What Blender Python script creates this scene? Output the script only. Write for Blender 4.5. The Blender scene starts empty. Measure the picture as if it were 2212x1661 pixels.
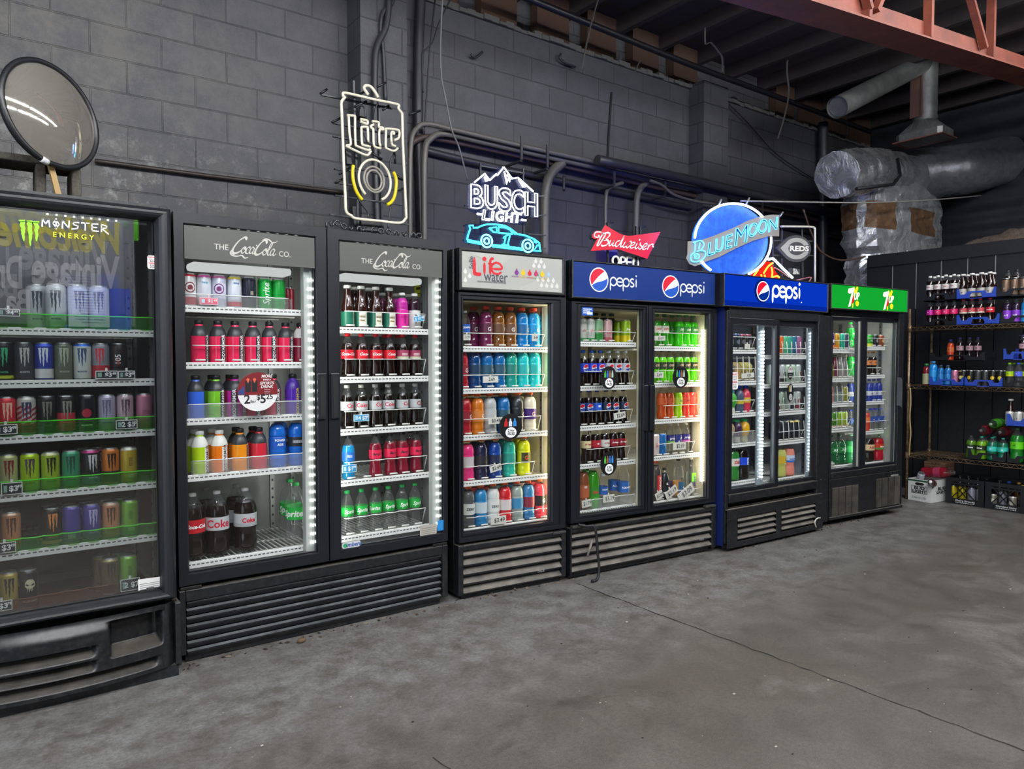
import bpy, bmesh, math, random
from mathutils import Vector, Matrix
random.seed(11)
S = bpy.context.scene
C = S.collection
PI = math.pi
sin, cos, sqrt = math.sin, math.cos, math.sqrt

# ---------------------------------------------------------------- survey of the room
# The camera station is (0, 0, 1.37); the wall with the coolers runs along +X. ray() gives the sight
# line of a measured image point, at_y / at_x / at_floor where it meets a real plane of the room.
FPX, CX, CY, EYE = 1570., 1106., 830.5, 1.37
PITCH = math.atan((CY-776)/FPX)
YAW = math.atan(2126/FPX*cos(PITCH))
FW = (cos(YAW), sin(YAW)); RT = (sin(YAW), -cos(YAW))
def ray(u, v):
    x = (u-CX)/FPX; y = (CY-v)/FPX
    up = y*cos(PITCH)-sin(PITCH); fw = cos(PITCH)+y*sin(PITCH)
    return Vector((FW[0]*fw+RT[0]*x, FW[1]*fw+RT[1]*x, up))
def at_y(u, v, Y):
    d = ray(u, v); t = Y/d.y
    return Vector((d.x*t, Y, EYE+d.z*t))
def at_x(u, v, X):
    d = ray(u, v); t = X/d.x
    return Vector((X, d.y*t, EYE+d.z*t))
def at_floor(u, v, z=0):
    d = ray(u, v); t = (z-EYE)/d.z
    return Vector((d.x*t, d.y*t, z))

# ---------------------------------------------------------------- materials
def lin(h):
    if isinstance(h, tuple): return h if len(h) == 4 else h+(1,)
    h = h.lstrip('#'); c = [int(h[i:i+2], 16)/255 for i in (0, 2, 4)]
    return tuple((q/12.92 if q <= .04045 else ((q+.055)/1.055)**2.4) for q in c)+(1,)
_mats = {}
def mat(col, rough=.5, metal=0., spec=.5, coat=0., trans=0.):
    k = (col, rough, metal, spec, coat, trans)
    if k in _mats: return _mats[k]
    m = bpy.data.materials.new('paint_%s' % str(col).strip('#'))
    m.use_nodes = True
    b = m.node_tree.nodes['Principled BSDF']
    b.inputs['Base Color'].default_value = lin(col)
    b.inputs['Roughness'].default_value = rough
    b.inputs['Metallic'].default_value = metal
    b.inputs['Specular IOR Level'].default_value = spec
    b.inputs['Coat Weight'].default_value = coat
    if trans: b.inputs['Transmission Weight'].default_value = trans
    _mats[k] = m
    return m
def glow(col, strength):
    k = ('glow', col, strength)
    if k in _mats: return _mats[k]
    m = bpy.data.materials.new('glow_%s' % str(col).strip('#')); m.use_nodes = True
    nt = m.node_tree; nt.nodes.clear()
    o = nt.nodes.new('ShaderNodeOutputMaterial'); e = nt.nodes.new('ShaderNodeEmission')
    e.inputs[0].default_value = lin(col); e.inputs[1].default_value = strength
    nt.links.new(e.outputs[0], o.inputs[0])
    _mats[k] = m
    return m
def clear(name, tint=(1, 1, 1), refl=1.0, haze=0., hazecol=(.8, .8, .8), ior=1.45, rough=.0):
    """thin clear sheet: passes light straight, mirrors by Fresnel, a little milky if haze > 0"""
    if name in _mats: return _mats[name]
    m = bpy.data.materials.new(name); m.use_nodes = True
    nt = m.node_tree; nt.nodes.clear(); N = nt.nodes.new; L = nt.links.new
    o = N('ShaderNodeOutputMaterial'); t = N('ShaderNodeBsdfTransparent'); g = N('ShaderNodeBsdfGlossy')
    fr = N('ShaderNodeFresnel'); mx = N('ShaderNodeMixShader'); mu = N('ShaderNodeMath')
    t.inputs[0].default_value = tint+(1,); g.inputs['Roughness'].default_value = rough
    ge = N('ShaderNodeNewGeometry'); mr = N('ShaderNodeMapRange'); mr.inputs[3].default_value = ior; mr.inputs[4].default_value = 1/ior
    L(ge.outputs['Backfacing'], mr.inputs[0]); L(mr.outputs[0], fr.inputs['IOR'])     # same sheet seen from either side
    mu.operation = 'MULTIPLY'; mu.inputs[1].default_value = refl
    L(fr.outputs[0], mu.inputs[0]); L(mu.outputs[0], mx.inputs[0]); L(g.outputs[0], mx.inputs[2])
    if haze:
        d = N('ShaderNodeBsdfTranslucent'); d2 = N('ShaderNodeBsdfDiffuse'); m1 = N('ShaderNodeMixShader'); m2 = N('ShaderNodeMixShader')
        d.inputs[0].default_value = hazecol+(1,); d2.inputs[0].default_value = hazecol+(1,)
        m1.inputs[0].default_value = .5; L(d.outputs[0], m1.inputs[1]); L(d2.outputs[0], m1.inputs[2])
        m2.inputs[0].default_value = haze; L(t.outputs[0], m2.inputs[1]); L(m1.outputs[0], m2.inputs[2])
        L(m2.outputs[0], mx.inputs[1])
    else: L(t.outputs[0], mx.inputs[1])
    L(mx.outputs[0], o.inputs[0])
    _mats[name] = m
    return m
class NT:
    """small helper for procedural node materials"""
    def __init__(s, name):
        s.m = bpy.data.materials.new(name); s.m.use_nodes = True; s.t = s.m.node_tree
        s.b = s.t.nodes['Principled BSDF']; s.co = s.n('ShaderNodeTexCoord').outputs['Object']
    def n(s, typ, **kw):
        x = s.t.nodes.new(typ)
        for k, v in kw.items():
            if k.startswith('i_'): x.inputs[k[2:].replace('_', ' ')].default_value = v
            else: setattr(x, k, v)
        return x
    def l(s, a, b): s.t.links.new(a, b)
    def noise(s, scale, detail=6, rough=.6, src=None, dist=0):
        x = s.n('ShaderNodeTexNoise'); x.inputs['Scale'].default_value = scale; x.inputs['Detail'].default_value = detail
        x.inputs['Roughness'].default_value = rough; x.inputs['Distortion'].default_value = dist
        s.l(src or s.co, x.inputs['Vector']); return x.outputs['Fac']
    def ramp(s, f, *stops):
        x = s.n('ShaderNodeValToRGB'); e = x.color_ramp.elements
        for i, (p, c) in enumerate(stops):
            q = e[i] if i < 2 else e.new(p)
            q.position = p; q.color = lin(c) if isinstance(c, str) else (c, c, c, 1) if not isinstance(c, tuple) else c
        s.l(f, x.inputs[0]); return x.outputs[0]
    def mix(s, f, a, b, mode='MIX'):
        x = s.n('ShaderNodeMix', data_type='RGBA', blend_type=mode)
        for v, i in ((f, 0), (a, 6), (b, 7)):
            if hasattr(v, 'is_linked') or hasattr(v, 'links'): s.l(v, x.inputs[i])
            else: x.inputs[i].default_value = v if i == 0 else (lin(v) if isinstance(v, str) else v)
        return x.outputs[2]
    def math(s, op, a, b=None):
        x = s.n('ShaderNodeMath', operation=op)
        for v, i in ((a, 0), (b, 1)):
            if v is None: continue
            if hasattr(v, 'links'): s.l(v, x.inputs[i])
            else: x.inputs[i].default_value = v
        return x.outputs[0]
    def bump(s, h, strength=.3, dist=.01):
        x = s.n('ShaderNodeBump'); x.inputs['Strength'].default_value = strength; x.inputs['Distance'].default_value = dist
        s.l(h, x.inputs['Height']); s.l(x.outputs[0], s.b.inputs['Normal']); return x
    def col(s, c): s.l(c, s.b.inputs['Base Color'])
    def rough(s, r):
        if hasattr(r, 'links'): s.l(r, s.b.inputs['Roughness'])
        else: s.b.inputs['Roughness'].default_value = r

# ---------------------------------------------------------------- mesh builder
_tc = {}
def text_geo(s, size, shear=0., bold=0., space=1., res=3):
    k = (s, size, shear, bold, space, res)
    if k in _tc: return _tc[k]
    cu = bpy.data.curves.new('lettering', 'FONT'); cu.body = s; cu.size = size; cu.shear = shear; cu.offset = bold
    cu.space_character = space; cu.align_x = 'CENTER'; cu.align_y = 'CENTER'; cu.resolution_u = res
    ob = bpy.data.objects.new('lettering', cu); C.objects.link(ob)
    dg = bpy.context.evaluated_depsgraph_get()
    me = bpy.data.meshes.new_from_object(ob.evaluated_get(dg))
    r = ([(v.co.x, v.co.y) for v in me.vertices], [tuple(p.vertices) for p in me.polygons])
    bpy.data.objects.remove(ob); bpy.data.meshes.remove(me); bpy.data.curves.remove(cu)
    _tc[k] = r
    return r
def text_loops(s, size, shear=0., bold=0., space=1., res=3):
    """outlines of the lettering (closed loops of 2-D points), for bent neon tubes"""
    V, F = text_geo(s, size, shear, bold, space, res)
    cnt = {}
    for f in F:
        for i in range(len(f)):
            a, b = f[i], f[(i+1) % len(f)]
            cnt[(a, b)] = cnt.get((a, b), 0)+1
    # weld coincident points
    key = {}
    wid = [key.setdefault((round(x, 5), round(y, 5)), len(key)) for x, y in V]
    pos = {}
    for i, w in enumerate(wid): pos[w] = V[i]
    ed = {}
    for f in F:
        for i in range(len(f)):
            a, b = wid[f[i]], wid[f[(i+1) % len(f)]]
            if a != b: ed[(a, b)] = 1
    nxt = {}
    for (a, b) in ed:
        if (b, a) not in ed: nxt.setdefault(a, []).append(b)
    loops = []
    while nxt:
        a = next(iter(nxt)); loop = [a]
        while True:
            b = nxt[loop[-1]].pop()
            if not nxt[loop[-1]]: del nxt[loop[-1]]
            if b == loop[0] or b not in nxt: break
            loop.append(b)
        loops.append([pos[i] for i in loop])
    return loops
def crom(P, n=6, closed=False):
    """Catmull-Rom curve through the points"""
    P = [Vector(p) for p in P]; out = []; m = len(P)
    rng = range(m if closed else m-1)
    for i in rng:
        if closed: a, b, c, d = P[i-1], P[i], P[(i+1) % m], P[(i+2) % m]
        else: a, b, c, d = P[max(i-1, 0)], P[i], P[i+1], P[min(i+2, m-1)]
        for k in range(n):
            t = k/n
            out.append(.5*((2*b)+(c-a)*t+(2*a-5*b+4*c-d)*t*t+(3*b-a-3*c+d)*t**3))
    if not closed: out.append(P[-1])
    return out
class MB:
    def __init__(s): s.V = []; s.F = []; s.I = []; s.sm = []
    def face(s, idx, mi=0, smooth=False): s.F.append(tuple(idx)); s.I.append(mi); s.sm.append(smooth)
    def add(s, V, F, mi=0, smooth=False):
        o = len(s.V); s.V += [tuple(v) for v in V]
        for f in F: s.face([o+i for i in f], mi, smooth)
        return s
    def box(s, x0, x1, y0, y1, z0, z1, mi=0):
        V = [(x, y, z) for z in (z0, z1) for y in (y0, y1) for x in (x0, x1)]
        return s.add(V, [(0, 2, 3, 1), (4, 5, 7, 6), (0, 1, 5, 4), (2, 6, 7, 3), (0, 4, 6, 2), (1, 3, 7, 5)], mi)
    def cbox(s, x0, x1, y0, y1, z0, z1, c=.004, mi=0):
        """box with chamfered edges"""
        c = min(c, abs(x1-x0)*.45, abs(y1-y0)*.45, abs(z1-z0)*.45)
        bm = bmesh.new(); bmesh.ops.create_cube(bm, size=1)
        for v in bm.verts: v.co = Vector(((x0+x1)/2+v.co.x*(x1-x0), (y0+y1)/2+v.co.y*(y1-y0), (z0+z1)/2+v.co.z*(z1-z0)))
        bmesh.ops.bevel(bm, geom=bm.edges[:], offset=c, segments=2, affect='EDGES', profile=.5)
        return s.bm(bm, mi)
    def bm(s, bm, mi=0, smooth=False, free=True):
        bm.verts.index_update()
        s.add([v.co[:] for v in bm.verts], [[v.index for v in f.verts] for f in bm.faces], mi, smooth)
        if free: bm.free()
        return s
    def bar(s, p, q, w, h=None, mi=0):
        """square bar from p to q"""
        p, q = Vector(p), Vector(q); h = h or w; d = (q-p).normalized()
        a = d.cross(Vector((0, 0, 1)) if abs(d.z) < .95 else Vector((1, 0, 0))).normalized(); b = a.cross(d)
        V = [o+a*i*w/2+b*j*h/2 for o in (p, q) for i, j in ((-1, -1), (1, -1), (1, 1), (-1, 1))]
        return s.add(V, [(3, 2, 1, 0), (4, 5, 6, 7), (0, 1, 5, 4), (1, 2, 6, 5), (2, 3, 7, 6), (3, 0, 4, 7)], mi)
    def tube(s, P, r, seg=8, mi=0, closed=False, caps=True, rr=None):
        P = [Vector(p) for p in P]; n = len(P)
        if n < 2: return s
        o = len(s.V); prev = None
        for i, p in enumerate(P):
            if closed: d = P[(i+1) % n]-P[i-1]
            else: d = P[min(i+1, n-1)]-P[max(i-1, 0)]
            if d.length < 1e-9: d = Vector((0, 0, 1))
            d.normalize()
            if prev is None: a = d.cross(Vector((0, 0, 1)) if abs(d.z) < .9 else Vector((1, 0, 0)))
            else: a = prev-d*prev.dot(d)
            if a.length < 1e-6: a = d.orthogonal()
            a.normalize(); prev = a; b = d.cross(a)
            R = rr[i] if rr else r
            for k in range(seg):
                t = 2*PI*k/seg; s.V.append(tuple(p+a*cos(t)*R+b*sin(t)*R))
        for i in range(n if closed else n-1):
            j = (i+1) % n
            for k in range(seg):
                k2 = (k+1) % seg
                s.face((o+i*seg+k, o+i*seg+k2, o+j*seg+k2, o+j*seg+k), mi, True)
        if caps and not closed:
            s.face([o+k for k in range(seg)][::-1], mi); s.face([o+(n-1)*seg+k for k in range(seg)], mi)
        return s
    def lathe(s, prof, seg=20, mi=0, at=(0, 0, 0), mis=None, caps=True, smooth=True):
        """profile (radius, z) turned round the vertical axis; mis gives each band its material"""
        o = len(s.V)
        for r, z in prof:
            for k in range(seg):
                t = 2*PI*k/seg; s.V.append((at[0]+r*cos(t), at[1]+r*sin(t), at[2]+z))
        for i in range(len(prof)-1):
            for k in range(seg):
                k2 = (k+1) % seg
                s.face((o+i*seg+k, o+i*seg+k2, o+(i+1)*seg+k2, o+(i+1)*seg+k), mis[i] if mis else mi, smooth)
        if caps:
            s.face([o+k for k in range(seg)][::-1], mis[0] if mis else mi)
            s.face([o+(len(prof)-1)*seg+k for k in range(seg)], mis[-1] if mis else mi)
        return s
    def ring(s, x0, x1, z0, z1, prof, mi=0, inset=None):
        """frame round a rectangle in the XZ plane: prof is (inset from the outer edge, y), mitred corners. inset: per side l,r,b,t scale"""
        k = inset or (1, 1, 1, 1); o = len(s.V); n = len(prof)
        for sx, sz in ((0, 0), (1, 0), (1, 1), (0, 1)):
            for i, y in prof:
                x = x0+i*k[0] if sx == 0 else x1-i*k[1]; z = z0+i*k[2] if sz == 0 else z1-i*k[3]
                s.V.append((x, y, z))
        for c in range(4):
            d = (c+1) % 4
            for i in range(n-1): s.face((o+c*n+i, o+d*n+i, o+d*n+i+1, o+c*n+i+1), mi)
        return s
    def prism(s, pts, y0, y1, mi=0, ms=None):
        """polygon of (x, z) extruded from y0 (front) to y1"""
        n = len(pts); o = len(s.V)
        s.V += [(x, y0, z) for x, z in pts]+[(x, y1, z) for x, z in pts]
        s.face(range(o, o+n), mi); s.face(range(o+2*n-1, o+n-1, -1), mi)
        for i in range(n):
            j = (i+1) % n; s.face((o+j, o+i, o+n+i, o+n+j), mi if ms is None else ms)
        return s
    def poly(s, pts, y, mi=0): return s.add([(x, y, z) for x, z in pts], [range(len(pts))], mi)
    def disc(s, cx, cz, r, y, mi=0, seg=28, rx=None):
        return s.poly([(cx+(rx or r)*cos(2*PI*k/seg), cz+r*sin(2*PI*k/seg)) for k in range(seg)], y, mi)
    def text(s, t, size, cx, cz, y, mi=0, shear=0., bold=0., space=1., sx=1., rot=0., width=None, rise=0.):
        """flat lettering facing -Y; width squeezes it to that width"""
        V, F = text_geo(t, size, shear, bold, space)
        if not V: return s
        if width:
            w = max(x for x, _ in V)-min(x for x, _ in V); sx = width/w
        c, n = cos(rot), sin(rot)
        return s.add([(cx+(x*sx*c-z*n), y, cz+(x*sx*n+z*c)+rise*x*sx) for x, z in V], F, mi)
    def bend(s, pts, faces, R, phi, z, mi=0, cut=.006):
        """wrap 2-D faces round a cylinder of radius R, facing -Y at phi = 0"""
        bm = bmesh.new(); vs = [bm.verts.new((x, 0, w)) for x, w in pts]
        for f in faces:
            try: bm.faces.new([vs[i] for i in f])
            except ValueError: pass
        if pts:
            lo = min(p[0] for p in pts); hi = max(p[0] for p in pts); k = math.ceil(lo/cut)
            while k*cut < hi:
                bmesh.ops.bisect_plane(bm, geom=bm.verts[:]+bm.edges[:]+bm.faces[:], plane_co=(k*cut, 0, 0), plane_no=(1, 0, 0))
                k += 1
        for v in bm.verts:
            a = phi+v.co.x/R; v.co = Vector((R*sin(a), -R*cos(a), z+v.co.z))
        return s.bm(bm, mi, True)
    def ctext(s, t, size, R, phi, z, mi=0, vert=False, shear=0., bold=0., sx=1.):
        V, F = text_geo(t, size, shear, bold, 1., 2)
        V = [(-y, x*sx) for x, y in V] if vert else [(x*sx, y) for x, y in V]
        return s.bend(V, F, R, phi, z, mi)
    def stroke(s, P, w, y=0, mi=0, nib=None, thin=.35, n=6, closed=False, to=None):
        """pen stroke through 2-D points; nib angle makes it calligraphic"""
        Q = crom([(p[0], p[1], 0) for p in P], n, closed); o = len(s.V); m = len(Q)
        for i, p in enumerate(Q):
            d = (Q[min(i+1, m-1)]-Q[max(i-1, 0)])
            if d.length < 1e-9: d = Vector((1, 0, 0))
            d.normalize(); k = 1.
            if nib is not None: k = thin+(1-thin)*abs(sin(math.atan2(d.y, d.x)-nib))
            e = min(1, (min(i, m-1-i)+.6)/2.2) if not closed else 1
            a = Vector((-d.y, d.x, 0))*w*k*e/2
            for q in (p+a, p-a): s.V.append((q.x, y, q.y) if to is None else tuple(to(q.x, q.y)))
        for i in range(m-1): s.face((o+2*i, o+2*i+1, o+2*i+3, o+2*i+2), mi)
        return s
    def build(s, name, mats, parent=None, loc=None, rotz=0, bevel=0, recalc=True):
        ob = bpy.data.objects.new(name, s.mesh(name, mats, recalc)); C.objects.link(ob)
        if parent: ob.parent = parent
        if loc is not None: ob.location = loc
        ob.rotation_euler.z = rotz
        if bevel:
            b = ob.modifiers.new('edge', 'BEVEL'); b.width = bevel; b.segments = 2; b.limit_method = 'ANGLE'
        return ob
    def mesh(s, name, mats, recalc=True):
        me = bpy.data.meshes.new(name); me.from_pydata(s.V, [], s.F)
        for m in (mats if isinstance(mats, (list, tuple)) else [mats]): me.materials.append(m)
        me.polygons.foreach_set('material_index', s.I); me.polygons.foreach_set('use_smooth', s.sm)
        me.update()
        return me
def tag(o, label, cat, group=None, kind=None):
    o['label'] = label; o['category'] = cat
    if group: o['group'] = group
    if kind: o['kind'] = kind
    return o
def thing(name, label, cat, loc=(0, 0, 0), rotz=0, group=None):
    o = bpy.data.objects.new(name, None); C.objects.link(o); o.empty_display_size = .05
    o.location = loc; o.rotation_euler.z = rotz
    return tag(o, label, cat, group)
def struct(o): o['kind'] = 'structure'; return o

# ---------------------------------------------------------------- shared materials
def dusty(name, base, dust, rough=.45, lo=.25, hi=.75, amount=1.):
    """black plastic or metal with dust lying on its up-facing faces"""
    n = NT(name)
    g = n.n('ShaderNodeNewGeometry'); sp = n.n('ShaderNodeSeparateXYZ'); n.l(g.outputs['Normal'], sp.inputs[0])
    up = n.ramp(sp.outputs['Z'], (lo, 0.), (hi, 1.))
    spot = n.ramp(n.noise(9, 5), (.3, .35), (.65, 1.))
    f = n.math('MULTIPLY', n.math('MULTIPLY', up, spot), amount)
    sc = n.ramp(n.noise(40, 8, .7), (.45, 0.), (.8, .12))
    c = n.mix(f, base, dust); n.col(n.mix(sc, c, '#8a8880'))
    n.rough(n.ramp(f, (0., rough), (1., .8)))
    return n.m
M_black = dusty('black_cooler_shell', '#0d0f14', '#5f5b52', .42, .55, .95, .7)
M_frame = mat('#12141b', .38, 0, .5)
M_louver = dusty('dusty_louver', '#101216', '#756f66', .5, .25, .6, 1.)
M_louver2 = dusty('grey_louver', '#0e1015', '#6c7071', .5, .3, .8, .8)
M_white = mat('#e8e8e4', .4)
M_steel = mat('#9a9c9c', .35, .85)
M_glass = clear('door_glass', (.96, .97, .97))
M_tint = clear('dark_door_glass', (.84, .86, .86), 1.0, ior=2.25)
M_pet = clear('clear_bottle_plastic', (.94, .95, .95), .9, .06)
M_frost = clear('frosted_tray_plastic', (.92, .93, .93), .6, .26, (.8, .82, .82))
M_greentray = clear('green_tray_plastic', (.62, .86, .55), .6, .30, (.07, .48, .03))
M_browntray = clear('brown_tray_plastic', (.8, .6, .5), .6, .42, (.30, .13, .07))
M_wire = mat('#dcdcd6', .4)

# ---------------------------------------------------------------- camera, daylight, exposure
cam = bpy.data.cameras.new('camera'); cam.sensor_width = 36; cam.lens = FPX/2212*36; cam.clip_start = .05
co = bpy.data.objects.new('camera', cam); C.objects.link(co); S.camera = co
co.location = (0, 0, EYE); co.rotation_euler = (PI/2-PITCH, 0, YAW-PI/2)
w = bpy.data.worlds.new('daylight'); S.world = w; w.use_nodes = True
w.node_tree.nodes['Background'].inputs[0].default_value = (.80, .88, 1., 1); w.node_tree.nodes['Background'].inputs[1].default_value = 1.6
S.view_settings.view_transform = 'Standard'; S.view_settings.look = 'None'; S.view_settings.exposure = 0.42; S.view_settings.gamma = 1
S.cycles.use_denoising = True; S.cycles.max_bounces = 10; S.cycles.diffuse_bounces = 3; S.cycles.glossy_bounces = 4
S.cycles.transparent_max_bounces = 24; S.cycles.transmission_bounces = 6
S.cycles.sample_clamp_indirect = 4; S.cycles.caustics_reflective = False; S.cycles.caustics_refractive = False
S.cycles.adaptive_threshold = .02

# ---------------------------------------------------------------- the room
WALL = 5.2; TOP = 4.26; ENDX = 10.2
# floor: worn sealed concrete
n = NT('worn_concrete_floor')
big = n.noise(.8, 4, .55); mid = n.noise(4, 8, .65, dist=.4); fine = n.noise(60, 8, .7); sp = n.noise(170, 3, .6)
base = n.ramp(mid, (.25, '#4a4641'), (.75, '#6c6862'))
base = n.mix(n.ramp(big, (.35, 0.), (.7, .8)), base, '#574e45')
base = n.mix(n.ramp(n.noise(1.7, 9, .72, dist=.8), (.55, 0.), (.66, .6)), base, '#827f79')
base = n.mix(n.ramp(n.noise(2.6, 8, .7, dist=1.2), (.56, 0.), (.70, .7)), base, '#36322d')
# paler concrete along the cooler line, with a ragged edge
pos = n.n('ShaderNodeSeparateXYZ'); n.l(n.co, pos.inputs[0])
ym = n.n('ShaderNodeMapRange'); ym.inputs[1].default_value = 2.35; ym.inputs[2].default_value = 3.1; n.l(n.math('ADD', pos.outputs['Y'], n.math('MULTIPLY', mid, .5)), ym.inputs[0])
base = n.mix(n.math('MULTIPLY', ym.outputs[0], n.ramp(n.noise(7, 9, .75), (.4, .1), (.62, .9))), base, '#8d8d8c')
base = n.mix(n.ramp(fine, (.3, .55), (.62, 0.)), base, '#26241f')
base = n.mix(n.ramp(n.noise(230, 4, .7), (.52, 0.), (.72, .5)), base, '#94918a'); base = n.mix(n.ramp(n.noise(24, 9, .8, dist=.6), (.55, 0.), (.68, .45)), base, '#2f2c28')
vo = n.n('ShaderNodeTexVoronoi', feature='F1'); vo.inputs['Scale'].default_value = 9; n.l(n.co, vo.inputs['Vector'])
base = n.mix(n.ramp(vo.outputs['Distance'], (.0, 1.), (.045, 0.)), base, '#b5b2aa')
vo2 = n.n('ShaderNodeTexVoronoi', feature='F1'); vo2.inputs['Scale'].default_value = 3.1; n.l(n.co, vo2.inputs['Vector'])
base = n.mix(n.ramp(n.math('ADD', vo2.outputs['Distance'], n.math('MULTIPLY', fine, .08)), (.05, .7), (.11, 0.)), base, '#35322e')
n.col(base); n.rough(n.ramp(mid, (.3, .34), (.75, .56))); base2 = n.noise(320, 2, .5)
n.bump(n.math('ADD', n.math('MULTIPLY', mid, .5), n.math('ADD', n.math('MULTIPLY', fine, .5), n.math('MULTIPLY', base2, .35))), .5, .012)
M_floor = n.m
mb = MB(); mb.box(-5, 10.4, -7, WALL+.1, -.1, 0)
def crack(x0, y0, x1, y1, wd):
    P = []; k = int(math.hypot(x1-x0, y1-y0)/.05)
    for i in range(k+1):
        t = i/k; P.append((x0+(x1-x0)*t+random.uniform(-1, 1)*.006, y0+(y1-y0)*t+random.uniform(-1, 1)*.006))
    for i in range(k):
        (a, b), (c, d) = P[i], P[i+1]; L = math.hypot(c-a, d-b) or 1; nx, ny = -(d-b)/L, (c-a)/L; h = wd*random.uniform(.4, 1)/2
        mb.add([(a+nx*h, b+ny*h, .0012), (a-nx*h, b-ny*h, .0012), (c-nx*h, d-ny*h, .0012), (c+nx*h, d+ny*h, .0012)], [(0, 1, 2, 3)], 1)
crack(2.93, 3.3, 2.925, -2, .011)
crack(at_floor(937, 1637).x, at_floor(937, 1637).y, at_floor(1000, 1661).x, at_floor(1000, 1661).y-.3, .006)
struct(mb.build('floor', [M_floor, mat('#24221f', .9)]))

# block wall painted charcoal
def block_mat(name, c1, c2, mortar, worn):
    n = NT(name)
    s = n.n('ShaderNodeSeparateXYZ'); n.l(n.co, s.inputs[0])
    g = n.n('ShaderNodeNewGeometry'); sn = n.n('ShaderNodeSeparateXYZ'); n.l(g.outputs['Normal'], sn.inputs[0])
    side = n.math('GREATER_THAN', n.math('ABSOLUTE', sn.outputs['X']), .5)
    along = n.math('ADD', s.outputs['X'], n.math('MULTIPLY', n.math('SUBTRACT', s.outputs['Y'], s.outputs['X']), side))
    cb = n.n('ShaderNodeCombineXYZ'); n.l(along, cb.inputs[0]); n.l(s.outputs['Z'], cb.inputs[1])
    b = n.n('ShaderNodeTexBrick'); b.inputs['Scale'].default_value = 1; b.inputs['Brick Width'].default_value = .4064; b.inputs['Row Height'].default_value = .2032
    b.inputs['Mortar Size'].default_value = .0055; b.inputs['Mortar Smooth'].default_value = .35; n.l(cb.outputs[0], b.inputs['Vector'])
    b.inputs['Color1'].default_value = lin(c1); b.inputs['Color2'].default_value = lin(c2); b.inputs['Mortar'].default_value = lin(mortar)
    pit = n.noise(55, 6, .75); nz = n.noise(5, 9, .75)
    c = n.mix(n.ramp(nz, (.35, .0), (.68, .6)), b.outputs['Color'], '#222226')
    c = n.mix(n.ramp(n.noise(140, 3, .7), (.5, 0.), (.75, .3)), c, '#6a6a6c')
    c = n.mix(n.ramp(pit, (.3, .5), (.42, 0.)), c, '#141416')
    if worn:   # left of the mirror the paint is thin and the block shows, with salt bloom low down
        lo = n.n('ShaderNodeMapRange'); lo.inputs[1].default_value = 2.6; lo.inputs[2].default_value = .3; n.l(s.outputs['X'], lo.inputs[0])
        f = n.math('MULTIPLY', lo.outputs[0], n.ramp(n.noise(3, 9, .8), (.42, .05), (.6, .95)))
        c = n.mix(f, c, worn)
        zb = n.n('ShaderNodeMapRange'); zb.inputs[1].default_value = 3.0; zb.inputs[2].default_value = 2.5; n.l(s.outputs['Z'], zb.inputs[0])
        f2 = n.math('MULTIPLY', n.math('MULTIPLY', lo.outputs[0], zb.outputs[0]), n.ramp(n.noise(9, 9, .8), (.53, 0.), (.64, .8)))
        c = n.mix(f2, c, '#8f8f8a')
    n.col(c); n.rough(.55)
    h = n.math('SUBTRACT', n.math('MULTIPLY', pit, .25), b.outputs['Fac'])
    n.bump(h, .9, .009)
    return n.m
M_block = block_mat('charcoal_block', '#3b3b3f', '#45454a', '#2c2c30', '#575550')
mb = MB()
mb.box(-5, ENDX+.2, WALL, WALL+.2, 0, TOP)
mb.box(-5, ENDX+.2, WALL+.13, WALL+.2, TOP, 4.82)
struct(mb.build('wall_back', M_block))
mb = MB(); mb.box(2.303, 2.683, 4.97, WALL, 0, TOP+.5); struct(mb.build('pilaster', M_block))
mb = MB(); mb.box(6.195, 6.597, 5.003, WALL, 0, TOP+.03); struct(mb.build('pilaster', M_block))
# dark recess strip just left of the first pilaster
# end wall: ribbed black metal, low down a boarded partition in front of it
n = NT('black_ribbed_metal'); s_ = n.n('ShaderNodeSeparateXYZ'); n.l(n.co, s_.inputs[0])
n.col(n.ramp(n.noise(5, 6), (.3, '#15161b'), (.7, '#23242a'))); n.rough(.5)
wv = n.math('SINE', n.math('MULTIPLY', s_.outputs['Z'], 26.)); n.bump(wv, .6, .02)
mb = MB(); mb.box(ENDX, ENDX+.2, -7.2, WALL+.2, 0, 5); struct(mb.build('wall_end', n.m))
PX_ = 7.95                                        # boarded partition (side of the walk-in cold room)
n = NT('black_stained_boards')
wd = n.n('ShaderNodeTexNoise'); mp = n.n('ShaderNodeMapping'); mp.inputs['Scale'].default_value = (9, 9, 70); n.l(n.co, mp.inputs[0]); n.l(mp.outputs[0], wd.inputs['Vector']); wd.inputs['Detail'].default_value = 7
n.col(n.mix(n.ramp(wd.outputs['Fac'], (.5, 0.), (.75, .5)), '#16171b', '#3d3d40')); n.rough(.48); n.bump(wd.outputs['Fac'], .25, .005)
M_board = n.m
mb = MB()
ptop = at_x(1990, 540, PX_).z
y = 4.12; k = 0
while y > -1:
    mb.box(PX_, PX_+.05, y-.235, y, 0, ptop-.13); mb.box(PX_+.004, PX_+.05, y-.247, y-.235, 1.9, ptop-.13, 1); mb.box(PX_+.02, PX_+.05, y-.247, y-.235, 0, 1.9); y -= .245
mb.box(PX_-.02, PX_+.06, -1, 4.14, ptop-.13, ptop)
mb.box(PX_, ENDX, 4.12, 4.16, 0, ptop-.02)
mb.box(PX_+.05, ENDX, -1, 4.12, ptop-.14, ptop-.1)
struct(mb.build('partition', [M_board, mat('#96969c', .6)]))
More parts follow.
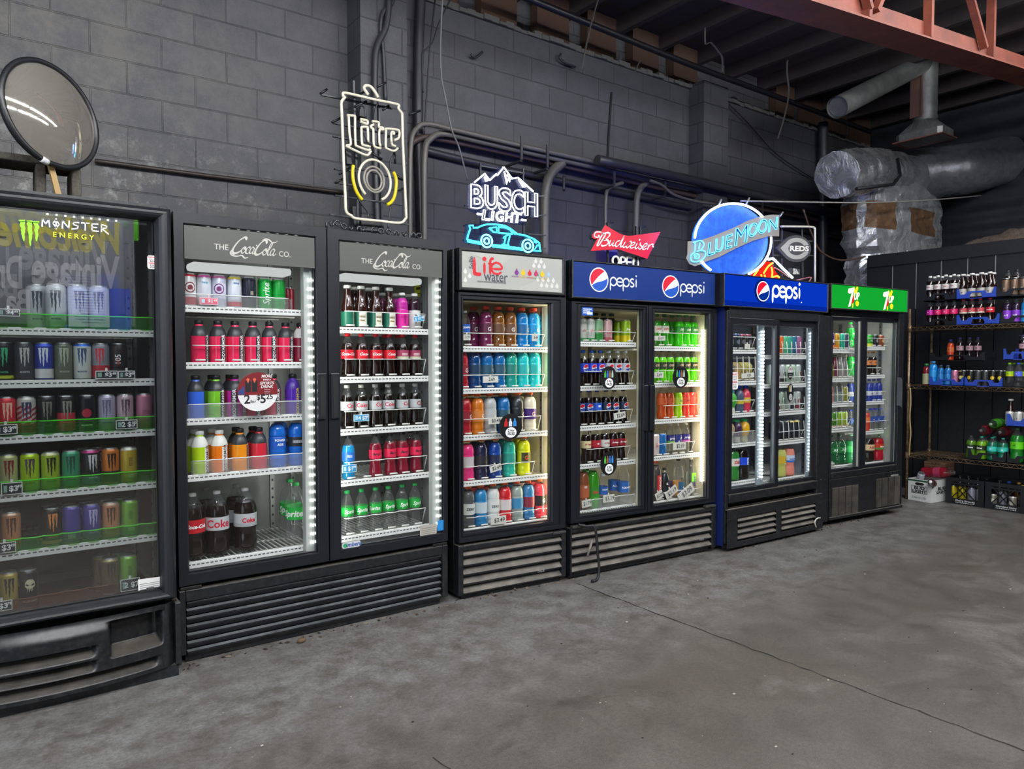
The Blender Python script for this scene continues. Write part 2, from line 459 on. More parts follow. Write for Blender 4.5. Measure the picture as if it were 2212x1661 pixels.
# behind the camera and to the left: plain dark walls with wide open drive-through doors between
M_dark = mat('#2a2a2d', .7)
mb = MB(); mb.box(-5, ENDX, -7.2, -7, 0, 5); struct(mb.build('wall_front', M_dark))
mb = MB(); mb.box(-5.2, -5, -7, WALL, 3.9, 5); mb.box(-5.2, -5, 3.0, WALL, 0, 3.9); mb.box(-5.2, -5, -7, -6, 0, 3.9); struct(mb.build('wall_left', M_dark))

# roof deck on joists
n = NT('dark_roof_timber'); wd = n.noise(6, 7, .7)
n.col(n.ramp(wd, (.3, '#1c181a'), (.62, '#2a2223'), (.8, '#3e2c20'))); n.rough(.8); M_timber = n.m
mb = MB(); mb.box(-5.2, ENDX+.2, -7.2, WALL+.2, 4.72, 4.82); struct(mb.build('ceiling', mat('#352d2e', .85)))
x = -4.6; k = 0
while x < ENDX:
    mb = MB(); mb.box(x-.03, x+.03, -7, WALL+.2, TOP+.30, 4.72); j = mb.build('joist', M_timber); struct(j); x += .61
mb = MB()
xx = -4.5
while xx < ENDX-.4:                       # brown end blocking between the joists on top of the wall
    if random.random() < .72: mb.box(xx+.1, xx+.48, WALL+.02, WALL+.12, TOP, TOP+.44)
    xx += .61
struct(mb.build('blocking', [mat('#3a2618', .85)]))
mb = MB()                                   # rough mortar bed on the wall top
for i in range(150):
    x0 = -2+i*.08; mb.cbox(x0, x0+.085, WALL-.015-random.random()*.03, WALL+.1, TOP-.012, TOP+random.uniform(.012, .05), .006)
struct(mb.build('wall_cap', [mat('#4d4c49', .9)]))

# red steel truss
n = NT('rust_red_paint'); nz = n.noise(5, 8, .7); fl = n.noise(26, 8, .75)
c = n.ramp(nz, (.3, '#5a2b22'), (.7, '#80402c'))
n.col(n.mix(n.ramp(fl, (.66, 0.), (.72, .8)), c, '#b9a79a')); n.rough(.6); n.bump(fl, .2, .004); M_red = n.m
truss = thing('roof_truss', 'rust red steel roof truss crossing above the ventilation duct', 'truss')
TY = 2.35
a0, a1 = at_y(1660, 2, TY), at_y(2212, 168, TY)
dirv = (a1-a0); dirv.z = 0; dirv.normalize(); z0 = at_y(1900, 82, TY).z
ang = math.atan2(at_y(2212, 168, TY).z-at_y(1660, 2, TY).z, (a1-a0).length)
slope = math.tan(ang); nrm = Vector((-dirv.y, dirv.x, 0)); up = Vector((0, 0, 1))
def tp(s, off, dz): q = a0+dirv*s+nrm*off+up*(dz+slope*s); return q
def tbeam(mb, s0, s1, o0, o1, h0, h1, mi=0):
    V = [tp(s, o, h) for h in (h0, h1) for o in (o0, o1) for s in (s0, s1)]
    mb.add(V, [(0, 2, 3, 1), (4, 5, 7, 6), (0, 1, 5, 4), (2, 6, 7, 3), (0, 4, 6, 2), (1, 3, 7, 5)], mi)
mb = MB(); tbeam(mb, -1.5, 6, -.11, .11, 0, .012); mb.build('bottom_flange', M_red, truss)
mb = MB(); tbeam(mb, -1.5, 6, -.008, .008, .012, .17); mb.build('bottom_chord', M_red, truss)
mb = MB(); tbeam(mb, -1.5, 6, -.05, .05, .95, 1.05); mb.build('top_chord', M_red, truss)
L_ = (a1-a0).length
for s in (.95, 1.75, 2.75):
    mb = MB(); mb.bar(tp(s, -.03, .05), tp(s, -.03, 1.0), .055, .035); mb.build('web_post', M_red, truss)
for s, t in ((.95, .35), (1.02, 1.62), (2.6, 1.9)):
    mb = MB(); mb.bar(tp(s, -.045, .1), tp(t, -.045, .98), .05, .03); mb.build('web_brace', M_red, truss)

# round duct, boot and grille
M_duct = NT('dull_grey_duct'); M_duct.col(M_duct.ramp(M_duct.noise(9, 6), (.3, '#5e5f60'), (.7, '#7d7e7c'))); M_duct.rough(.45); M_duct.b.inputs['Metallic'].default_value = .55; M_duct = M_duct.m
DY = 3.9
duct = thing('ventilation_duct', 'grey round ventilation duct with a flared grille boot hanging under the roof', 'duct')
p, q = at_y(1808, 232, DY), at_y(1985, 142, DY)
mb = MB(); mb.tube([p, p+(q-p)*.02, p+(q-p)*.7, q+(q-p)*.15], .105, 24, caps=False); mb.tube([p+(q-p)*.02, p+(q-p)*.5], .099, 24); mb.tube([p, p+(q-p)*.012], .108, 24, caps=False); mb.build('horizontal_pipe', M_duct, duct)
def at_z(u, v, z): return at_floor(u, v, z)
zb = at_y(1998, 306, DY).z
cA, cB, cC, cD = at_z(1934, 312, zb), at_z(1958, 325, zb), at_z(2062, 299, zb), at_z(2038, 284, zb)
bc = (cA+cB+cC+cD)/4; bw = abs(((cB+cC)-(cA+cD)).x)/4; bd = abs(((cC+cD)-(cA+cB)).y)/4; vr = .125
mb = MB(); mb.lathe([(vr, 0), (vr, 1.0)], 24, at=(bc.x, bc.y, zb+.20), caps=False); mb.lathe([(vr*1.04, .0), (vr*1.04, .04)], 24, at=(bc.x, bc.y, zb+.23), caps=False); mb.build('drop_pipe', M_duct, duct)
mb = MB(); o = []
for k in range(32):
    t = 2*PI*k/32+PI/32; c_, s__ = cos(t), sin(t); m_ = max(abs(c_), abs(s__)); o.append((c_/m_, s__/m_))
V = [(bc.x+vr*cos(2*PI*k/32+PI/32), bc.y+vr*sin(2*PI*k/32+PI/32), zb+.22) for k in range(32)]+[(bc.x+bw*.9*x, bc.y+bd*.92*y_, zb+.09) for x, y_ in o]+[(bc.x+bw*.9*x, bc.y+bd*.92*y_, zb+.012) for x, y_ in o]
mb.add(V, [(k, (k+1) % 32, 32+(k+1) % 32, 32+k) for k in range(32)]+[(32+k, 32+(k+1) % 32, 64+(k+1) % 32, 64+k) for k in range(32)]); mb.build('grille_boot', M_duct, duct)
mb = MB()
for s1, s2, s3, s4 in ((-bw, bw, -bd, -bd+.03), (-bw, bw, bd-.03, bd), (-bw, -bw+.03, -bd+.03, bd-.03), (bw-.03, bw, -bd+.03, bd-.03)): mb.box(bc.x+s1, bc.x+s2, bc.y+s3, bc.y+s4, zb, zb+.012)
nb_ = int(bd*2/.022)
for k in range(nb_):
    yy = bc.y-bd+.03+(2*bd-.06)*(k+.5)/nb_; mb.box(bc.x-bw+.03, bc.x+bw-.03, yy-.004, yy+.004, zb+.002, zb+.010, 1)
mb.box(bc.x-bw+.03, bc.x+bw-.03, bc.y-bd+.03, bc.y+bd-.03, zb+.0112, zb+.013, 2)
mb.build('grille', [mat('#6b4038', .6), mat('#9a9a98', .4, .5), mat('#2a2a2c', .8)], duct)
mb = MB(); mb.box(bc.x-.14, bc.x-.128, bc.y-.02, bc.y+.10, zb+.25, zb+.95); mb.box(bc.x-.15, bc.x-.128, bc.y-.03, bc.y-.02, zb+.25, zb+.95); mb.build('hanger_strap', mat('#5a4038', .7), duct)

# foil wrapped ducts
n = NT('crinkled_foil'); nz = n.noise(4.5, 7, .62, dist=.8); vz = n.n('ShaderNodeTexVoronoi', feature='SMOOTH_F1'); vz.inputs['Scale'].default_value = 6; n.l(n.co, vz.inputs['Vector'])
n.col(n.ramp(nz, (.3, '#b9bcc0'), (.7, '#e6e8ea'))); n.b.inputs['Metallic'].default_value = .72; n.rough(n.ramp(nz, (.3, .16), (.7, .38)))
n.bump(n.math('ADD', nz, n.math('MULTIPLY', vz.outputs['Distance'], .7)), .8, .06); M_foil = n.m
n = NT('grey_duct_wrap'); nz = n.noise(14, 6, .6); n.col(n.ramp(nz, (.3, '#74767c'), (.7, '#94969c'))); n.rough(.34); n.b.inputs['Metallic'].default_value = .6; n.bump(nz, .35, .02); M_wrap = n.m
FYp = 4.35
foil = thing('foil_duct', 'foil wrapped air duct rising behind the boarded partition with two side arms', 'duct')
def crumple(mb, P, R, seg, amp, sq=0):
    Q = []; n_ = 26
    P = [Vector(p) for p in P]
    for i in range(n_+1):
        t = i/n_*(len(P)-1); k = min(int(t), len(P)-2); Q.append(P[k].lerp(P[k+1], t-k))
    o = len(mb.V); mb.tube(Q, R, seg, rr=[R*(1+random.uniform(-amp, amp)*.5) for _ in Q])
    for i in range(o, len(mb.V)): mb.V[i] = tuple(Vector(mb.V[i])+Vector((random.uniform(-1, 1), random.uniform(-1, 1), random.uniform(-1, 1)))*amp*R*.35)
mb = MB(); T0, T1 = at_y(1932, 400, FYp), at_y(1926, 640, FYp); hw = (at_y(1840, 480, FYp)-at_y(2022, 480, FYp)).length/2*.82
seg = 18; rows = 22
for i in range(rows+1):
    z = T1.z-.15+(T0.z+.12-T1.z+.15)*i/rows
    for k in range(seg):
        t = 2*PI*k/seg; m_ = max(abs(cos(t)), abs(sin(t)))**.75; w_ = hw*(.9 if i < 9 else 1.)
        j = random.uniform(-.025, .025)
        mb.V.append((T0.x+w_*cos(t)/m_+j, FYp+.26*sin(t)/m_+random.uniform(-.02, .02), z+random.uniform(-.015, .015)))
for i in range(rows):
    for k in range(seg): mb.face((i*seg+k, i*seg+(k+1) % seg, (i+1)*seg+(k+1) % seg, (i+1)*seg+k), 1 if 12 <= i <= 15 and k % 3 else 0, False)
n = NT('torn_paper_backing'); n.col(n.ramp(n.noise(9, 8, .7), (.35, '#3d2c20'), (.6, '#6e5136'), (.8, '#8e8a84'))); n.rough(.6)
mb.build('trunk', [M_foil, n.m], foil)
mb = MB(); crumple(mb, [at_y(1806, 378, 4.25), at_y(1880, 368, 4.25), at_y(1975, 385, 4.3)], .25, 20, .10); mb.build('side_arm', M_foil, foil)
mb = MB(); crumple(mb, [at_y(1972, 378, 4.3), at_y(2080, 366, 3.9), at_y(2300, 320, 3.35)], .30, 24, .05); mb.build('side_arm', M_wrap, foil)
mb = MB(); mb.tube([at_y(1938, 342, 4.0), at_y(1945, 378, 3.98), at_y(1930, 398, 3.98), at_y(1850, 408, 4.0)], .018, 8); mb.build('band', mat('#17181c', .6), foil)
# insulation batts lying on the partition roof
n = NT('brown_insulation'); nz = n.noise(16, 8, .75); n.col(n.ramp(nz, (.3, '#3c2f28'), (.7, '#77675a'))); n.rough(.95); n.bump(nz, .8, .04)
mb = MB()
for i in range(24):
    for j in range(4): pass
gx, gy = 22, 60
for i in range(gx+1):
    for j in range(gy+1):
        x = PX_+.02+1.2*i/gx; y = 3.45-4.5*j/gy
        e = min(i, gx-i, j, gy-j)/3; mb.V.append((x, y, ptop-.098+min(e, 1)*(.17+.04*sin(y*5.3)+random.uniform(0, .045))))
for i in range(gx):
    for j in range(gy): mb.face((i*(gy+1)+j, i*(gy+1)+j+1, (i+1)*(gy+1)+j+1, (i+1)*(gy+1)+j), 0, True)
tag(mb.build('insulation_batt', n.m), 'ragged brown insulation batt lying on top of the boarded partition', 'insulation')

# ---------------------------------------------------------------- pipes, conduits and cables on the block wall
M_pipe = mat('#2b2b30', .45); M_pipe2 = mat('#4a3b39', .5); M_cable = mat('#1b1b1e', .5); M_cond = mat('#57544f', .4)
def conduit(name, label, pts, r, m, Y=5.1, cat='conduit', n=5, group=None):
    P = crom([at_y(u, v, Y) if not isinstance(u, Vector) else u for u, v in pts], n)
    return tag(MB().tube(P, r, 10).build(name, m), label, cat, group)
conduit('vertical_pipe', 'thick charcoal pipe running up the wall beside the first pilaster', [(912, -60), (905, 90), (903, 260), (908, 420), (912, 580)], .04, M_pipe, 5.155, 'pipe')
conduit('electrical_conduit', 'thin conduit bending out of the cooler gap into the top wall run', [(886, 560), (886, 420), (888, 310), (900, 278), (925, 268), (1000, 285), (1180, 327), (1480, 392), (1700, 436), (1850, 462)], .02, M_cond, 4.985)
conduit('electrical_conduit', 'conduit with wide bend forming the second wall run from above', [(917, 590), (917, 450), (918, 330), (930, 300), (960, 289), (1040, 306), (1180, 338), (1480, 404), (1700, 446), (1850, 474)], .026, M_cond, 5.04)
conduit('electrical_conduit', 'conduit emerging behind thick pipe as the third wall run', [(876, 560), (876, 380), (880, 325), (900, 302), (940, 298), (1060, 322), (1180, 349), (1480, 418), (1700, 462), (1850, 490)], .026, M_pipe2, 5.105)
conduit('steel_pipe', 'long dark steel pipe low under the conduit runs', [(905, 322), (1100, 368), (1480, 446), (1840, 520)], .03, M_pipe, 5.165, 'pipe')
conduit('steel_pipe', 'thick charcoal pipe above the conduits passing the second pilaster', [(1290, 345), (1480, 386), (1620, 418), (1850, 470)], .045, M_pipe, 4.905, 'pipe')
conduit('drop_conduit', 'grey conduit bending down from the runs behind the race car neon', [(1215, 352), (1196, 368), (1183, 392), (1177, 440), (1176, 560)], .045, M_cond, 5.06)
conduit('drop_conduit', 'grey conduit bending down to the red bow tie sign', [(1400, 392), (1383, 408), (1375, 440), (1372, 560)], .032, M_cond, 5.08)
conduit('drop_conduit', 'thin conduit dropping to the left end of the red bow tie sign', [(1345, 395), (1318, 405), (1309, 425), (1308, 500)], .018, M_cond, 5.08)
conduit('corner_pipe', 'tall charcoal pipe rising to the roof near the foil duct', [(1778, 265), (1778, 400), (1778, 640)], .06, M_pipe, 5.1, 'pipe')
conduit('sprinkler_pipe', 'black sprinkler pipe running under the joists along the wall', [(1080, -28), (1300, 62), (1500, 143), (1700, 217), (1880, 285)], .03, mat('#131318', .4), 4.85, 'pipe')
conduit('wall_conduit', 'dark thin conduit along the bare block wall right of the mirror', [(205, 347), (420, 376), (600, 398), (742, 416)], .014, mat('#2a221e', .5), 5.17)
conduit('bent_conduit', 'offset dark conduit on the face of the first pilaster', [(840, -50), (839, 20), (832, 62), (815, 98), (810, 150), (811, 330), (818, 560)], .024, M_pipe, 4.94)
conduit('bent_conduit', 'second thinner conduit weaving behind the offset one', [(852, -50), (848, 5), (828, 25), (822, 60), (828, 110), (833, 220)], .014, M_pipe, 4.95)
conduit('cable', 'slack grey cable hanging from the roof to the mountain neon', [(957, -20), (952, 80), (953, 160), (964, 220), (976, 280), (992, 320), (1010, 390)], .007, mat('#54545a', .5), 4.6, 'cable')
conduit('cable', 'thin black cable beside the thick pipe, straight to the conduits', [(940, 0), (928, 110), (922, 200), (916, 290)], .006, M_cable, 5.0, 'cable')
conduit('cable', 'looped black cable tied along the thick pipe near the roof', [(975, -5), (948, 50), (935, 90), (915, 112), (912, 130), (914, 200)], .006, M_cable, 4.98, 'cable')
conduit('cable', 'thin black cable sagging across the wall right of the second pilaster', [(1575, 225), (1620, 270), (1680, 335), (1760, 388)], .007, M_cable, 5.15, 'cable')
conduit('cable', 'grey flexible cable drooping from the conduits to the moon sign', [(1405, 390), (1430, 400), (1455, 420), (1500, 434), (1548, 441)], .014, M_cond, 4.9, 'cable')
conduit('cable', 'pale taut cable stretched from the moon sign past the foil duct', [(1600, 434), (1760, 437), (1900, 437), (2050, 429), (2230, 411)], .008, mat('#8d8a86', .5), 3.9, 'cable')
conduit('cable', 'brown cable sagging from the conduits across to the partition top', [(1735, 452), (1755, 510), (1775, 545), (1815, 562), (1860, 556), (1900, 545)], .010, mat('#4e3a31', .5), 4.3, 'cable')
conduit('angle_bracket', 'short black bracket hanging below the wall pipes left of bow tie sign', [(1218, 380), (1218, 412)], .012, M_cable, 5.0, 'bracket')
conduit('wall_slot', 'tall narrow black slot of missing mortar in the painted wall', [(1321, 200), (1316, 270), (1312, 345)], .012, mat('#0c0c0e', .9), 5.195, 'slot')
for u, v in ((1120, 322), (1176, 340), (1320, 378), (1430, 402), (1640, 448)):
    p = at_y(u, v, 5.0)
    tag(MB().box(p.x-.012, p.x+.012, 4.952, 4.962, p.z-.10, p.z+.10).box(p.x-.012, p.x+.012, 4.962, 5.2, p.z-.115, p.z-.10).build('pipe_bracket', M_pipe), 'dark strut bracket clamping the conduits, near %s' % {1120: 'the mountain neon', 1176: 'the bent drop conduit', 1320: 'the bow tie sign', 1430: 'the drooping cable', 1640: 'the moon sign'}[u], 'bracket', 'brackets of the wall conduits')
def strap(pts, Y, label):
    P = crom([at_y(u, v, Y) for u, v in pts], 4); mb = MB()
    for a, b in zip(P, P[1:]): mb.bar(a, b, .018, .003)
    tag(mb.build('hanger_strap', mat('#6c6a66', .5, .4)), label, 'strap', 'perforated straps dangling from the roof')
strap([(1292, 0), (1280, 40), (1268, 90), (1256, 150)], 4.7, 'perforated metal strap dangling in front of the wall left of all others')
strap([(1383, 130), (1370, 158)], 5.0, 'short perforated strap on the wall top above the bow tie sign')
strap([(1523, 60), (1524, 95), (1535, 92), (1552, 112), (1560, 125), (1561, 155)], 4.5, 'kinked perforated strap dangling above the second pilaster')
strap([(1701, 125), (1700, 155), (1704, 200), (1695, 250), (1680, 300)], 4.6, 'long thin strap dangling right of the second pilaster')
for nm, lb, pts in (('wall_hook', 'small black hook on the upper wall above the mountain neon', [(1017, 117), (1027, 124), (1042, 112)]), ('wall_hook', 'curved black hook on upper wall near the dangling straps', [(1212, 116), (1209, 125), (1220, 136), (1243, 144)])):
    conduit(nm, lb, pts, .01, M_cable, 5.16, 'hook')

# strip lights over the aisle, banner wall opposite
M_tube = glow('#f7f8fb', 105.)
for i, (x, y) in enumerate([(x, y) for y in (.7, -.75) for x in (-3.2, -.8, 1.6, 4.0, 6.4)]):
    l = thing('ceiling_light', 'white strip light under the roof, %s of the row %s' % (('first', 'second', 'third', 'fourth', 'fifth')[i % 5], 'over the aisle' if y > 0 else 'beyond the aisle'), 'lamp', (x, y, 4.05), 0, 'strip lights over the aisle')
    MB().box(-1.1, 1.1, -.06, .06, .03, .1).build('housing', mat('#cfcfcb', .5), l)
    MB().tube([(-1.08, 0, 0), (1.08, 0, 0)], .028, 10).build('lamp_tube', M_tube, l)
    for s in (-.9, .9): MB().tube([(s, 0, .1), (s, 0, .4)], .008, 6).build('hanger', mat('#555555', .5), l)

# ---------------------------------------------------------------- coolers
class Cooler:
    def __init__(s, name, label, p0, p1, H, depth=.74, lab=''):
        s.p0 = Vector((p0[0], p0[1], 0)); s.ang = math.atan2(p1[1]-p0[1], p1[0]-p0[0]); s.W = math.hypot(p1[0]-p0[0], p1[1]-p0[1])
        s.H = H; s.D = depth
        s.root = thing(name, label, 'cooler', s.p0, s.ang, 'drink coolers along the wall')
        s.ex = Vector((cos(s.ang), sin(s.ang), 0)); s.ey = Vector((-s.ex.y, s.ex.x, 0))
    def at(s, u, v, d=0.):
        """sight line through (u, v) met with the vertical plane d behind the cooler's front: (x, z) on that plane"""
        r = ray(u, v); o = Vector((0, 0, EYE)); q = s.p0+s.ey*d
        t = (q-o).dot(s.ey)/r.dot(s.ey); h = o+r*t
        return (h-s.p0).dot(s.ex), h.z
    def rect(s, tl, tr, bl, br, d=0.):
        a, b, c, e = s.at(*tl, d), s.at(*tr, d), s.at(*bl, d), s.at(*br, d)
        return (a[0]+c[0])/2, (b[0]+e[0])/2, (c[1]+e[1])/2, (a[1]+b[1])/2
    def world(s, x, y, z): return s.p0+s.ex*x+s.ey*y+Vector((0, 0, z))
    def shell(s, z0, z1, liner, y0=.05, dividers=(), m=None, x0=0, x1=None, blue_right=False, walls=.035):
        """insulated cabinet, open at the front, and the liner inside"""
        W = s.W if x1 is None else x1; t = walls; mb = MB(); i = 1 if blue_right else 0
        mb.cbox(x0, x0+t, y0, s.D, .03, s.H, .006, 0); mb.cbox(W-t, W, y0, s.D, .03, s.H, .006, 0)
        mb.box(x0+t, W-t, s.D-t, s.D, .03, s.H); mb.box(x0+t, W-t, y0, s.D-t, z1, s.H); mb.box(x0+t, W-t, y0+.02, s.D-t, .03, z0-.01)
        for fx in (x0+.05, W-.11):
            for fy in (y0+.06, s.D-.1): mb.box(fx, fx+.06, fy, fy+.05, 0, .03)
        mb.build('cabinet', m or [M_black, mat('#16245e', .4)], s.root)
        mb = MB(); a, b = x0+t, W-t; e = .012
        mb.box(a, a+e, y0, s.D-t, z0, z1); mb.box(b-e, b, y0, s.D-t, z0, z1); mb.box(a+e, b-e, s.D-t-e, s.D-t, z0, z1)
        mb.box(a+e, b-e, y0, s.D-t-e, z1-e, z1); mb.box(a+e, b-e, y0, s.D-t-e, z0-.009, z0+.004)
        for dx in dividers: mb.box(dx-.02, dx+.02, y0, y0+.03, z0, z1)
        for px in (a+.03, b-.03)+tuple(d+q for d in dividers for q in (-.06, .06)):
            mb.box(px-.012, px+.012, s.D-t-e-.012, s.D-t-e, z0+.02, z1-.02, 1)
            k = z0+.06
            while k < z1-.05: mb.box(px-.005, px+.005, s.D-t-e-.014, s.D-t-e-.011, k, k+.012, 2); k += .05
        for px in (a+e, b-e):
            for yy in (y0+.12, s.D-.16):
                w0, w1 = (px, px+.012) if px < W/2 else (px-.012, px)
                mb.box(w0, w1, yy, yy+.025, z0+.02, z1-.02, 1)
                k = z0+.06
                while k < z1-.05:
                    mb.box(w0-.001, w1+.001, yy+.008, yy+.017, k, k+.012, 2); k += .05
        mb.build('liner', [liner, M_steel, mat('#3a3c3e', .6)], s.root)
    def shelf(s, x0, x1, z, y0=.10, y1=None, rail=True, guard=None, gz=.09, lanes=(), gm=None, bars=False, railm=None, tray=None, wires=True):
        y1 = y1 or s.D-.09; mb = MB(); zz = z-.012
        if wires:
            k = x0+.012
            while k < x1-.005: mb.box(k-.0022, k+.0022, y0, y1, zz, zz+.006); k += .026
            for yy in (y0+.08, y0+.28, y1-.02): mb.box(x0, x1, yy, yy+.007, zz-.007, zz)
        else: mb.box(x0, x1, y0, y1, zz, zz+.006)
        sh = mb.build('shelf', [M_wire], s.root)
        if rail:
            mb = MB(); mb.cbox(x0, x1, y0-.012, y0, z-.024, z+.008, .003)
            k = x0+.01
            while k < x1-.02: mb.box(k, k+.013, y0-.0128, y0-.0119, z-.008, z-.003, 1); k += .02
            mb.build('price_rail', [railm or M_white, mat('#50504c', .7)], sh)
        if guard:
            mb = MB(); P = []
            L = sorted(lanes) if lanes else [x0+.04+i*.08 for i in range(int((x1-x0)/.08))]
            for i, lx in enumerate(L):
                r = .036
                if i and L[i]-L[i-1] > .02: r = min(.045, (L[i]-L[i-1])/2)
                elif len(L) > 1: r = min(.045, (L[1]-L[0])/2)
                for k in range(7):
                    t = -1+2*k/6; P.append((lx+r*.98*t, y0-.002-.014*(1-t*t), z+gz))
            P = [p for i, p in enumerate(P) if i == 0 or p[0] > P[i-1][0]+.002]
            if guard == 'wire':
                mb.tube(P, .0028, 6)
                mb.tube([P[-1], (P[-1][0]+.003, y0+.02, z+gz*.6), (P[-1][0]+.003, y0+.04, z)], .0028, 6)
                for lx in L: mb.tube([(lx-.03, y0-.006, z+.018), (lx+.012, y0-.010, z+.018)], .005, 6)
                if bars:
                    for i, lx in enumerate(L):
                        b = lx+((L[i+1]-lx)/2 if i+1 < len(L) else .036)
                        mb.tube([(b, y0-.004, z+.004), (b-.004, y0-.006, z+gz), (b+.002, y0+.005, z+gz*1.9)], .003, 6)
            else:      # moulded tray lip: a scalloped sheet with a brighter rim
                o = len(mb.V)
                for p in P: mb.V += [(p[0], p[1], z+.004), (p[0], p[1], z+gz)]
                for i in range(len(P)-1): mb.face((o+2*i, o+2*i+2, o+2*i+3, o+2*i+1), 0, True)
                mb.tube(P, .003, 6, 1)
                for b in (L[0]-.046, L[-1]+.046): mb.box(b-.001, b+.001, y0-.012, y0+.02, z+.004, z+gz)
                mb.box(L[0]-.04, L[-1]+.04, y0, y0+.4, z-.003, z-.001)
            mb.build('front_guard', gm or [M_wire], sh)
        return sh
    def door(s, rect, glass, prof, m=None, gm=None, name='door', gy=.02, pane2=False):
        x0, x1, z0, z1 = rect; a, b, c, d = glass
        pf = [(q, y) for q, y in prof]; mx = max(q for q, _ in pf)
        ins = ((a-x0)/mx, (x1-b)/mx, (c-z0)/mx, (z1-d)/mx)
        mb = MB(); mb.ring(x0, x1, z0, z1, pf, inset=ins)
        mb.ring(a, b, c, d, [(0, pf[-1][1]), (.004, gy-.003), (.004, gy+.015), (-.0, gy+.03)], 1)
        dr = mb.build(name, [m or M_frame, mat('#3a3d40', .4)], s.root)
        g = MB()
        if not pane2: g.box(a, b, gy, gy+.004, c, d)
        else:
            g.add([(a, gy, c), (b, gy, c), (b, gy, d), (a, gy, d)], [(0, 1, 2, 3)])
            V = [(a, gy+.030, c), (b, gy+.036, c), (b, gy+.014, d), (a, gy+.008, d)]
            g.add(V, [(0, 1, 2, 3)])
        g.build('glass', gm or M_glass, dr)
        return dr
    def strip(s, x, y, z0, z1, m, w=.012, dots=None, face=0):
        mb = MB(); mb.box(x-w/2, x+w/2, y, y+.012, z0, z1, 0 if dots else 1)
        if dots:
            k = z0+.02
            while k < z1-.01: mb.box(x-w*.7, x+w*.7, y-.002, y+.013, k, k+.011, 1); k += dots
        return mb.build('light_strip', [mat('#c9ccc8', .5), m], s.root)
FLAT = [(0, .05), (0, .003), (.003, 0), (.9, 0), (.95, .003), (1., .008), (1., .02)]
ROUND = [(0, .10)]+[(.5-.5*cos(PI*k/10), .03-.06*sin(PI*k/10)) for k in range(11)]
STEP = [(0, .06), (0, .004), (.02, 0), (.35, 0), (.38, .008), (.62, .008), (.66, .002), (.9, .002), (.95, .008), (1., .014), (1., .02)]
def louvers(mb, x0, x1, z0, z1, n_, y0=.0, proj=.03, mi=0, duty=.55):
    """slats running across: each leans out and down, dusty on top"""
    h = (z1-z0)/n_
    for i in range(n_):
        z = z0+h*i
        mb.add([(x0, y0+.03, z+h*.95), (x1, y0+.03, z+h*.95), (x1, y0+.03-proj, z+h*(1-duty)), (x0, y0+.03-proj, z+h*(1-duty)), (x0, y0+.03-proj, z+h*(1-duty)-.006), (x1, y0+.03-proj, z+h*(1-duty)-.006), (x1, y0+.032, z+h*.02), (x0, y0+.032, z+h*.02)],
               [(0, 1, 2, 3), (3, 2, 5, 4), (4, 5, 6, 7)], mi)
COLD = glow('#f3f8ff', 13.); WARM = glow('#ffeec4', 15.); WHITE = glow('#fbfdf4', 15.)
FL = lambda c, a: [c.at(u, v, a) for u, v in ()]

# ---- claw-logo cooler (dark, unlit, nearest)
c1 = Cooler('drink_cooler', 'black cooler with a green claw logo on its tinted glass, under the round mirror', (-.06, 3.36), (.685, 3.36), 2.03)
W = c1.W
gx1 = c1.at(338, 900, .02)[0]; gz0 = (c1.at(0, 1331, .02)[1]+c1.at(350, 1271, .02)[1])/2; gz1 = c1.at(150, 460, .02)[1]
db = (c1.at(385, 1288)[1]+c1.at(0, 1366)[1])/2; dt = c1.at(365, 450)[1]
n = NT('dark_liner'); n.col(n.ramp(n.noise(3), (.3, '#2b2826'), (.7, '#3a3633'))); n.rough(.5)
c1.shell(gz0-.03, dt-.05, n.m, y0=.07)
d1 = c1.door((0, W, db, dt), (.06, gx1, gz0, gz1), ROUND, mat('#191b20', .42), M_tint, pane2=True)
# heat sealed claw mark and lettering on the glass
def claw(mb, cx, cz, w, h, y, mi, f=None, seed=0):
    rnd = random.Random(seed+3)
    for k, (dx, hh) in enumerate(((-.36, .82), (0, 1.), (.36, .78))):
        nseg = 11; o = []
        for i in range(nseg+1):
            t = i/nseg; wd = w*.13*(1-t)**.55+w*.012; j = w*.028*rnd.uniform(-1, 1)
            x = cx+dx*w*(1-.06*t)+j; o.append((x-wd*rnd.uniform(.75, 1.1), cz+h/2-h*hh*t, x+wd*rnd.uniform(.75, 1.1)))
        for i in range(nseg):
            q = [(o[i][0], o[i][1]), (o[i][2], o[i][1]), (o[i+1][2], o[i+1][1]), (o[i+1][0], o[i+1][1])]
            if f: f(q, mi)
            else: mb.add([(x, y, z) for x, z in q], [(0, 3, 2, 1)], mi)
        q = [(o[0][0]-w*.08, cz+h/2+h*.03), (o[0][2]+w*.02, cz+h/2+h*.06), (o[0][2], cz+h/2-h*.03), (o[0][0], cz+h/2-h*.03)]
        if f: f(q, mi)
        else: mb.add([(x, y, z) for x, z in q], [(0, 3, 2, 1)], mi)
mb = MB(); a = c1.at(65, 497); hsz = c1.at(65, 455)[1]-c1.at(65, 508)[1]; wz = c1.at(84, 490)[0]-c1.at(43, 490)[0]
claw(mb, a[0], a[1]-.012, wz, hsz, .018, 0)
a = c1.at(166, 483); wd_ = c1.at(240, 490)[0]-c1.at(95, 480)[0]
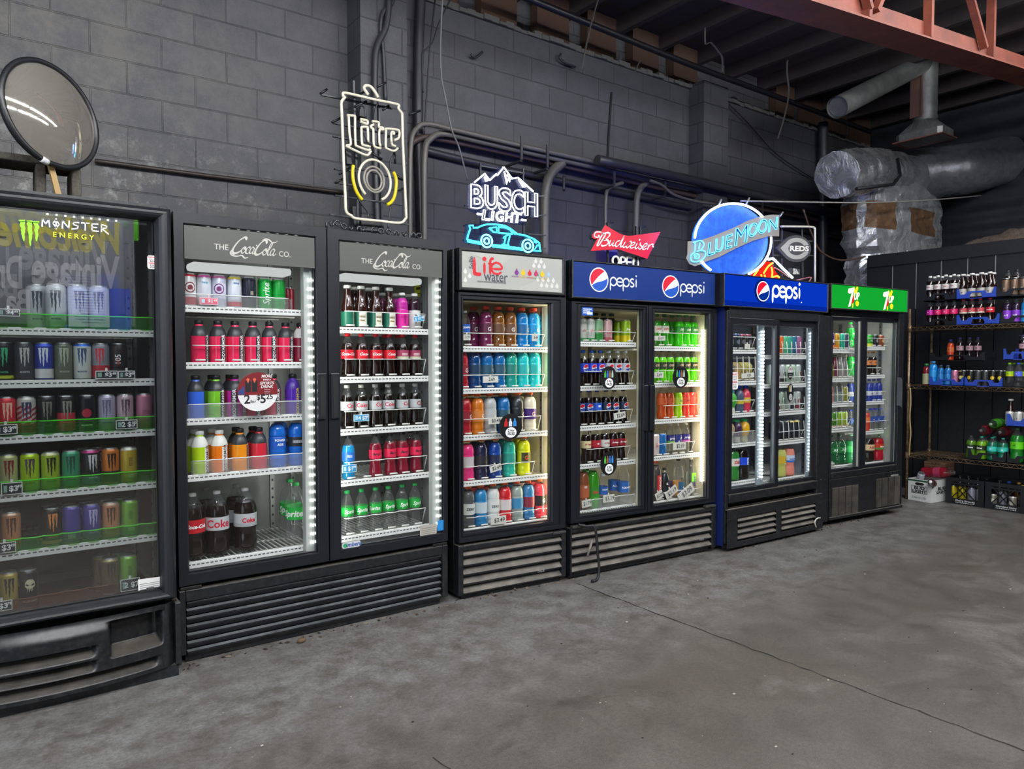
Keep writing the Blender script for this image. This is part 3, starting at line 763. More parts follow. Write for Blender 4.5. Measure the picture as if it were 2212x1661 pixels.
# angular letters: M O(struck through) N S T E R
glyph = {'M': [[(0, 0), (.05, 1), (.45, .35), (.85, 1), (.95, 0)]], 'O': [[(.5, 1), (.08, .55), (.5, 0), (.92, .45), (.5, 1)], [(.5, 1.18), (.5, -.18)]], 'N': [[(.02, 0), (.08, 1), (.85, .05), (.92, 1.05)]],
         'S': [[(.9, .95), (.25, .9), (.12, .62), (.8, .5), (.72, .12), (.0, .0)]], 'T': [[(0, .95), (1, 1)], [(.5, 1), (.46, 0)]], 'E': [[(.9, 1), (.1, .95), (.1, .0), (.95, .02)], [(.1, .5), (.75, .52)]], 'R': [[(.1, 0), (.12, 1), (.85, .85), (.8, .55), (.15, .45), (1.05, -.25)]]}
x = 0; lw = wd_/7.6
for ch in 'MONSTER':
    for st in glyph[ch]:
        pts = [(a[0]-wd_/2+x+p_[0]*lw*.86, a[1]-.02+p_[1]*lw*.95) for p_ in st]
        for p_, q_ in zip(pts, pts[1:]):
            d_ = Vector((q_[0]-p_[0], q_[1]-p_[1])); L_ = d_.length or 1; nx, nz = -d_.y/L_*lw*.085, d_.x/L_*lw*.085
            ex, ez = d_.x/L_*lw*.06, d_.y/L_*lw*.06
            mb.add([(p_[0]+nx-ex, .018, p_[1]+nz-ez), (p_[0]-nx-ex, .018, p_[1]-nz-ez), (q_[0]-nx*.8+ex, .018, q_[1]-nz*.8+ez), (q_[0]+nx*.8+ex, .018, q_[1]+nz*.8+ez)], [(0, 1, 2, 3)], 1)
    x += lw*1.1
e_ = c1.at(160, 509); mb.text('E N E R G Y', .028, e_[0], e_[1], .018, 2, bold=.0004, width=c1.at(208, 512)[0]-c1.at(119, 500)[0])
mb.build('glass_logo', [mat('#8fe81c', .4), mat('#f2f2f2', .4), mat('#c4d42a', .4)], d1)
def roundrect(x0, x1, z0, z1, r, seg=5):
    o = []
    for cx_, cz_, a0_ in ((x1-r, z1-r, 0), (x0+r, z1-r, PI/2), (x0+r, z0+r, PI), (x1-r, z0+r, 1.5*PI)):
        for k in range(seg+1): o.append((cx_+r*cos(a0_+PI/2*k/seg), cz_+r*sin(a0_+PI/2*k/seg)))
    return o
def balance_sticker(c, parent, tl, br, y):
    (x0, z1), (x1, z0) = c.at(*tl, y), c.at(*br, y); mb = MB(); w_ = x1-x0; h_ = z1-z0
    mb.poly(roundrect(x0, x1, z0, z1, w_*.25), y, 0)
    for i, (t, k, m_) in enumerate((('BALANCE', .16, 1), ('WHAT YOU', .08, 2), ('EAT', .14, 2), ('DRINK', .15, 1), ('& DO', .13, 2), ('GOOD', .15, 2))):
        mb.text(t, h_*k, (x0+x1)/2, z1-h_*(.13+.148*i), y-.001, m_, bold=.0003, width=w_*.78 if len(t) > 4 else w_*.5)
    mb.build('balance_sticker', [mat('#ecebe6', .4), mat('#c8234a', .5), mat('#38383a', .5)], parent)
balance_sticker(c1, d1, (318, 551), (340, 582), .017)
(x0, z1), (x1, z0) = c1.at(298, 1246, .016), c1.at(356, 1274, .016)
mb = MB(); mb.add([(x0, .016, c1.at(298, 1252, .016)[1]), (x0, .016, c1.at(298, 1276, .016)[1]), (x1, .016, c1.at(356, 1264, .016)[1]), (x1, .016, c1.at(356, 1244, .016)[1])], [(0, 1, 2, 3)])
for i in range(5): mb.box(x0+.006, x1-.012, .0152, .0155, z0+.008+i*.008, z0+.0095+i*.008, 1)
mb.box((x0+x1)/2-.02, (x0+x1)/2+.01, .015, .0153, z0+.012, z0+.022, 1)
mb.build('data_plate_sticker', [mat('#dcdcd8', .4), mat('#444444', .5)], d1)
# bulging kick panel with swept slots and a dusty niche
mb = MB(); nx_, nz_ = 90, 130; X0, X1 = -.03, c1.at(386, 1380)[0]; Z0, Z1 = .05, db-.012
def s01(t): t = max(0, min(1, t)); return t*t*(3-2*t)
def slot(x, z, zc, h, xr):    # deep at the top edge, easing out to a lip below
    e = s01((xr-x)/.03)
    t = (z-(zc-h/2))/h
    if t < -.05 or t > 1.05: return 0
    return e*.05*s01(t/.75) if t < .92 else e*.05*s01((1.05-t)/.13)
zu = lambda v: c1.at(150, v, -.02)[1]
SL = [(zu(1413), .050, c1.at(209, 1395)[0]), (zu(1445), .050, c1.at(209, 1430)[0]), (zu(1472), .048, c1.at(344, 1400)[0]), (zu(1508), .048, c1.at(325, 1440)[0])]
nb = (c1.at(232, 1350)[0], c1.at(352, 1340)[0], c1.at(300, 1402)[1], c1.at(300, 1325)[1])
for i in range(nz_+1):
    z = Z0+(Z1-Z0)*i/nz_
    for k in range(nx_+1):
        x = X0+(X1-X0)*k/nx_; t = (x-.33)/.40
        y = -.035*(1-t*t)-.0 if abs(t) < 1 else 0
        y -= .025*s01((Z1-z)/.06)*(1-t*t if abs(t) < 1 else 0)
        dpt = max([slot(x, z, *q) for q in SL])
        if nb[0] < x < nb[1] and nb[2] < z < nb[3]:
            dpt = max(dpt, .085*s01((x-nb[0])/.015)*s01((nb[1]-x)/.02)*s01((z-nb[2])/.035)*s01((nb[3]-z)/.008+.2))
        if x > X1-.05: y += .03*s01((x-X1+.05)/.05)
        mb.V.append((x, y+dpt, z))
for i in range(nz_):
    for k in range(nx_):
        a_ = i*(nx_+1)+k; mb.face((a_, a_+1, a_+nx_+2, a_+nx_+1), 0, True)
o = len(mb.V)
mb.build('kick_panel', dusty('kick_panel_plastic', '#0d0f13', '#565148', .36, .5, .97, .8), c1.root, recalc=False)
mb = MB(); mb.cbox(X1-.012, X1+.012, .0, .25, .04, db-.02); mb.box(0, W, .0, .3, .0, .05); mb.build('base_side', M_black, c1.root)
# shelves: rails measured at left / right
def sz(c, l, r, d=.10): return (c.at(*l, d)[1]+c.at(*r, d)[1])/2
Z = {}
G_green = [M_greentray, mat('#4fe02a', .35)]; G_brown = [M_browntray, mat('#6a3c26', .4)]
Z['c1'] = [sz(c1, (0, 709), (322, 718), .09), sz(c1, (0, 824), (328, 823), .09), sz(c1, (0, 946), (332, 929), .09), sz(c1, (0, 1075), (332, 1039), .09), sz(c1, (0, 1201), (332, 1153), .09), sz(c1, (0, 1330), (350, 1266), .09)-.004]
# light slip at the top of the door frame
mb = MB(); mb.box(.08, gx1-.02, .05, .06, gz1-.012, gz1-.004, 0)
for k in range(9): mb.box(.3+k*.03, .306+k*.03, .048, .05, gz1-.011, gz1-.005, 1)
mb.build('light_strip', [mat('#cccccc', .4), glow('#ffffff', 3.)], c1.root)

# ---- grey-header double cooler
c2 = Cooler('drink_cooler', 'black two-door cooler with two grey header panels, under the unlit can-shaped neon', (.71, 3.449), (2.103, 3.448), 2.017)
W = c2.W
g1 = c2.rect((401, 484), (682.5, 514), (403, 1232.6), (683, 1197.7), .01); g2 = c2.rect((732, 523), (954, 540), (737.7, 1186), (957.7, 1148.6), .01)
xa = c2.at(709, 850)[0]; dbz = c2.at(392, 1262)[1]*.5+c2.at(968, 1172)[1]*.5
n = NT('brushed_liner'); n.col(n.ramp(n.noise(5), (.3, '#77797a'), (.7, '#8f9190'))); n.rough(.38); n.b.inputs['Metallic'].default_value = .35; M_liner2 = n.m
c2.shell(g1[2]-.045, c2.H-.06, M_liner2, y0=.05, dividers=(xa,))
dA = c2.door((0, xa-.003, dbz, c2.H), g1, FLAT); dB = c2.door((xa+.003, W, dbz, c2.H), g2, FLAT)
M_hdr = mat('#4c4d49', .4); M_hdrt = mat('#b9b7ae', .45)
def cola_script(mb, cx, cz, w, y, mi, full=True):
    """flowing script word mark in two halves"""
    k = w/10.2
    def st(P, wd=.42, nib=.75, thin=.28): mb.stroke([(cx+(x+z*.28-5.1)*k, cz+(z-1.2)*k) for x, z in P], wd*k, y, mi, nib, thin, 6)
    # first capital: big bowl with long tail
    st([(2.55, 3.0), (2.5, 3.45), (2.05, 3.5), (1.2, 2.7), (.55, 1.3), (.45, .35), (.95, -.05), (1.75, .3), (2.4, 1.0)], .62)
    st([(.3, .75), (.1, .1), (.6, -.45), (1.6, -.6), (2.6, -.35), (3.3, -.85), (4.0, -.6)], .34)
    def o_(x): st([(x+.62, 1.55), (x+.2, 1.35), (x-.02, .75), (x+.2, .18), (x+.6, .3), (x+.8, .9), (x+.6, 1.5), (x+.35, 1.2), (x+.75, 1.05), (x+1.05, 1.3)], .34)
    def c_(x): st([(x+.7, 1.2), (x+.6, 1.6), (x+.2, 1.35), (x, .75), (x+.15, .2), (x+.55, .2), (x+.95, .7)], .34)
    def a_(x):
        st([(x+.75, 1.4), (x+.4, 1.6), (x+.05, 1.0), (x+.1, .3), (x+.4, .25), (x+.72, .9), (x+.85, 1.5)], .34); st([(x+.85, 1.55), (x+.7, .7), (x+.78, .2), (x+1.1, .35), (x+1.3, .7)], .34)
    o_(2.25); c_(3.15); a_(3.95)
    st([(4.95, 2.0), (5.15, 2.1)], .3, None)
    # second capital with flourish over the top
    st([(7.0, 2.6), (6.9, 3.2), (6.4, 3.3), (5.7, 2.5), (5.2, 1.3), (5.15, .45), (5.6, .05), (6.3, .4), (6.9, 1.1)], .6)
    st([(5.85, 3.2), (6.5, 3.65), (7.4, 3.5), (8.2, 3.0), (8.9, 3.1), (9.2, 3.5)], .3)
    o_(6.75)
    st([(7.75, .9), (8.2, 2.1), (8.25, 2.8), (7.95, 2.6), (7.8, 1.4), (7.85, .4), (8.15, .2), (8.5, .7)], .36)
    a_(8.35)
for g, hb, ctr, dr, pw in ((g1, 572, (568, 540), dA, (466, 498, 606, 628)), (g2, 592, (858, 570), dB, (783, 806, 893, 910))):
    a_, b_, c_, d_ = g; hz = c2.at(540 if g is g1 else 840, 569 if g is g1 else 592, .012)[1]
    mb = MB(); mb.box(a_+.002, b_-.002, .008, .0095, hz, d_-.003)
    q0, q1 = (c2.at(496, 540)[0], c2.at(602, 545)[0]) if g is g1 else (c2.at(806, 570)[0], c2.at(890, 575)[0])
    zc = (c2.at(550, 538)[1] if g is g1 else c2.at(848, 567)[1])
    cola_script(mb, (q0+q1)/2, zc, (q1-q0)*.98, .0065, 1)
    t0 = c2.at(479, 536)[0] if g is g1 else c2.at(794, 564)[0]; t1 = c2.at(616, 549)[0] if g is g1 else c2.at(902, 575)[0]
    mb.text('THE', .036, t0, zc-.004, .0065, 1, width=.062, bold=.0003); mb.text('CO.', .036, t1, zc-.012, .0065, 1, width=.055, bold=.0003)
    mb.build('header_panel', [M_hdr, M_hdrt], dr)
    mb = MB(); mb.cbox(a_+.04, b_-.10, .05, .16, hz-.04, hz-.005, .012); mb.build('lamp_cover', glow('#eef3f0', .55), c2.root)
for s_, x_ in ((-1, xa-.034), (1, xa+.034)):
    mb = MB(); z_a, z_b = c2.at(712, 905)[1], c2.at(712, 806)[1]
    mb.cbox(x_-.022, x_+.022, -.012, .004, z_a, z_b, .004); mb.box(x_-.012, x_+.012, -.0125, -.011, z_a+.015, z_b-.015, 1)
    mb.build('handle', [mat('#1a1d23', .35), mat('#050608', .6)], dA if s_ < 0 else dB)
for dr, x_ in ((dA, .05), (dB, W-.05)):
    mb = MB(); mb.cbox(x_-.045, x_+.045, .0, .05, dbz-.02, dbz-.006, .002); mb.build('hinge', mat('#2b2b2b', .4, .6), dr)
mb = MB(); kz0, kz1 = .075, dbz-.022
lz0, lz1 = (c2.at(405, 1424)[1]+c2.at(950, 1300)[1])/2, (c2.at(405, 1300)[1]+c2.at(957, 1198)[1])/2
lx0, lx1 = c2.at(405, 1330)[0], c2.at(955, 1250)[0]
mb.cbox(0, lx0-.006, .0, .05, kz0-.03, kz1, .004, 1); mb.cbox(lx1+.004, W, .0, .05, kz0-.03, kz1, .004, 1); mb.cbox(lx0-.006, lx1+.004, .0, .05, lz1, kz1, .004, 1); mb.box(lx0-.004, lx1+.004, .034, .05, lz0-.02, lz1, 1)
louvers(mb, lx0, lx1, lz0, lz1, 7, -.004, .020, 0, .17)
mb.build('grille', [M_louver2, M_black], c2.root)
mb = MB(); x0, z1 = c2.at(739, 1168, .006); x1, z0 = c2.at(779, 1184, .006)
z0, z1 = c2.at(758, 1183, .006)[1], c2.at(758, 1170, .006)[1]
mb.poly(roundrect(x0, x1, z0, z1, .01), .006, 0); mb.text('imbera', .03, (x0+x1)/2+.012, (z0+z1)/2, .005, 1, shear=.25, bold=.0006); mb.disc(x0+.016, (z0+z1)/2, .011, .005, 2)
mb.build('maker_sticker', [mat('#c4c6c6', .4), mat('#1d4f9b', .4), mat('#2f9a62', .4)], dB)
mb = MB(); x0, z1 = c2.at(907, 1136, .006); x1, z0 = c2.at(943, 1152, .006); mb.box(x0, x1, .005, .006, z0, z1)
for i in range(4): mb.box(x0+.008, x1-.01, .0044, .0048, z0+.008+i*.01, z0+.0095+i*.01, 1)
x2 = c2.at(945, 1140, .006)[0]; x3 = c2.at(958, 1140, .006)[0]; mb.box(x2, x3, .005, .006, z0+.012, z1+.014, 2)
mb.build('data_plate_sticker', [mat('#a9a59b', .4), mat('#55524c', .5), mat('#2b83c4', .4)], dB)
rA = (g1[0]+.004, c2.at(663.5, 780, .1)[0]); rB = (g2[0]+.004, c2.at(926, 780, .1)[0])
Z['c2A'] = [sz(c2, (403, 666), (663, 671)), sz(c2, (404, 785.7), (663, 785.7)), sz(c2, (404, 907), (663, 897)), sz(c2, (404, 1029), (663, 1008)), sz(c2, (404, 1216), (661, 1180))]
Z['c2B'] = [sz(c2, (737, 710), (925, 714)), sz(c2, (738, 816), (926, 816)), sz(c2, (740, 930), (926, 920)), sz(c2, (740, 1038), (926, 1024)), sz(c2, (740, 1163), (925, 1132))]
# bright mullions with rows of small lamps
for g in (g1, g2):
    mb = MB(); mb.cbox(g[1]-.045, g[1]+.012, .045, .09, g[2]-.03, g[3]+.02, .004); mb.build('mullion', mat('#b4b8b4', .5), c2.root)
    c2.strip(g[1]-.012, .036, g[2]+.02, g[3]-.16, glow('#fbfdf4', 13.), .0032, .042)
    mb = MB()
    k = g[0]+.1
    while k < g[1]-.05: mb.box(k, k+.01, .012, .02, g[3]-.012, g[3]-.006); k += .045
    mb.build('light_strip', WHITE, c2.root)
    mb = MB(); mb.box(g[0]-.025, g[0]-.013, .052, .064, g[2]+.02, g[3]-.02); mb.build('light_strip', glow('#fbfdf4', 26.), c2.root)  # hidden strip, added behind the left frame to light the goods

# ---- white-header cooler
c3 = Cooler('drink_cooler', 'black one-door cooler with a white header of coloured drops, under the mountain neon', (2.17, 3.447), (2.911, 3.38), 1.992)
W = c3.W
g = c3.rect((1000, 647), (1190, 656), (1000, 1153), (1189, 1122), .014)
dz0 = (c3.at(987, 1172)[1]+c3.at(1220, 1143)[1])/2; dz1 = (c3.at(985, 630)[1]+c3.at(1221, 643)[1])/2
n = NT('cream_liner'); n.col(n.ramp(n.noise(3), (.3, '#d9d2b8'), (.7, '#e6e0ca'))); n.rough(.45); M_cream = n.m
c3.shell(g[2]-.04, dz1-.03, M_cream, y0=.06)
d3 = c3.door((.006, W-.006, dz0, dz1), g, STEP)
hp = c3.rect((998.7, 540.5), (1215, 562), (998.7, 618.7), (1215, 633), -.005)
def header(c, hp, mats, paint, z0=None, y=0., lip=.018, depth=.2, name='header_panel'):
    a, b, z0_, z1 = hp
    mb = MB(); mb.ring(a-lip, b+lip, z0_-lip, z1+lip, [(0, depth), (0, y-.004), (.004, y-.008), (.6*lip, y-.008), (lip, y)]); mb.box(a-lip, b+lip, y+.03, depth, z0_-lip, z1+lip)
    mb.build('header_box', M_black, c.root)
    mb = MB(); mb.box(a, b, y, y+.004, z0_, z1); paint(mb, a, b, z0_, z1, y-.0012); return mb.build(name, mats, c.root)
def drop(mb, x, z, s_, y, mi, lines=False):
    P = [(x+s_*.5*r_*sin(t), z+s_*(.35-.5*(1-cos(t))*.5*2+.15)) for t, r_ in ()]
    pts = [(x, z+s_*.62)]+[(x+s_*.38*sin(t)*(1 if t > .4 else .6), z-s_*.12+s_*.38*cos(t)) for t in [.5+k*(2*PI-1.)/14 for k in range(15)]]
    mb.poly(pts, y, mi)
def paint3(mb, a, b, z0, z1, y):
    w_, h_ = b-a, z1-z0; X = lambda t: a+w_*t; Zz = lambda t: z0+h_*t
    mb.poly([(X(.07), z1-.001), (X(.5), z1-.001), (X(.34), Zz(.62))], y, 7); mb.poly([(X(.5), z0+.001), (X(.97), z0+.001), (X(.97), Zz(.25)), (X(.72), Zz(.3))], y, 7)
    lx = X(.115); 
    mb.stroke([(lx, Zz(.86)), (lx, Zz(.45)), (lx+.005, Zz(.40)), (lx+w_*.04, Zz(.385)), (lx+w_*.065, Zz(.40))], .020, y-.0006, 1, n=4)
    mb.stroke([(X(.21), Zz(.73)), (X(.21), Zz(.40))], .016, y-.0006, 1); mb.disc(X(.21), Zz(.83), .013, y-.0006, 1)
    mb.stroke([(X(.30), Zz(.86)), (X(.275), Zz(.84)), (X(.265), Zz(.74)), (X(.265), Zz(.40))], .016, y-.0006, 1); mb.box(X(.245), X(.30), y-.0006, y, Zz(.69), Zz(.73), 1)
    mb.stroke([(X(.285), Zz(.57)), (X(.375), Zz(.585)), (X(.365), Zz(.70)), (X(.325), Zz(.75)), (X(.285), Zz(.68)), (X(.28), Zz(.54)), (X(.30), Zz(.45)), (X(.34), Zz(.43)), (X(.375), Zz(.49))], .013, y-.0006, 1)
    mb.text('water', .082, X(.32), Zz(.335), y-.0007, 2, bold=.0004, width=w_*.23)
    mb.text('vitamin enhanced water beverage', .018, X(.28), Zz(.19), y-.0007, 2, width=w_*.28)
    mb.text('SoBe', .035, X(.086), Zz(.70), y-.0007, 2, rot=PI/2, bold=.0003)
    for i, m_ in enumerate((3, 4, 1, 5, 4, 6)): drop(mb, X(.525+.066*i), Zz(.53), .037 if i < 5 else .028, y-.0007, m_)
    mb.poly([(X(.735), Zz(.46)), (X(.742), Zz(.56)), (X(.75), Zz(.45))], y-.0012, 8)
    for i, (t, m_) in enumerate((('ENLIGHTEN', 3), ('ENERGY', 4), ('CHALLENGE', 1), ('DETOX', 8), ('PURIFY', 4))): mb.text(t, .014, X(.51+.075*i), Zz(.395-.006*i), y-.0007, m_, width=w_*.068)
    for r_, (zz, n_, x_) in enumerate(((.9, 2, .72), (.76, 3, .70), (.36, 4, .74), (.2, 4, .78))):
        for i in range(n_): drop(mb, X(x_+.055*i), Zz(zz), .03, y-.0004, 9)
    for i in range(3): drop(mb, X(.03+.04*(i % 2)), Zz(.45-.12*i), .03, y-.0004, 9)
header(c3, hp, [mat('#a3a49e', .3), mat('#c3202c', .4), mat('#3b4048', .4), mat('#6d2a78', .4), mat('#d8b012', .4), mat('#b01f5c', .4), mat('#8fb4d6', .4), mat('#aaaaa4', .3), mat('#2f8a4a', .4), mat('#cbcbc6', .3)], paint3)
mb = MB(); gx0, gx1_ = c3.at(1001, 1250)[0], c3.at(1213, 1200)[0]; gz0_, gz1_ = (c3.at(1002, 1292)[1]+c3.at(1213, 1250)[1])/2, (c3.at(1001, 1190)[1]+c3.at(1213, 1157)[1])/2
mb.cbox(0, gx0, -.004, .06, .03, gz1_+.03, .005, 1); mb.cbox(gx1_, W, -.004, .06, .03, gz1_+.03, .005, 1); mb.cbox(gx0, gx1_, -.004, .06, gz1_, gz1_+.03, .005, 1); mb.box(gx0, gx1_, .03, .06, gz0_-.02, gz1_, 1)
louvers(mb, gx0, gx1_, gz0_, gz1_, 5, -.002, .032, 0, .52)
mb.text('TRUE', .022, W*.72, gz0_+.085, -.0345, 2, bold=.0004, shear=.2)
mb.build('grille', [M_louver, M_black, mat('#888888', .5)], c3.root)
mb = MB(); mb.cbox(W-.10, W-.004, -.01, .02, dz0-.03, dz0-.014, .003); mb.build('hinge', mat('#555555', .4, .7), d3)
r3 = (g[0]+.003, c3.at(1185, 800, .1)[0]); g3 = g
Z['c3'] = [sz(c3, (1000, 751), (1185, 753)), sz(c3, (1000, 840), (1185, 840)), sz(c3, (1001, 941), (1186, 934)), sz(c3, (1001, 1043), (1186, 1024)), sz(c3, (1001, 1146), (1186, 1119))]
c3.strip(g[1]+.052, .07, g[2]+.02, g[3]-.03, glow('#ffeec4', 24.), .02); c3.strip(g[0]-.012, .07, g[2]+.02, g[3]-.03, glow('#ffeec4', 6.), .014)
# round promotion sticker helper: dark disc with little bottles and a pale price disc
def promo(c, parent, uv, y, price, pre, cols, rx, rz, cap2=None):
    x, z = c.at(*uv, y); mb = MB(); s_ = rz
    mb.disc(x, z, rz, y, 0, 36, rx)
    for i, cl in enumerate(cols):
        k = (i-(len(cols)-1)/2)*rx*1.15/len(cols); hh = .62*s_
        mb.poly([(x+k-.09*rx*2/len(cols)*2.4, z+.02*s_), (x+k+.09*rx*2/len(cols)*2.4, z+.02*s_), (x+k+.2*rx*2/len(cols)*1.1, z+hh*.55), (x+k+.06*rx, z+hh*.8), (x+k+.06*rx, z+hh), (x+k-.06*rx, z+hh), (x+k-.06*rx, z+hh*.8), (x+k-.2*rx*2/len(cols)*1.1, z+hh*.55)], y-.0006, 3+i)
    mb.disc(x+.05*rx, z-.45*s_, .40*s_, y-.0009, 1, 28, .48*rx)
    mb.text(pre, .24*s_, x+.05*rx, z-.30*s_, y-.0014, 2, bold=.0006, width=.6*rx); mb.text(price, .32*s_, x+.05*rx, z-.56*s_, y-.0014, 2, bold=.0008, width=.62*rx)
    return mb.build('promotion_sticker', [mat('#131316', .4), mat('#ecece9', .4), mat('#19191b', .5)]+[mat(q, .4) for q in cols], parent)
promo(c3, d3, (1102.5, 921.5), .011, '$5.50', '2 for', ('#b3241f', '#cfd4da', '#2f7fc4'), c3.at(1127, 921, .01)[0]-c3.at(1102.5, 921, .01)[0], c3.at(1102, 893.5, .01)[1]-c3.at(1102, 921.5, .01)[1])
# big two-part disc on the left door of the grey-header cooler
x, z = c2.at(557, 846, .007); R_ = c2.at(557, 804, .007)[1]-z; Rx = c2.at(600, 846, .007)[0]-x; mb = MB()
mb.disc(x, z, R_, .007, 0, 44, Rx)
lo = [(x+Rx*cos(t), z+R_*sin(t)) for t in [PI+.17+k*(PI-.34)/20 for k in range(21)]]; mb.poly(lo, .0064, 1)
mb.text('2', .058, x-.050, z-.036, .006, 2, bold=.0014); mb.text('for', .022, x-.022, z-.046, .006, 2, bold=.0004); mb.text('$', .034, x+.002, z-.028, .006, 2, bold=.0008); mb.text('5', .058, x+.024, z-.036, .006, 2, bold=.0014); mb.text('25', .034, x+.054, z-.026, .006, 2, bold=.0008)
for i, t in enumerate(('MORE', 'THAN A', 'SPORTS', 'DRINK')): mb.text(t, .019 if i != 1 else .01, x+.042, z+.072-.0165*i, .006, 1, shear=.2, bold=.0005)
for i in range(3): mb.box(x+.03, x+.058, .006, .0063, z+.008-.008*i, z+.0095-.008*i, 1)
for i in range(2):
    k = x-.045+.03*i; mb.poly([(k-.012, z), (k+.012, z), (k+.013, z+.045), (k+.006, z+.062), (k-.006, z+.062), (k-.013, z+.045)], .0063, 2); mb.poly([(k-.008, z+.058), (k, z+.066), (k+.008, z+.058), (k, z+.04)], .006, 3)
mb.poly([(x-Rx*.93, z+.004), (x-Rx*.97, z-.012), (x-.062, z-.012), (x-.062, z+.03)], .0061, 4)
mb.build('promotion_sticker', [mat('#6d1a20', .4), mat('#d2d2d0', .4), mat('#111114', .5), mat('#c25a3a', .5), mat('#24386f', .5)], dA)

# ---- wide blue-header cooler
c4 = Cooler('drink_cooler', 'wide black two-door cooler with an unlit blue header carrying two globe logos', (2.933, 3.362), (4.222, 3.272), 1.985)
W = c4.W
gA = c4.rect((1254, 661), (1389, 669), (1252, 1112), (1385, 1094.5), .014); gB = c4.rect((1412, 673), (1530, 678), (1411, 1090), (1527, 1075), .014)
dz0 = (c4.at(1226, 1137)[1]+c4.at(1549, 1080)[1])/2; dz1 = (c4.at(1229, 645)[1]+c4.at(1551, 672)[1])/2; xm = c4.at(1400, 850)[0]
M_grey4 = mat('#55564f', .45)
c4.shell(min(gA[2], gB[2])-.03, dz1-.03, M_cream, y0=.06, dividers=(xm,))
dA4 = c4.door((.006, xm-.003, dz0, dz1), gA, STEP); dB4 = c4.door((xm+.003, W-.006, dz0, dz1), gB, STEP)
def globe(mb, cx, cz, rx, rz, y, white, red, blue, tilt=.5, crown=None):
    if crown is not None:
        P = []
        for k in range(72): t = 2*PI*k/72; q = 1.16+.05*cos(t*21); P.append((cx-.16*rx+rx*q*cos(t), cz+rz*q*sin(t)))
        mb.poly(P, y+.0006, crown)
    mb.disc(cx, cz, rz*1.0, y, white, 48, rx); c_, s_ = cos(tilt), sin(tilt); e = .9; N_ = 26
    def w(x, z): return (cx+rx*e*(x*c_-z*s_), cz+rz*e*(x*s_+z*c_))
    top = []; bot = []
    for i in range(N_+1):
        x = -1+2*i/N_; q = sqrt(max(0, 1-x*x))
        f1 = -.06+.23*(x+1)+.10*sin((x+1)*1.57); f2 = -.10-.10*(x+1)+.06*sin((x+1)*3.1)
        f1 = max(-q, min(q, f1)); f2 = max(-q, min(q, f2)); top.append((x, f1, q)); bot.append((x, -q, min(f2, f1)))
    for L_, mi in ((top, red), (bot, blue)):
        for p_, q_ in zip(L_, L_[1:]): mb.add([(w(p_[0], p_[1])[0], y-.0006, w(p_[0], p_[1])[1]), (w(q_[0], q_[1])[0], y-.0006, w(q_[0], q_[1])[1]), (w(q_[0], q_[2])[0], y-.0006, w(q_[0], q_[2])[1]), (w(p_[0], p_[2])[0], y-.0006, w(p_[0], p_[2])[1])], [(0, 1, 2, 3)], mi)
def pepsi_word(mb, x0, x1, z, y, mi, wgt=.0):
    """round light lettering: p e p s i"""
    w_ = x1-x0; k = w_/4.15; t = .17*k+wgt
    def arc(cx, r, a0, a1, n_=14): return [(cx+r*cos(a0+(a1-a0)*i/n_), z+r*sin(a0+(a1-a0)*i/n_)) for i in range(n_+1)]
    r = .46*k
    for cx in (x0+.5*k, x0+2.42*k):
        mb.stroke(arc(cx, r, 0, 2*PI, 18), t, y, mi, n=2); mb.stroke([(cx-r, z+.0), (cx-r, z-1.05*k)], t, y, mi)
    cx = x0+1.46*k; mb.stroke(arc(cx, r, -.65, -2*PI+.02, 18)[::1], t, y, mi, n=2); mb.stroke([(cx-r, z), (cx+r, z)], t*.9, y, mi)
    cx = x0+3.33*k; mb.stroke([(cx+.26*k, z+.36*k), (cx, z+.46*k), (cx-.25*k, z+.3*k), (cx-.12*k, z+.06*k), (cx+.16*k, z-.08*k), (cx+.26*k, z-.28*k), (cx, z-.46*k), (cx-.28*k, z-.36*k)], t, y, mi)
    cx = x0+3.95*k; mb.stroke([(cx, z+.48*k), (cx, z-.5*k)], t, y, mi); mb.disc(cx, z+.82*k, t*.62, y, mi, 14)
hp = c4.rect((1240, 565), (1551, 592), (1239, 635), (1551, 662), -.005)
def paint4(mb, a, b, z0, z1, y):
    for uv, eu, ev, t0, t1 in (((1295, 604), 1315, 578, (1319, 609), (1378, 613)), ((1450, 619), 1468, 595, (1471, 623), (1524, 626))):
        x, z = c4.at(*uv, -.006); rx = c4.at(eu, uv[1], -.006)[0]-x; rz = c4.at(uv[0], ev, -.006)[1]-z
        globe(mb, x, z, rx*1.02, rz*1.02, y, 1, 2, 3); q0, q1 = c4.at(*t0, -.006), c4.at(*t1, -.006)
        pepsi_word(mb, q0[0], q1[0], (q0[1]+q1[1])/2+.004, y, 1)
header(c4, hp, [mat('#163070', .3), mat('#dfe2e6', .4), mat('#c8102e', .4), mat('#1b4fae', .4)], paint4, lip=.011)
mb = MB(); gx0, gx1_ = c4.at(1235, 1200)[0], c4.at(1537, 1130)[0]; gz0_, gz1_ = (c4.at(1235, 1243)[1]+c4.at(1537, 1184)[1])/2, (c4.at(1235, 1148)[1]+c4.at(1537, 1107)[1])/2
mb.cbox(0, gx0, -.004, .06, .03, gz1_+.03, .005, 1); mb.cbox(gx1_, W, -.004, .06, .03, gz1_+.03, .005, 1); mb.cbox(gx0, gx1_, -.004, .06, gz1_, gz1_+.025, .005, 1); mb.box(gx0, gx1_, .03, .06, gz0_-.02, gz1_, 1)
louvers(mb, gx0, gx1_, gz0_, gz1_, 5, -.002, .032, 0, .52); mb.text('TRUE', .02, W*.86, gz0_+.085, -.0345, 2, bold=.0004, shear=.2)
mb.build('grille', [M_louver, M_black, mat('#888888', .5)], c4.root)
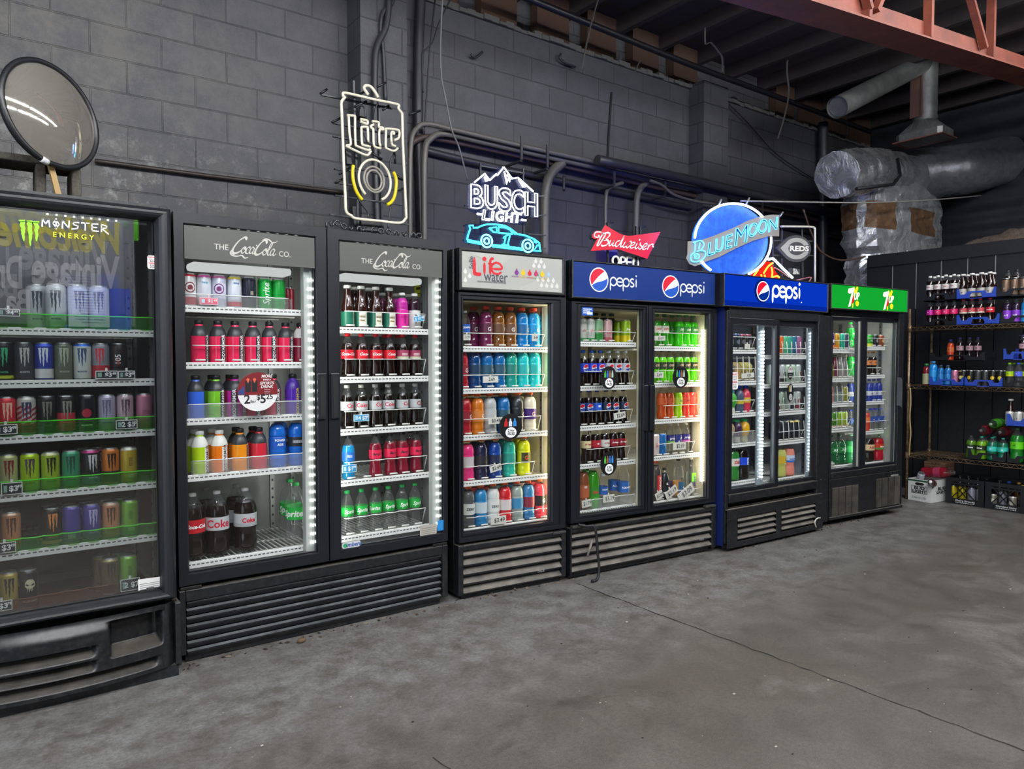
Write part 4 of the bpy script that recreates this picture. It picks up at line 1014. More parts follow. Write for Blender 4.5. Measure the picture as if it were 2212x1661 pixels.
for s_, x_, dr in ((-1, xm-.03, dA4), (1, xm+.03, dB4)):
    mb = MB(); z_a, z_b = c4.at(1402, 930)[1], c4.at(1402, 832)[1]; mb.cbox(x_-.02, x_+.02, -.014, .0, z_a, z_b, .004); mb.build('handle', mat('#16181d', .35), dr)
for x_, dr in ((.06, dA4), (W-.06, dB4)):
    mb = MB(); mb.cbox(x_-.05, x_+.05, -.012, .02, dz0-.03, dz0-.014, .003); mb.build('hinge', mat('#62625e', .4, .7), dr)
r4a = (gA[0]+.003, c4.at(1368, 800, .1)[0]); r4b = (gB[0]+.003, c4.at(1514, 800, .1)[0])
Z['c4A'] = [sz(c4, (1254, 739), (1368, 744)), sz(c4, (1254, 836), (1367, 834)), sz(c4, (1253, 922), (1365, 917)), sz(c4, (1253, 1004), (1365, 996)), sz(c4, (1253, 1106), (1366, 1089))]
Z['c4B'] = [sz(c4, (1412, 751), (1514, 751)), sz(c4, (1412, 830), (1512, 827)), sz(c4, (1418, 909), (1516, 902)), sz(c4, (1411, 988), (1511, 979)), sz(c4, (1411, 1085), (1512, 1071))]
c4.strip(gB[1]-.012, .05, gB[2]+.09, gB[3]-.1, glow('#ffeec4', 20.), .009, .018); c4.strip(gB[0]-.03, .085, gB[2]+.05, gB[3]-.05, glow('#ffeec4', 6.), .014); c4.strip(gA[1]+.045, .075, gA[2]+.03, gA[3]-.04, glow('#ffeec4', 7.), .014)
promo(c4, dA4, (1315, 816), .011, '$4.25', '2 for', ('#3f9a3c', '#2f69b8', '#8a5a3c', '#9fb8a8'), c4.at(1333, 816)[0]-c4.at(1315, 816)[0], c4.at(1315, 791)[1]-c4.at(1315, 816)[1])
promo(c4, dB4, (1470, 814.5), .011, '$4.25', '2 for', ('#3f9a3c', '#2f69b8', '#8a5a3c', '#9fb8a8'), c4.at(1487, 816)[0]-c4.at(1470, 816)[0], c4.at(1470, 791)[1]-c4.at(1470, 815)[1])
promo(c4, dA4, (1315, 1001), .011, '$5.50', '2 for', ('#49b03f', '#8a5a3c', '#2f69b8', '#3d86c6'), c4.at(1333, 1001)[0]-c4.at(1315, 1001)[0], c4.at(1315, 975)[1]-c4.at(1315, 1001)[1])
mb = MB(); (x0, z1), (x1, z0) = c4.at(1257, 663, .012), c4.at(1281, 682, .012); mb.box(x0, x1, .0115, .0128, z0, z1)
for i in range(3): mb.box(x0+.01, x1-.012*(i+1), .011, .0114, z1-.014-.012*i, z1-.009-.012*i, 1)
mb.box(x0+.04, x1-.006, .011, .0114, z0+.006, z0+.022, 1); mb.build('notice_sticker', [mat('#1f4fae', .4), mat('#dfe3ea', .4)], dA4)
mb = MB(); P = [c4.at(*q, -.03) for q in ((1248, 1133), (1262, 1136), (1276, 1135), (1280, 1150), (1281, 1190), (1282, 1220), (1276, 1245), (1262, 1264))]
pts = crom([(x, -.035-.01*i, max(z, .012)) for i, (x, z) in enumerate(P)], 5)
rt = c4.root
tag(MB().tube([c4.world(*p) for p in pts], .009, 8).build('hose', mat('#15161a', .5)), 'black drain hose hanging over the grille of the wide blue-header cooler', 'hose')
a_, b_ = c4.at(1267, 1200, -.04), c4.at(1278, 1165, -.04); tag(MB().tube([c4.world(a_[0], -.05, a_[1]), c4.world(b_[0], -.047, b_[1])], .008, 8).build('rod', mat('#77736a', .6)), 'short grey rod hanging beside the black drain hose', 'rod')

# ---- glowing blue-header cooler with sliding doors
c5 = Cooler('drink_cooler', 'black sliding-door cooler with a glowing blue header and one globe logo', (4.252, 3.213), (5.515, 3.172), 1.975)
W = c5.W; SD = .10
gA5 = c5.rect((1580.6, 700), (1674, 703.6), (1580, 1055), (1671, 1045), .016); gB5 = c5.rect((1682, 704.5), (1758, 708), (1680, 1039), (1757, 1031), .036)
oz1 = c5.at(1670, 690)[1]; oz0 = (c5.at(1573, 1066)[1]+c5.at(1766, 1040)[1])/2
n = NT('cool_grey_liner'); n.col(n.ramp(n.noise(3), (.3, '#9aa2ac'), (.7, '#b4bac0'))); n.rough(.4); M_cool = n.m
c5.shell(gA5[2]-.02, oz1+.0, M_cool, y0=.06, blue_right=False)
mb = MB(); x_a = c5.at(1766, 850)[0]
mb.cbox(0, .03, .0, .06, .06, oz1+.05, .005); mb.cbox(x_a+.005, W, .0, .06, .06, oz1+.05, .005); mb.cbox(.03, x_a+.005, .0, .06, oz1, oz1+.075, .005); mb.cbox(.03, x_a+.005, -.012, .06, oz0-.06, oz0, .006)
mb.box(-.004, 0, .02, .7, .04, 1.9, 1)
mb.build('door_surround', [M_black, mat('#16245e', .4)], c5.root)
dA5 = c5.door((.031, c5.at(1682, 850, .01)[0], oz0+.002, oz1-.002), gA5, [(0, .024), (0, .006), (.9, .006), (1., .014)], gy=.016)
dB5 = c5.door((c5.at(1674, 850, .03)[0], x_a, oz0+.002, oz1-.002), gB5, [(0, .046), (0, .028), (.9, .028), (1., .034)], gy=.036)
hp = c5.rect((1567, 591), (1788, 616), (1565, 661), (1788, 671), -.02)
def paint5(mb, a, b, z0, z1, y):
    x, z = c5.at(1650, 629, -.022); rx = c5.at(1664, 629, -.022)[0]-x; rz = c5.at(1650, 607, -.022)[1]-z
    globe(mb, x, z, rx, rz, y, 1, 2, 3, crown=4); q0, q1 = c5.at(1670, 632, -.022), c5.at(1731, 636, -.022)
    pepsi_word(mb, q0[0], q1[0], (q0[1]+q1[1])/2+.01, y-.0005, 1, .006); mb.disc(q1[0]+.012, q1[1]-.06, .006, y, 1, 12)
    mb.box(a, b, y+.0004, y+.0011, z0, z0+.035, 5)
header(c5, hp, [glow('#0a3fd6', .58), glow('#f4f6ff', 1.), glow('#e01830', 1.), glow('#0b3db4', .5), glow('#0a2c96', .42), glow('#0931b0', .55)], paint5, y=-.015, lip=.010)
mb = MB(); kz1 = (c5.at(1572, 1101)[1]+c5.at(1778, 1064)[1])/2
kx0, kx1 = c5.at(1570, 1150, -.015)[0], c5.at(1777, 1100, -.015)[0]
ga = c5.rect((1592, 1124), (1676, 1105), (1594, 1171), (1676, 1150), -.015); gb = c5.rect((1687, 1101), (1761, 1086), (1688, 1147), (1761, 1130), -.015)
zs = [.025, min(ga[2], gb[2]), max(ga[3], gb[3]), kz1]
mb.cbox(kx0, kx1, -.018, -.012, .025, zs[1], .002); mb.cbox(kx0, kx1, -.018, -.012, zs[2], kz1, .002)
for x0, x1 in ((kx0, ga[0]), (ga[1], gb[0]), (gb[1], kx1)): mb.cbox(x0, x1, -.018, -.012, zs[1], zs[2], .002)
for q in (ga, gb): louvers(mb, q[0], q[1], zs[1], zs[2], 4, -.022, .03, 1, .55)
mb.box(kx0, kx1, -.012, .05, kz1-.004, kz1, 1); mb.box(kx0, kx1, .012, .03, .025, kz1)
mb.build('grille', [M_black, M_louver], c5.root)
mb = MB(); P = [c5.at(*q, -.03) for q in ((1773, 1119), (1766, 1120), (1761, 1128), (1764, 1139))]; mb.tube(crom([(x, -.024, z) for x, z in P], 4), .005, 6)
tag(MB().tube([c5.world(*p) for p in crom([(x, -.026, z) for x, z in P], 4)], .005, 6).build('wire_scrap', mat('#c9c6bb', .6)), 'pale hooked wire scrap stuck out of the glowing blue-header cooler base', 'wire')
r5a = (.045, c5.at(1640, 850, .10)[0]); r5b = (c5.at(1676, 850, .10)[0], c5.at(1744, 850, .10)[0])
z_ = lambda l, r: sz(c5, l, r, .10)
Z['c5A'] = [z_((1581, 758), (1639, 757)), z_((1581, 826), (1639, 824)), z_((1580, 895), (1637, 892)), z_((1580, 960), (1637, 955)), z_((1581, 1041), (1635, 1036))]
Z['c5B'] = [z_((1682, 770), (1744, 769)), z_((1682, 831), (1742, 830)), z_((1681, 892), (1744, 886)), z_((1681, 956), (1744, 948)), z_((1681, 1036), (1744, 1024))]
xs = c5.at(1648, 850, .065)[0]; xs2 = c5.at(1754, 850, .065)[0]
COLD = glow('#eaf6ff', 15.)
for q in (xs, xs2):
    mb = MB(); mb.cbox(q-.05, q+.028, .076, .092, oz0+.02, oz1-.03, .004)
    k = oz0+.06
    while k < oz1-.08:
        mb.box(q-.048, q-.03, .0745, .076, k, k+.008, 1); k += .055
    mb.build('mullion', [mat('#8e979c', .4), mat('#e9f4f4', .4)], c5.root); c5.strip(q, .062, oz0+.05, oz1-.06, COLD, .006, .026)
for q in (.045,): MB().box(q-.006, q+.006, .066, .074, oz0+.03, oz1-.04).build('light_strip', glow('#eaf6ff', 11.), c5.root)  # out of sight behind the left frame, added to brighten the interior
MB().box(.06, xs2-.03, .07, .085, oz1-.022, oz1-.013).build('light_strip', glow('#eaf6ff', 10.), c5.root)  # top strip, also added only to brighten the interior
balance_sticker(c5, dA5, (1580.8, 804), (1594, 841), .0145)
for uv, ev, top in (((1718, 805), 790, True), ((1718, 848.5), 829, False)):
    x, z = c5.at(*uv, .034); rz = c5.at(uv[0], ev, .034)[1]-z; rx = rz*.62; mb = MB(); mb.disc(x, z, rz, .0775, 0, 32, rx)
    mb.poly([(x+rx*.93*cos(t), z+rz*.93*sin(t)) for t in ([k*PI/16 for k in range(17)] if top else [])] or [(x-rx*.1, z+rz*.1), (x+rx*.4, z+rz*.1), (x+rx*.35, z+rz*.85), (x, z+rz*.85)], .077, 1)
    if top: mb.text('2/$5', .022, x, z+rz*.5, .0765, 2, bold=.0006, width=rx*.9); mb.text('ENERGY', .012, x, z-rz*.3, .0765, 1, width=rx*1.2); mb.box(x-rx*.5, x+rx*.5, .0765, .077, z-rz*.68, z-rz*.5, 1)
    else: mb.disc(x+.1*rx, z-.5*rz, rz*.36, .0768, 1, 20, rx*.5); mb.text('2 for', .013, x+.1*rx, z-.38*rz, .0763, 0, width=rx*.6); mb.text('$4', .018, x+.1*rx, z-.6*rz, .0763, 0, width=rx*.45); mb.box(x-rx*.45, x-rx*.15, .0768, .0774, z+rz*.1, z+rz*.8, 3)
    mb.build('promotion_sticker', [mat('#17171a', .4), mat('#dcdad4', .4), mat('#b52438', .4), mat('#c7a43c', .4)], dB5)
mb = MB(); (x0, z1), (x1, z0) = c5.at(1741, 1017, .077), c5.at(1757, 1031, .077); mb.box(x0, x1, .0768, .0778, z0, z1); mb.box(x0+.01, x0+.028, .0763, .0767, z0+.04, z1-.01, 1); mb.box(x0+.05, x1-.01, .0763, .0767, z0+.02, z0+.05, 2); mb.build('notice_sticker', [mat('#141414', .4), mat('#b4332b', .4), mat('#d5d5d2', .4)], dB5)

# ---- green-header cooler with sliding doors
c6 = Cooler('drink_cooler', 'black sliding-door cooler with a glowing green header, last in the row beside the shelving', (5.60, 3.215), (6.63, 3.122), 1.96)
W = c6.W
gA6 = c6.rect((1790, 691), (1857, 694.5), (1791, 1016), (1852.6, 1006), .014); gB6 = c6.rect((1870.5, 694.5), (1936, 697), (1870.5, 1005), (1935, 996), .03)
oz1 = c6.at(1870, 686)[1]; oz0 = (c6.at(1795, 1024)[1]+c6.at(1945, 1000)[1])/2
xm = c6.at(1864, 850)[0]; xe = c6.at(1940, 850)[0]
n = NT('white_liner'); n.col(n.ramp(n.noise(3), (.3, '#c6c8c0'), (.7, '#dadbd2'))); n.rough(.4)
c6.shell(gA6[2]-.02, oz1, n.m, y0=.055)
mb = MB(); mb.cbox(0, .018, .0, .055, .05, oz1+.06, .005); mb.cbox(xe, W, .0, .055, .05, oz1+.06, .005); mb.cbox(.018, xe, .0, .055, oz1, oz1+.06, .005); mb.cbox(.018, xe, -.005, .055, oz0-.05, oz0, .005); mb.cbox(.03, xe, .0, .02, oz0-.045, oz0-.04, .001, 1)
mb.build('door_surround', [M_black, mat('#77756c', .5)], c6.root)
M_alu = mat('#b9b8ac', .3, .3)
dA6 = c6.door((.019, xm+.012, oz0+.002, oz1-.002), (max(gA6[0], .03), gA6[1], gA6[2], gA6[3]), [(0, .022), (0, .004), (.9, .004), (1., .012)], gy=.014)
dB6 = c6.door((xm-.012, xe, oz0+.002, oz1-.002), gB6, [(0, .042), (0, .024), (.9, .024), (1., .029)], gy=.031)
for dr, g_, y_ in ((dA6, gA6, .010), (dB6, gB6, .027)):
    mb = MB(); mb.box(g_[1]-.022, g_[1], y_, y_+.003, g_[2], g_[3]); mb.box(g_[1]-.055, g_[1]-.022, y_+.009, y_+.012, g_[2], g_[3], 1); mb.build('edge_profile', [M_alu, mat('#4e5a5e', .3, .3)], dr)
mb = MB(); za, zb = c6.at(1943, 880)[1], c6.at(1943, 815)[1]; mb.prism([(xe-.02, za+.02), (xe+.012, za), (xe+.012, zb-.02), (xe-.02, zb)], -.03, .0); mb.build('handle', mat('#5a5d62', .35, .3), dB6)
hp = c6.rect((1797, 614), (1960.5, 628), (1797, 664), (1960.5, 674), -.08)
def paint6(mb, a, b, z0, z1, y):
    h_ = z1-z0
    for u0 in (1845, 1920):
        x, z = c6.at(u0, 643 if u0 < 1900 else 650, -.082); q = h_
        mb.stroke([(x+.02*q, z+.5*q), (x+.1*q, z+.2*q), (x-.03*q, z-.1*q), (x-.04*q, z-.45*q)], .09*q, y, 2); mb.stroke([(x+.3*q, z+.5*q), (x+.22*q, z+.35*q), (x+.14*q, z+.2*q)], .16*q, y, 2)
        mb.disc(x+.28*q, z-.24*q, .13*q, y, 2, 16); mb.disc(x-.08*q, z-.06*q, .2*q, y-.0003, 3, 20, .14*q)
        mb.poly([(x-.42*q, z+.22*q), (x-.38*q, z+.38*q), (x+.04*q, z+.46*q), (x+.05*q, z+.36*q), (x-.2*q, z-.38*q), (x-.38*q, z-.43*q), (x-.14*q, z+.2*q), (x-.3*q, z+.16*q)][::-1], y-.0006, 1)
        mb.text('UP', .40*q, x+.2*q, z+.06*q, y-.0009, 1, shear=.28, bold=.004, sx=.82, rot=.12)
header(c6, hp, [glow('#17b838', .62), glow('#fbf6dd', 1.), glow('#efd728', 1.), glow('#d6231f', .9)], paint6, y=-.075, lip=.010)
mb = MB(); fz1 = (c6.at(1795, 1040)[1]+c6.at(1945, 1012)[1])/2; mb.cbox(0, W, -.003, .02, .06, fz1, .004); mb.cbox(0, W, -.012, .01, .05, .075, .004, 1)
for q in (c6.rect((1795, 1055), (1853, 1044), (1796, 1120), (1853, 1106), 0), c6.rect((1890, 1036), (1943, 1025), (1891, 1098), (1943, 1085), 0)):
    a, b = max(q[0], .02), q[1]; nr = 24
    for i in range(nr):
        z = q[2]+(q[3]-q[2])*i/nr
        for k in range(4):
            x0 = a+(b-a)*k/4; x1 = x0+(b-a)/4-.008; mb.add([(x0, -.004, z+.008), (x1, -.004, z+.008), (x1, -.012, z+.001), (x0, -.012, z+.001)], [(0, 1, 2, 3), (3, 2, 1, 0)], 2)
x_, z__ = c6.at(1932, 1028, 0); [mb.box(x_-.06+.017*i, x_-.05+.017*i, -.0045, -.0035, z__, z__+.014, 3) for i in range(7)]
mb.build('grille', [M_black, M_louver, M_louver, mat('#aaaaa6', .4)], c6.root)
r6a = (.045, c6.at(1832, 850, .08)[0]); r6b = (c6.at(1858, 850, .08)[0], c6.at(1907.5, 850, .08)[0])
z_ = lambda l, r: sz(c6, l, r, .08)
Z['c6A'] = [z_((1790, 757), (1832, 756)), z_((1790, 820), (1832, 818)), z_((1790, 874), (1832, 872)), z_((1790, 929), (1832, 925)), z_((1791, 1010), (1832, 1002))]
Z['c6B'] = [z_((1870, 751), (1907, 750)), z_((1870, 812), (1907, 811)), z_((1870, 869), (1907, 867)), z_((1870, 933), (1907, 930)), z_((1870, 1001), (1907, 996))]
c6.strip(xm+.0, .06, oz0+.05, oz1-.06, glow('#fbfdf4', 22.), .010, .03)
mb = MB(); mb.box(.06, xe-.04, .062, .076, oz1-.022, oz1-.013); mb.build('light_strip', glow('#fbfdf4', 12.), c6.root)  # unseen strip added under the top as fill for the shelves

# ---------------------------------------------------------------- bottles and cans
# profiles: (radius, height); band numbers where the label sits; fill height
def sc(P, r, h): return [(a*r, b*h) for a, b in P]
SODA = [(.60, 0), (.86, .012), (.98, .05), (1, .10), (.97, .16), (.90, .24), (.84, .31), (.84, .36), (.91, .42), (.985, .46), (.985, .64), (.97, .67), (.93, .72), (.80, .79), (.60, .86), (.42, .92), (.38, .955), (.36, 1.)]
SPORT = [(.85, 0), (.97, .015), (1, .05), (1, .10), (.96, .12), (1, .14), (1, .20), (.95, .225), (.93, .26), (.95, .30), (1, .33), (1, .60), (.98, .625), (.94, .64), (.98, .66), (.985, .70), (.95, .77), (.84, .84), (.64, .90), (.46, .93), (.42, 1.)]
ARMOR = [(.88, 0), (.98, .015), (1, .04), (1, .62), (1.0, .66), (.95, .73), (.82, .81), (.62, .88), (.48, .91), (.44, 1.)]
BIG = [(.55, 0), (.88, .01), (.98, .04), (1, .08), (.99, .20), (.93, .27), (.90, .31), (.93, .35), (1, .41), (1, .62), (.99, .66), (.92, .74), (.74, .83), (.50, .90), (.30, .95), (.27, 1.)]
TEA = [(.9, 0), (1, .02), (1, .42), (.98, .45), (1.0, .47), (.97, .53), (.85, .61), (.66, .72), (.56, .82), (.53, .92), (.53, 1.)]
VITA = [(.9, 0), (1, .02), (1, .56), (.95, .58), (1, .61), (.99, .67), (.93, .73), (.95, .75), (.85, .81), (.62, .88), (.50, .91), (.48, 1.)]
WATER = [(.88, 0), (.99, .015), (1, .05), (.96, .2), (.94, .3), (1, .4), (1, .66), (.95, .74), (.78, .83), (.52, .91), (.40, .94), (.38, 1.)]
LITER = [(.85, 0), (.97, .012), (1, .04), (1, .66), (.97, .72), (.86, .80), (.62, .88), (.40, .93), (.36, 1.)]
ROUNDJ = [(.55, 0), (.68, .03), (.66, .1), (.60, .22), (.70, .34), (.93, .46), (1, .60), (.95, .74), (.75, .85), (.52, .91), (.50, 1.)]
CANB = [(.78, 0), (.80, .012), (.97, .055), (1, .075), (1, .90), (.97, .93), (.84, .965), (.82, .985), (.84, 1.)]
#       name, category, profile, r, h, label z0..z1 (fraction of h), cap (r, h factor), fill
KIND = {
 'soda': ('soda_bottle', 'bottle', SODA, .0345, .228, .44, .65, (.0145, .017), .80),
 'sport': ('sports_drink_bottle', 'bottle', SPORT, .0415, .238, .33, .60, (.0205, .019), .9),
 'armor': ('sports_drink_bottle', 'bottle', ARMOR, .0380, .193, .05, .86, (.019, .02), .95),
 'big': ('large_soda_bottle', 'bottle', BIG, .0545, .300, .41, .62, (.0165, .016), .80),
 'tea': ('tea_bottle', 'bottle', TEA, .0335, .222, .06, .40, (.0195, .016), .93),
 'vita': ('vitamin_water_bottle', 'bottle', VITA, .0345, .200, .05, .55, (.0175, .016), .88),
 'water': ('water_bottle', 'bottle', WATER, .0335, .212, .40, .64, (.0145, .016), .85),
 'liter': ('tall_water_bottle', 'bottle', LITER, .0405, .268, .06, .64, (.0155, .018), .9),
 'round': ('juice_bottle', 'bottle', ROUNDJ, .0430, .165, .0, .28, (.024, .018), .95),
 'can16': ('energy_drink_can', 'can', CANB, .0330, .157, 0, 0, None, 1),
 'can24': ('tall_energy_drink_can', 'can', CANB, .0370, .188, 0, 0, None, 1),
 'can12': ('soda_can', 'can', CANB, .0330, .124, 0, 0, None, 1),
 'slim': ('slim_drink_can', 'can', CANB, .0290, .158, 0, 0, None, 1),
 'carton': ('coffee_carton', 'carton', None, .034, .145, 0, 0, None, 1),
}
M_tin = mat('#b4b6b8', .28, .85)
_pm = {}
def can_mesh(kind, p):
    name, cat, prof, r, h = KIND[kind][:5]
    P = sc(prof, r, h); mb = MB(); top = p.get('top'); bnd = p.get('band')
    mis = [2 if i < 2 else 0 if i < 4 or not top else 3 for i in range(len(P)-1)]
    mis[-2] = mis[-1] = 2
    mb.lathe(P, 24, mis=mis, caps=True)
    # printed graphics
    R = r+.0004; fr = p.get('phi', 0)
    def wrap(q, mi): mb.bend(q, [tuple(range(len(q)))], R+.0002, fr, 0, mi, .05)
    def patch(x0, x1, z0, z1, mi, phi=0, RR=None):
        n_ = max(1, int((x1-x0)/.005)); mb.add([((RR or R)*sin(phi+(x0+(x1-x0)*i/n_)/R), -(RR or R)*cos(phi+(x0+(x1-x0)*i/n_)/R), z) for i in range(n_+1) for z in (z0, z1)], [(2*i, 2*i+2, 2*i+3, 2*i+1) for i in range(n_)], mi, True)
    if p.get('low'): patch(-PI*R, PI*R, h*.08, h*p.get('lowh', .3), 5)
    if p.get('stripes'):
        for i in range(5):
            z = h*(.12+.13*i)
            for ph in range(6):
                a0 = ph*PI/3; mb.bend([(-.018, z-.004), (.018, z+.012), (.018, z+.022), (-.018, z+.006)], [(0, 1, 2, 3)], R, a0, 0, 5)
    if p.get('claw'):
        for ph in (0, PI):
            fr = ph+p.get('phi', 0); claw(mb, 0, h*.60, r*1.05, h*.46, 0, 4, wrap, 1)
        fr = p.get('phi', 0); mb.ctext('MONSTER' if kind != 'x' else '', .0095, R+.0003, fr, h*.24, 4, bold=.0002, sx=.8)
    for t in p.get('txt', ()):
        s_, size, z, mi, vert, shear = t; mb.ctext(s_, size, R+.0004, p.get('phi', 0), h*z, mi, vert, shear, .0003)
    if p.get('spot'):
        mb.bend([(r*.55*cos(k*PI/8), r*.55*sin(k*PI/8)) for k in range(16)], [tuple(range(16))], R+.0001, p.get('phi', 0), h*.52, 4)
    if p.get('target'):
        for rr_, m_ in ((.75, 4), (.6, 0), (.36, 4)): mb.bend([(r*rr_*cos(k*PI/8), r*rr_*sin(k*PI/8)) for k in range(16)], [tuple(range(16))], R+.0001+.0002*(1-rr_), p.get('phi', 0), h*.58, m_)
    if p.get('skull'):
        S_ = [(-.6, .1), (-.62, .6), (-.35, .95), (0, 1.02), (.35, .95), (.62, .6), (.6, .1), (.34, -.05), (.3, -.45), (-.3, -.45), (-.34, -.05)]
        mb.bend([(x*r*.85, z*r) for x, z in S_], [tuple(range(11))], R, p.get('phi', 0), h*.55, 4)
        for s_ in (-1, 1): mb.bend([(s_*r*.08, r*.32), (s_*r*.42, r*.5), (s_*r*.44, r*.3), (s_*r*.2, r*.18)], [(0, 1, 2, 3)], R+.0003, p.get('phi', 0), h*.55, 0)
        for k in (-.18, 0, .18): mb.bend([((k-.05)*r, -.45*r), ((k+.05)*r, -.45*r), ((k+.04)*r, -.1*r), ((k-.04)*r, -.1*r)], [(0, 1, 2, 3)], R+.0003, p.get('phi', 0), h*.55, 0)
    ms = [mat(p['c'], .3, .25), mat(p['c'], .3), M_tin, mat(top or p['c'], .28, .3), mat(p.get('mc', '#111111'), .35), mat(p.get('low') or p.get('mc', '#111111'), .32, .2), mat('#f4f4f2', .4)]
    body = mb.mesh(name+'_body', ms)
    lid = MB(); lid.lathe([(r*.80, h*.992), (r*.74, h*.972), (r*.3, h*.972), (.0005, h*.972)], 20, caps=False); lid.cbox(-.005, .005, -.016, .006, h*.973, h*.979, .001, 1)
    return body, [('lid', lid.mesh('can_lid', [mat(p.get('lidc', '#b9bbbc'), .3, .8), mat(p.get('tab', '#a4a6a8'), .3, .7)]))]
def bottle_mesh(kind, p):
    name, cat, prof, r, h, l0, l1, cap, fill = KIND[kind]
    P = sc(prof, r, h); mb = MB(); f = p.get('fill', fill)*h; clearup = p.get('top_clear', True) and p['c'] != 'clear'
    # insert the fill line
    for i in range(len(P)-1):
        if P[i][1] < f < P[i+1][1]:
            t = (f-P[i][1])/(P[i+1][1]-P[i][1]); P.insert(i+1, (P[i][0]+(P[i+1][0]-P[i][0])*t, f)); break
    if p['c'] == 'clear': mis = [1]*(len(P)-1)
    else: mis = [0 if P[i+1][1] <= f+1e-6 else 1 for i in range(len(P)-1)]
    if p.get('wrap'):      # printed film shrunk over shoulder
        wz = p.get('wrapz', .68)*h; mis = [2 if P[i][1] >= wz-1e-4 and P[i+1][1] < h*.93 else m for i, m in enumerate(mis)]
    mb.lathe(P, 20, mis=mis, caps=True)
    liq = mat(p['c'] if p['c'] != 'clear' else '#ffffff', p.get('rough', .12), 0, .5, .3)
    body = mb.mesh(name+'_body', [liq, p.get('shell', M_pet), mat(p.get('wrap', '#222222'), .35)])
    parts = []
    if cap:
        cr, ch = cap; m2 = MB(); m2.lathe([(cr*.96, h-.010), (cr, h-.008), (cr, h+ch-.013), (cr*.9, h+ch-.010), (.0005, h+ch-.010)], 16)
        for k in range(16):
            a = 2*PI*k/16; m2.box(cr*cos(a)-.0006, cr*cos(a)+.0006, cr*sin(a)-.0006, cr*sin(a)+.0006, h-.007, h+ch-.014)
        if p.get('sportcap'): m2.lathe([(cr*.5, h+ch-.010), (cr*.45, h+ch+.012), (.0005, h+ch+.012)], 12)
        parts.append(('cap', m2.mesh('bottle_cap', [mat(p.get('cap', '#dddddd'), .4)])))
    if p.get('lab') or p.get('txt'):
        m3 = MB(); z0, z1 = p.get('lz', (l0, l1)); phi = p.get('phi', 0)
        # follow the bottle: radius along the height
        def rad(z):
            for (a, b), (c_, d_) in zip(P, P[1:]):
                if b <= z <= d_: return a+(c_-a)*(z-b)/max(d_-b, 1e-6)
            return r
        if p.get('lab') and p['lab'] != 'none':
            arc = p.get('arc', 2*PI); n_ = 24; zs_ = [z0*h]+[q[1] for q in P if z0*h+.001 < q[1] < z1*h-.001]+[z1*h]
            lc = p.get('split')
            for i in range(len(zs_)-1):
                o = len(m3.V)
                for z in (zs_[i], zs_[i+1]):
                    for k in range(n_+1):
                        a = phi-arc/2+arc*k/n_; R = rad(z)+.0006; m3.V.append((R*sin(a), -R*cos(a), z))
                for k in range(n_):
                    u = (k+.5)/n_; mi = 0
                    if lc == 'half' and (u < .38 or u > .62): mi = 4
                    if lc == 'flip' and .4 < u < .62: mi = 4
                    if lc == 'band' and (zs_[i] > (z0+.72*(z1-z0))*h): mi = 4
                    m3.face((o+k, o+k+1, o+n_+2+k, o+n_+1+k), mi, True)
            if lc in ('low', 'lowhi'):
                R = rad((z0+.2*(z1-z0))*h)+.0009
                for zz0, zz1 in (((z0, z0+.28*(z1-z0)),) if lc == 'low' else ((z0, z0+.16*(z1-z0)), (z1-.16*(z1-z0), z1))):
                    o = len(m3.V)
                    for z in (zz0*h, zz1*h):
                        for k in range(n_+1): a = 2*PI*k/n_; m3.V.append((R*sin(a), -R*cos(a), z))
                    for k in range(n_): m3.face((o+k, o+k+1, o+n_+2+k, o+n_+1+k), 4, True)
        for t in p.get('txt', ()):
            s_, size, z, mi, vert, shear = t; R = max(rad(z*h), rad((z+.06)*h), rad((z-.06)*h))+.0012
            for dph in p.get('rep', (0,)): m3.ctext(s_, size, R, phi+dph, z*h, mi, vert, shear, p.get('bold', .0006))
        if p.get('globe'):
            R = rad((z0+z1)/2*h)+.001; gz = (z0+z1)/2*h; gr = min((z1-z0)*h*.44, r*.62)
            for dph in p.get('rep', (0,)):
                for m_, f0, f1, e in ((4 if p.get('txt') else 1, -9, 9, 1.08), (2, .18, 9, 1.), (3, -9, -.22, 1.)):
                    pts = []
                    N_ = 16; up = []; dn = []
                    for i in range(N_+1):
                        x = -1+2*i/N_; q = sqrt(max(0, 1-x*x)); w_ = .12*sin(x*3); lo = max(-q, min(q, f0+w_ if f0 > -5 else -q)); hi = max(-q, min(q, f1+w_ if f1 < 5 else q))
                        up.append((x*gr*e, hi*gr*e)); dn.append((x*gr*e, lo*gr*e))
                    for i in range(N_):
                        if up[i][1]-dn[i][1]+up[i+1][1]-dn[i+1][1] > 1e-5: m3.bend([dn[i], dn[i+1], up[i+1], up[i]], [(0, 1, 2, 3)], R+(.0003 if m_ in (2, 3) else 0), phi+dph, gz, m_, .05)
        cols = (p.get('lab') if p.get('lab') not in (None, 'none') else '#ffffff', p.get('t1', '#f4f4f2'), p.get('t2', '#c8102e'), p.get('t3', '#1b3f9a'), p.get('lab2', '#f0f0ee'))
        parts.append(('label', m3.mesh('bottle_label', [mat(q, .38) for q in cols])))
    return body, parts
def carton_mesh(kind, p):
    r, h = KIND[kind][3:5]; mb = MB(); mb.cbox(-r*.9, r*.9, -r*.9, r*.9, 0, h*.8, .003); mb.add([(-r*.9, -r*.9, h*.8), (r*.9, -r*.9, h*.8), (r*.9, r*.9, h*.8), (-r*.9, r*.9, h*.8), (-r*.9, 0, h), (r*.9, 0, h)], [(0, 1, 5, 4), (2, 3, 4, 5), (1, 2, 5), (3, 0, 4)], 0)
    mb.box(-r*.6, r*.6, -r*.91, -r*.9, h*.15, h*.6, 1)
    return mb.mesh('carton_body', [mat(p['c'], .5), mat(p.get('mc', '#6b4a2c'), .5)]), []
PR = {}
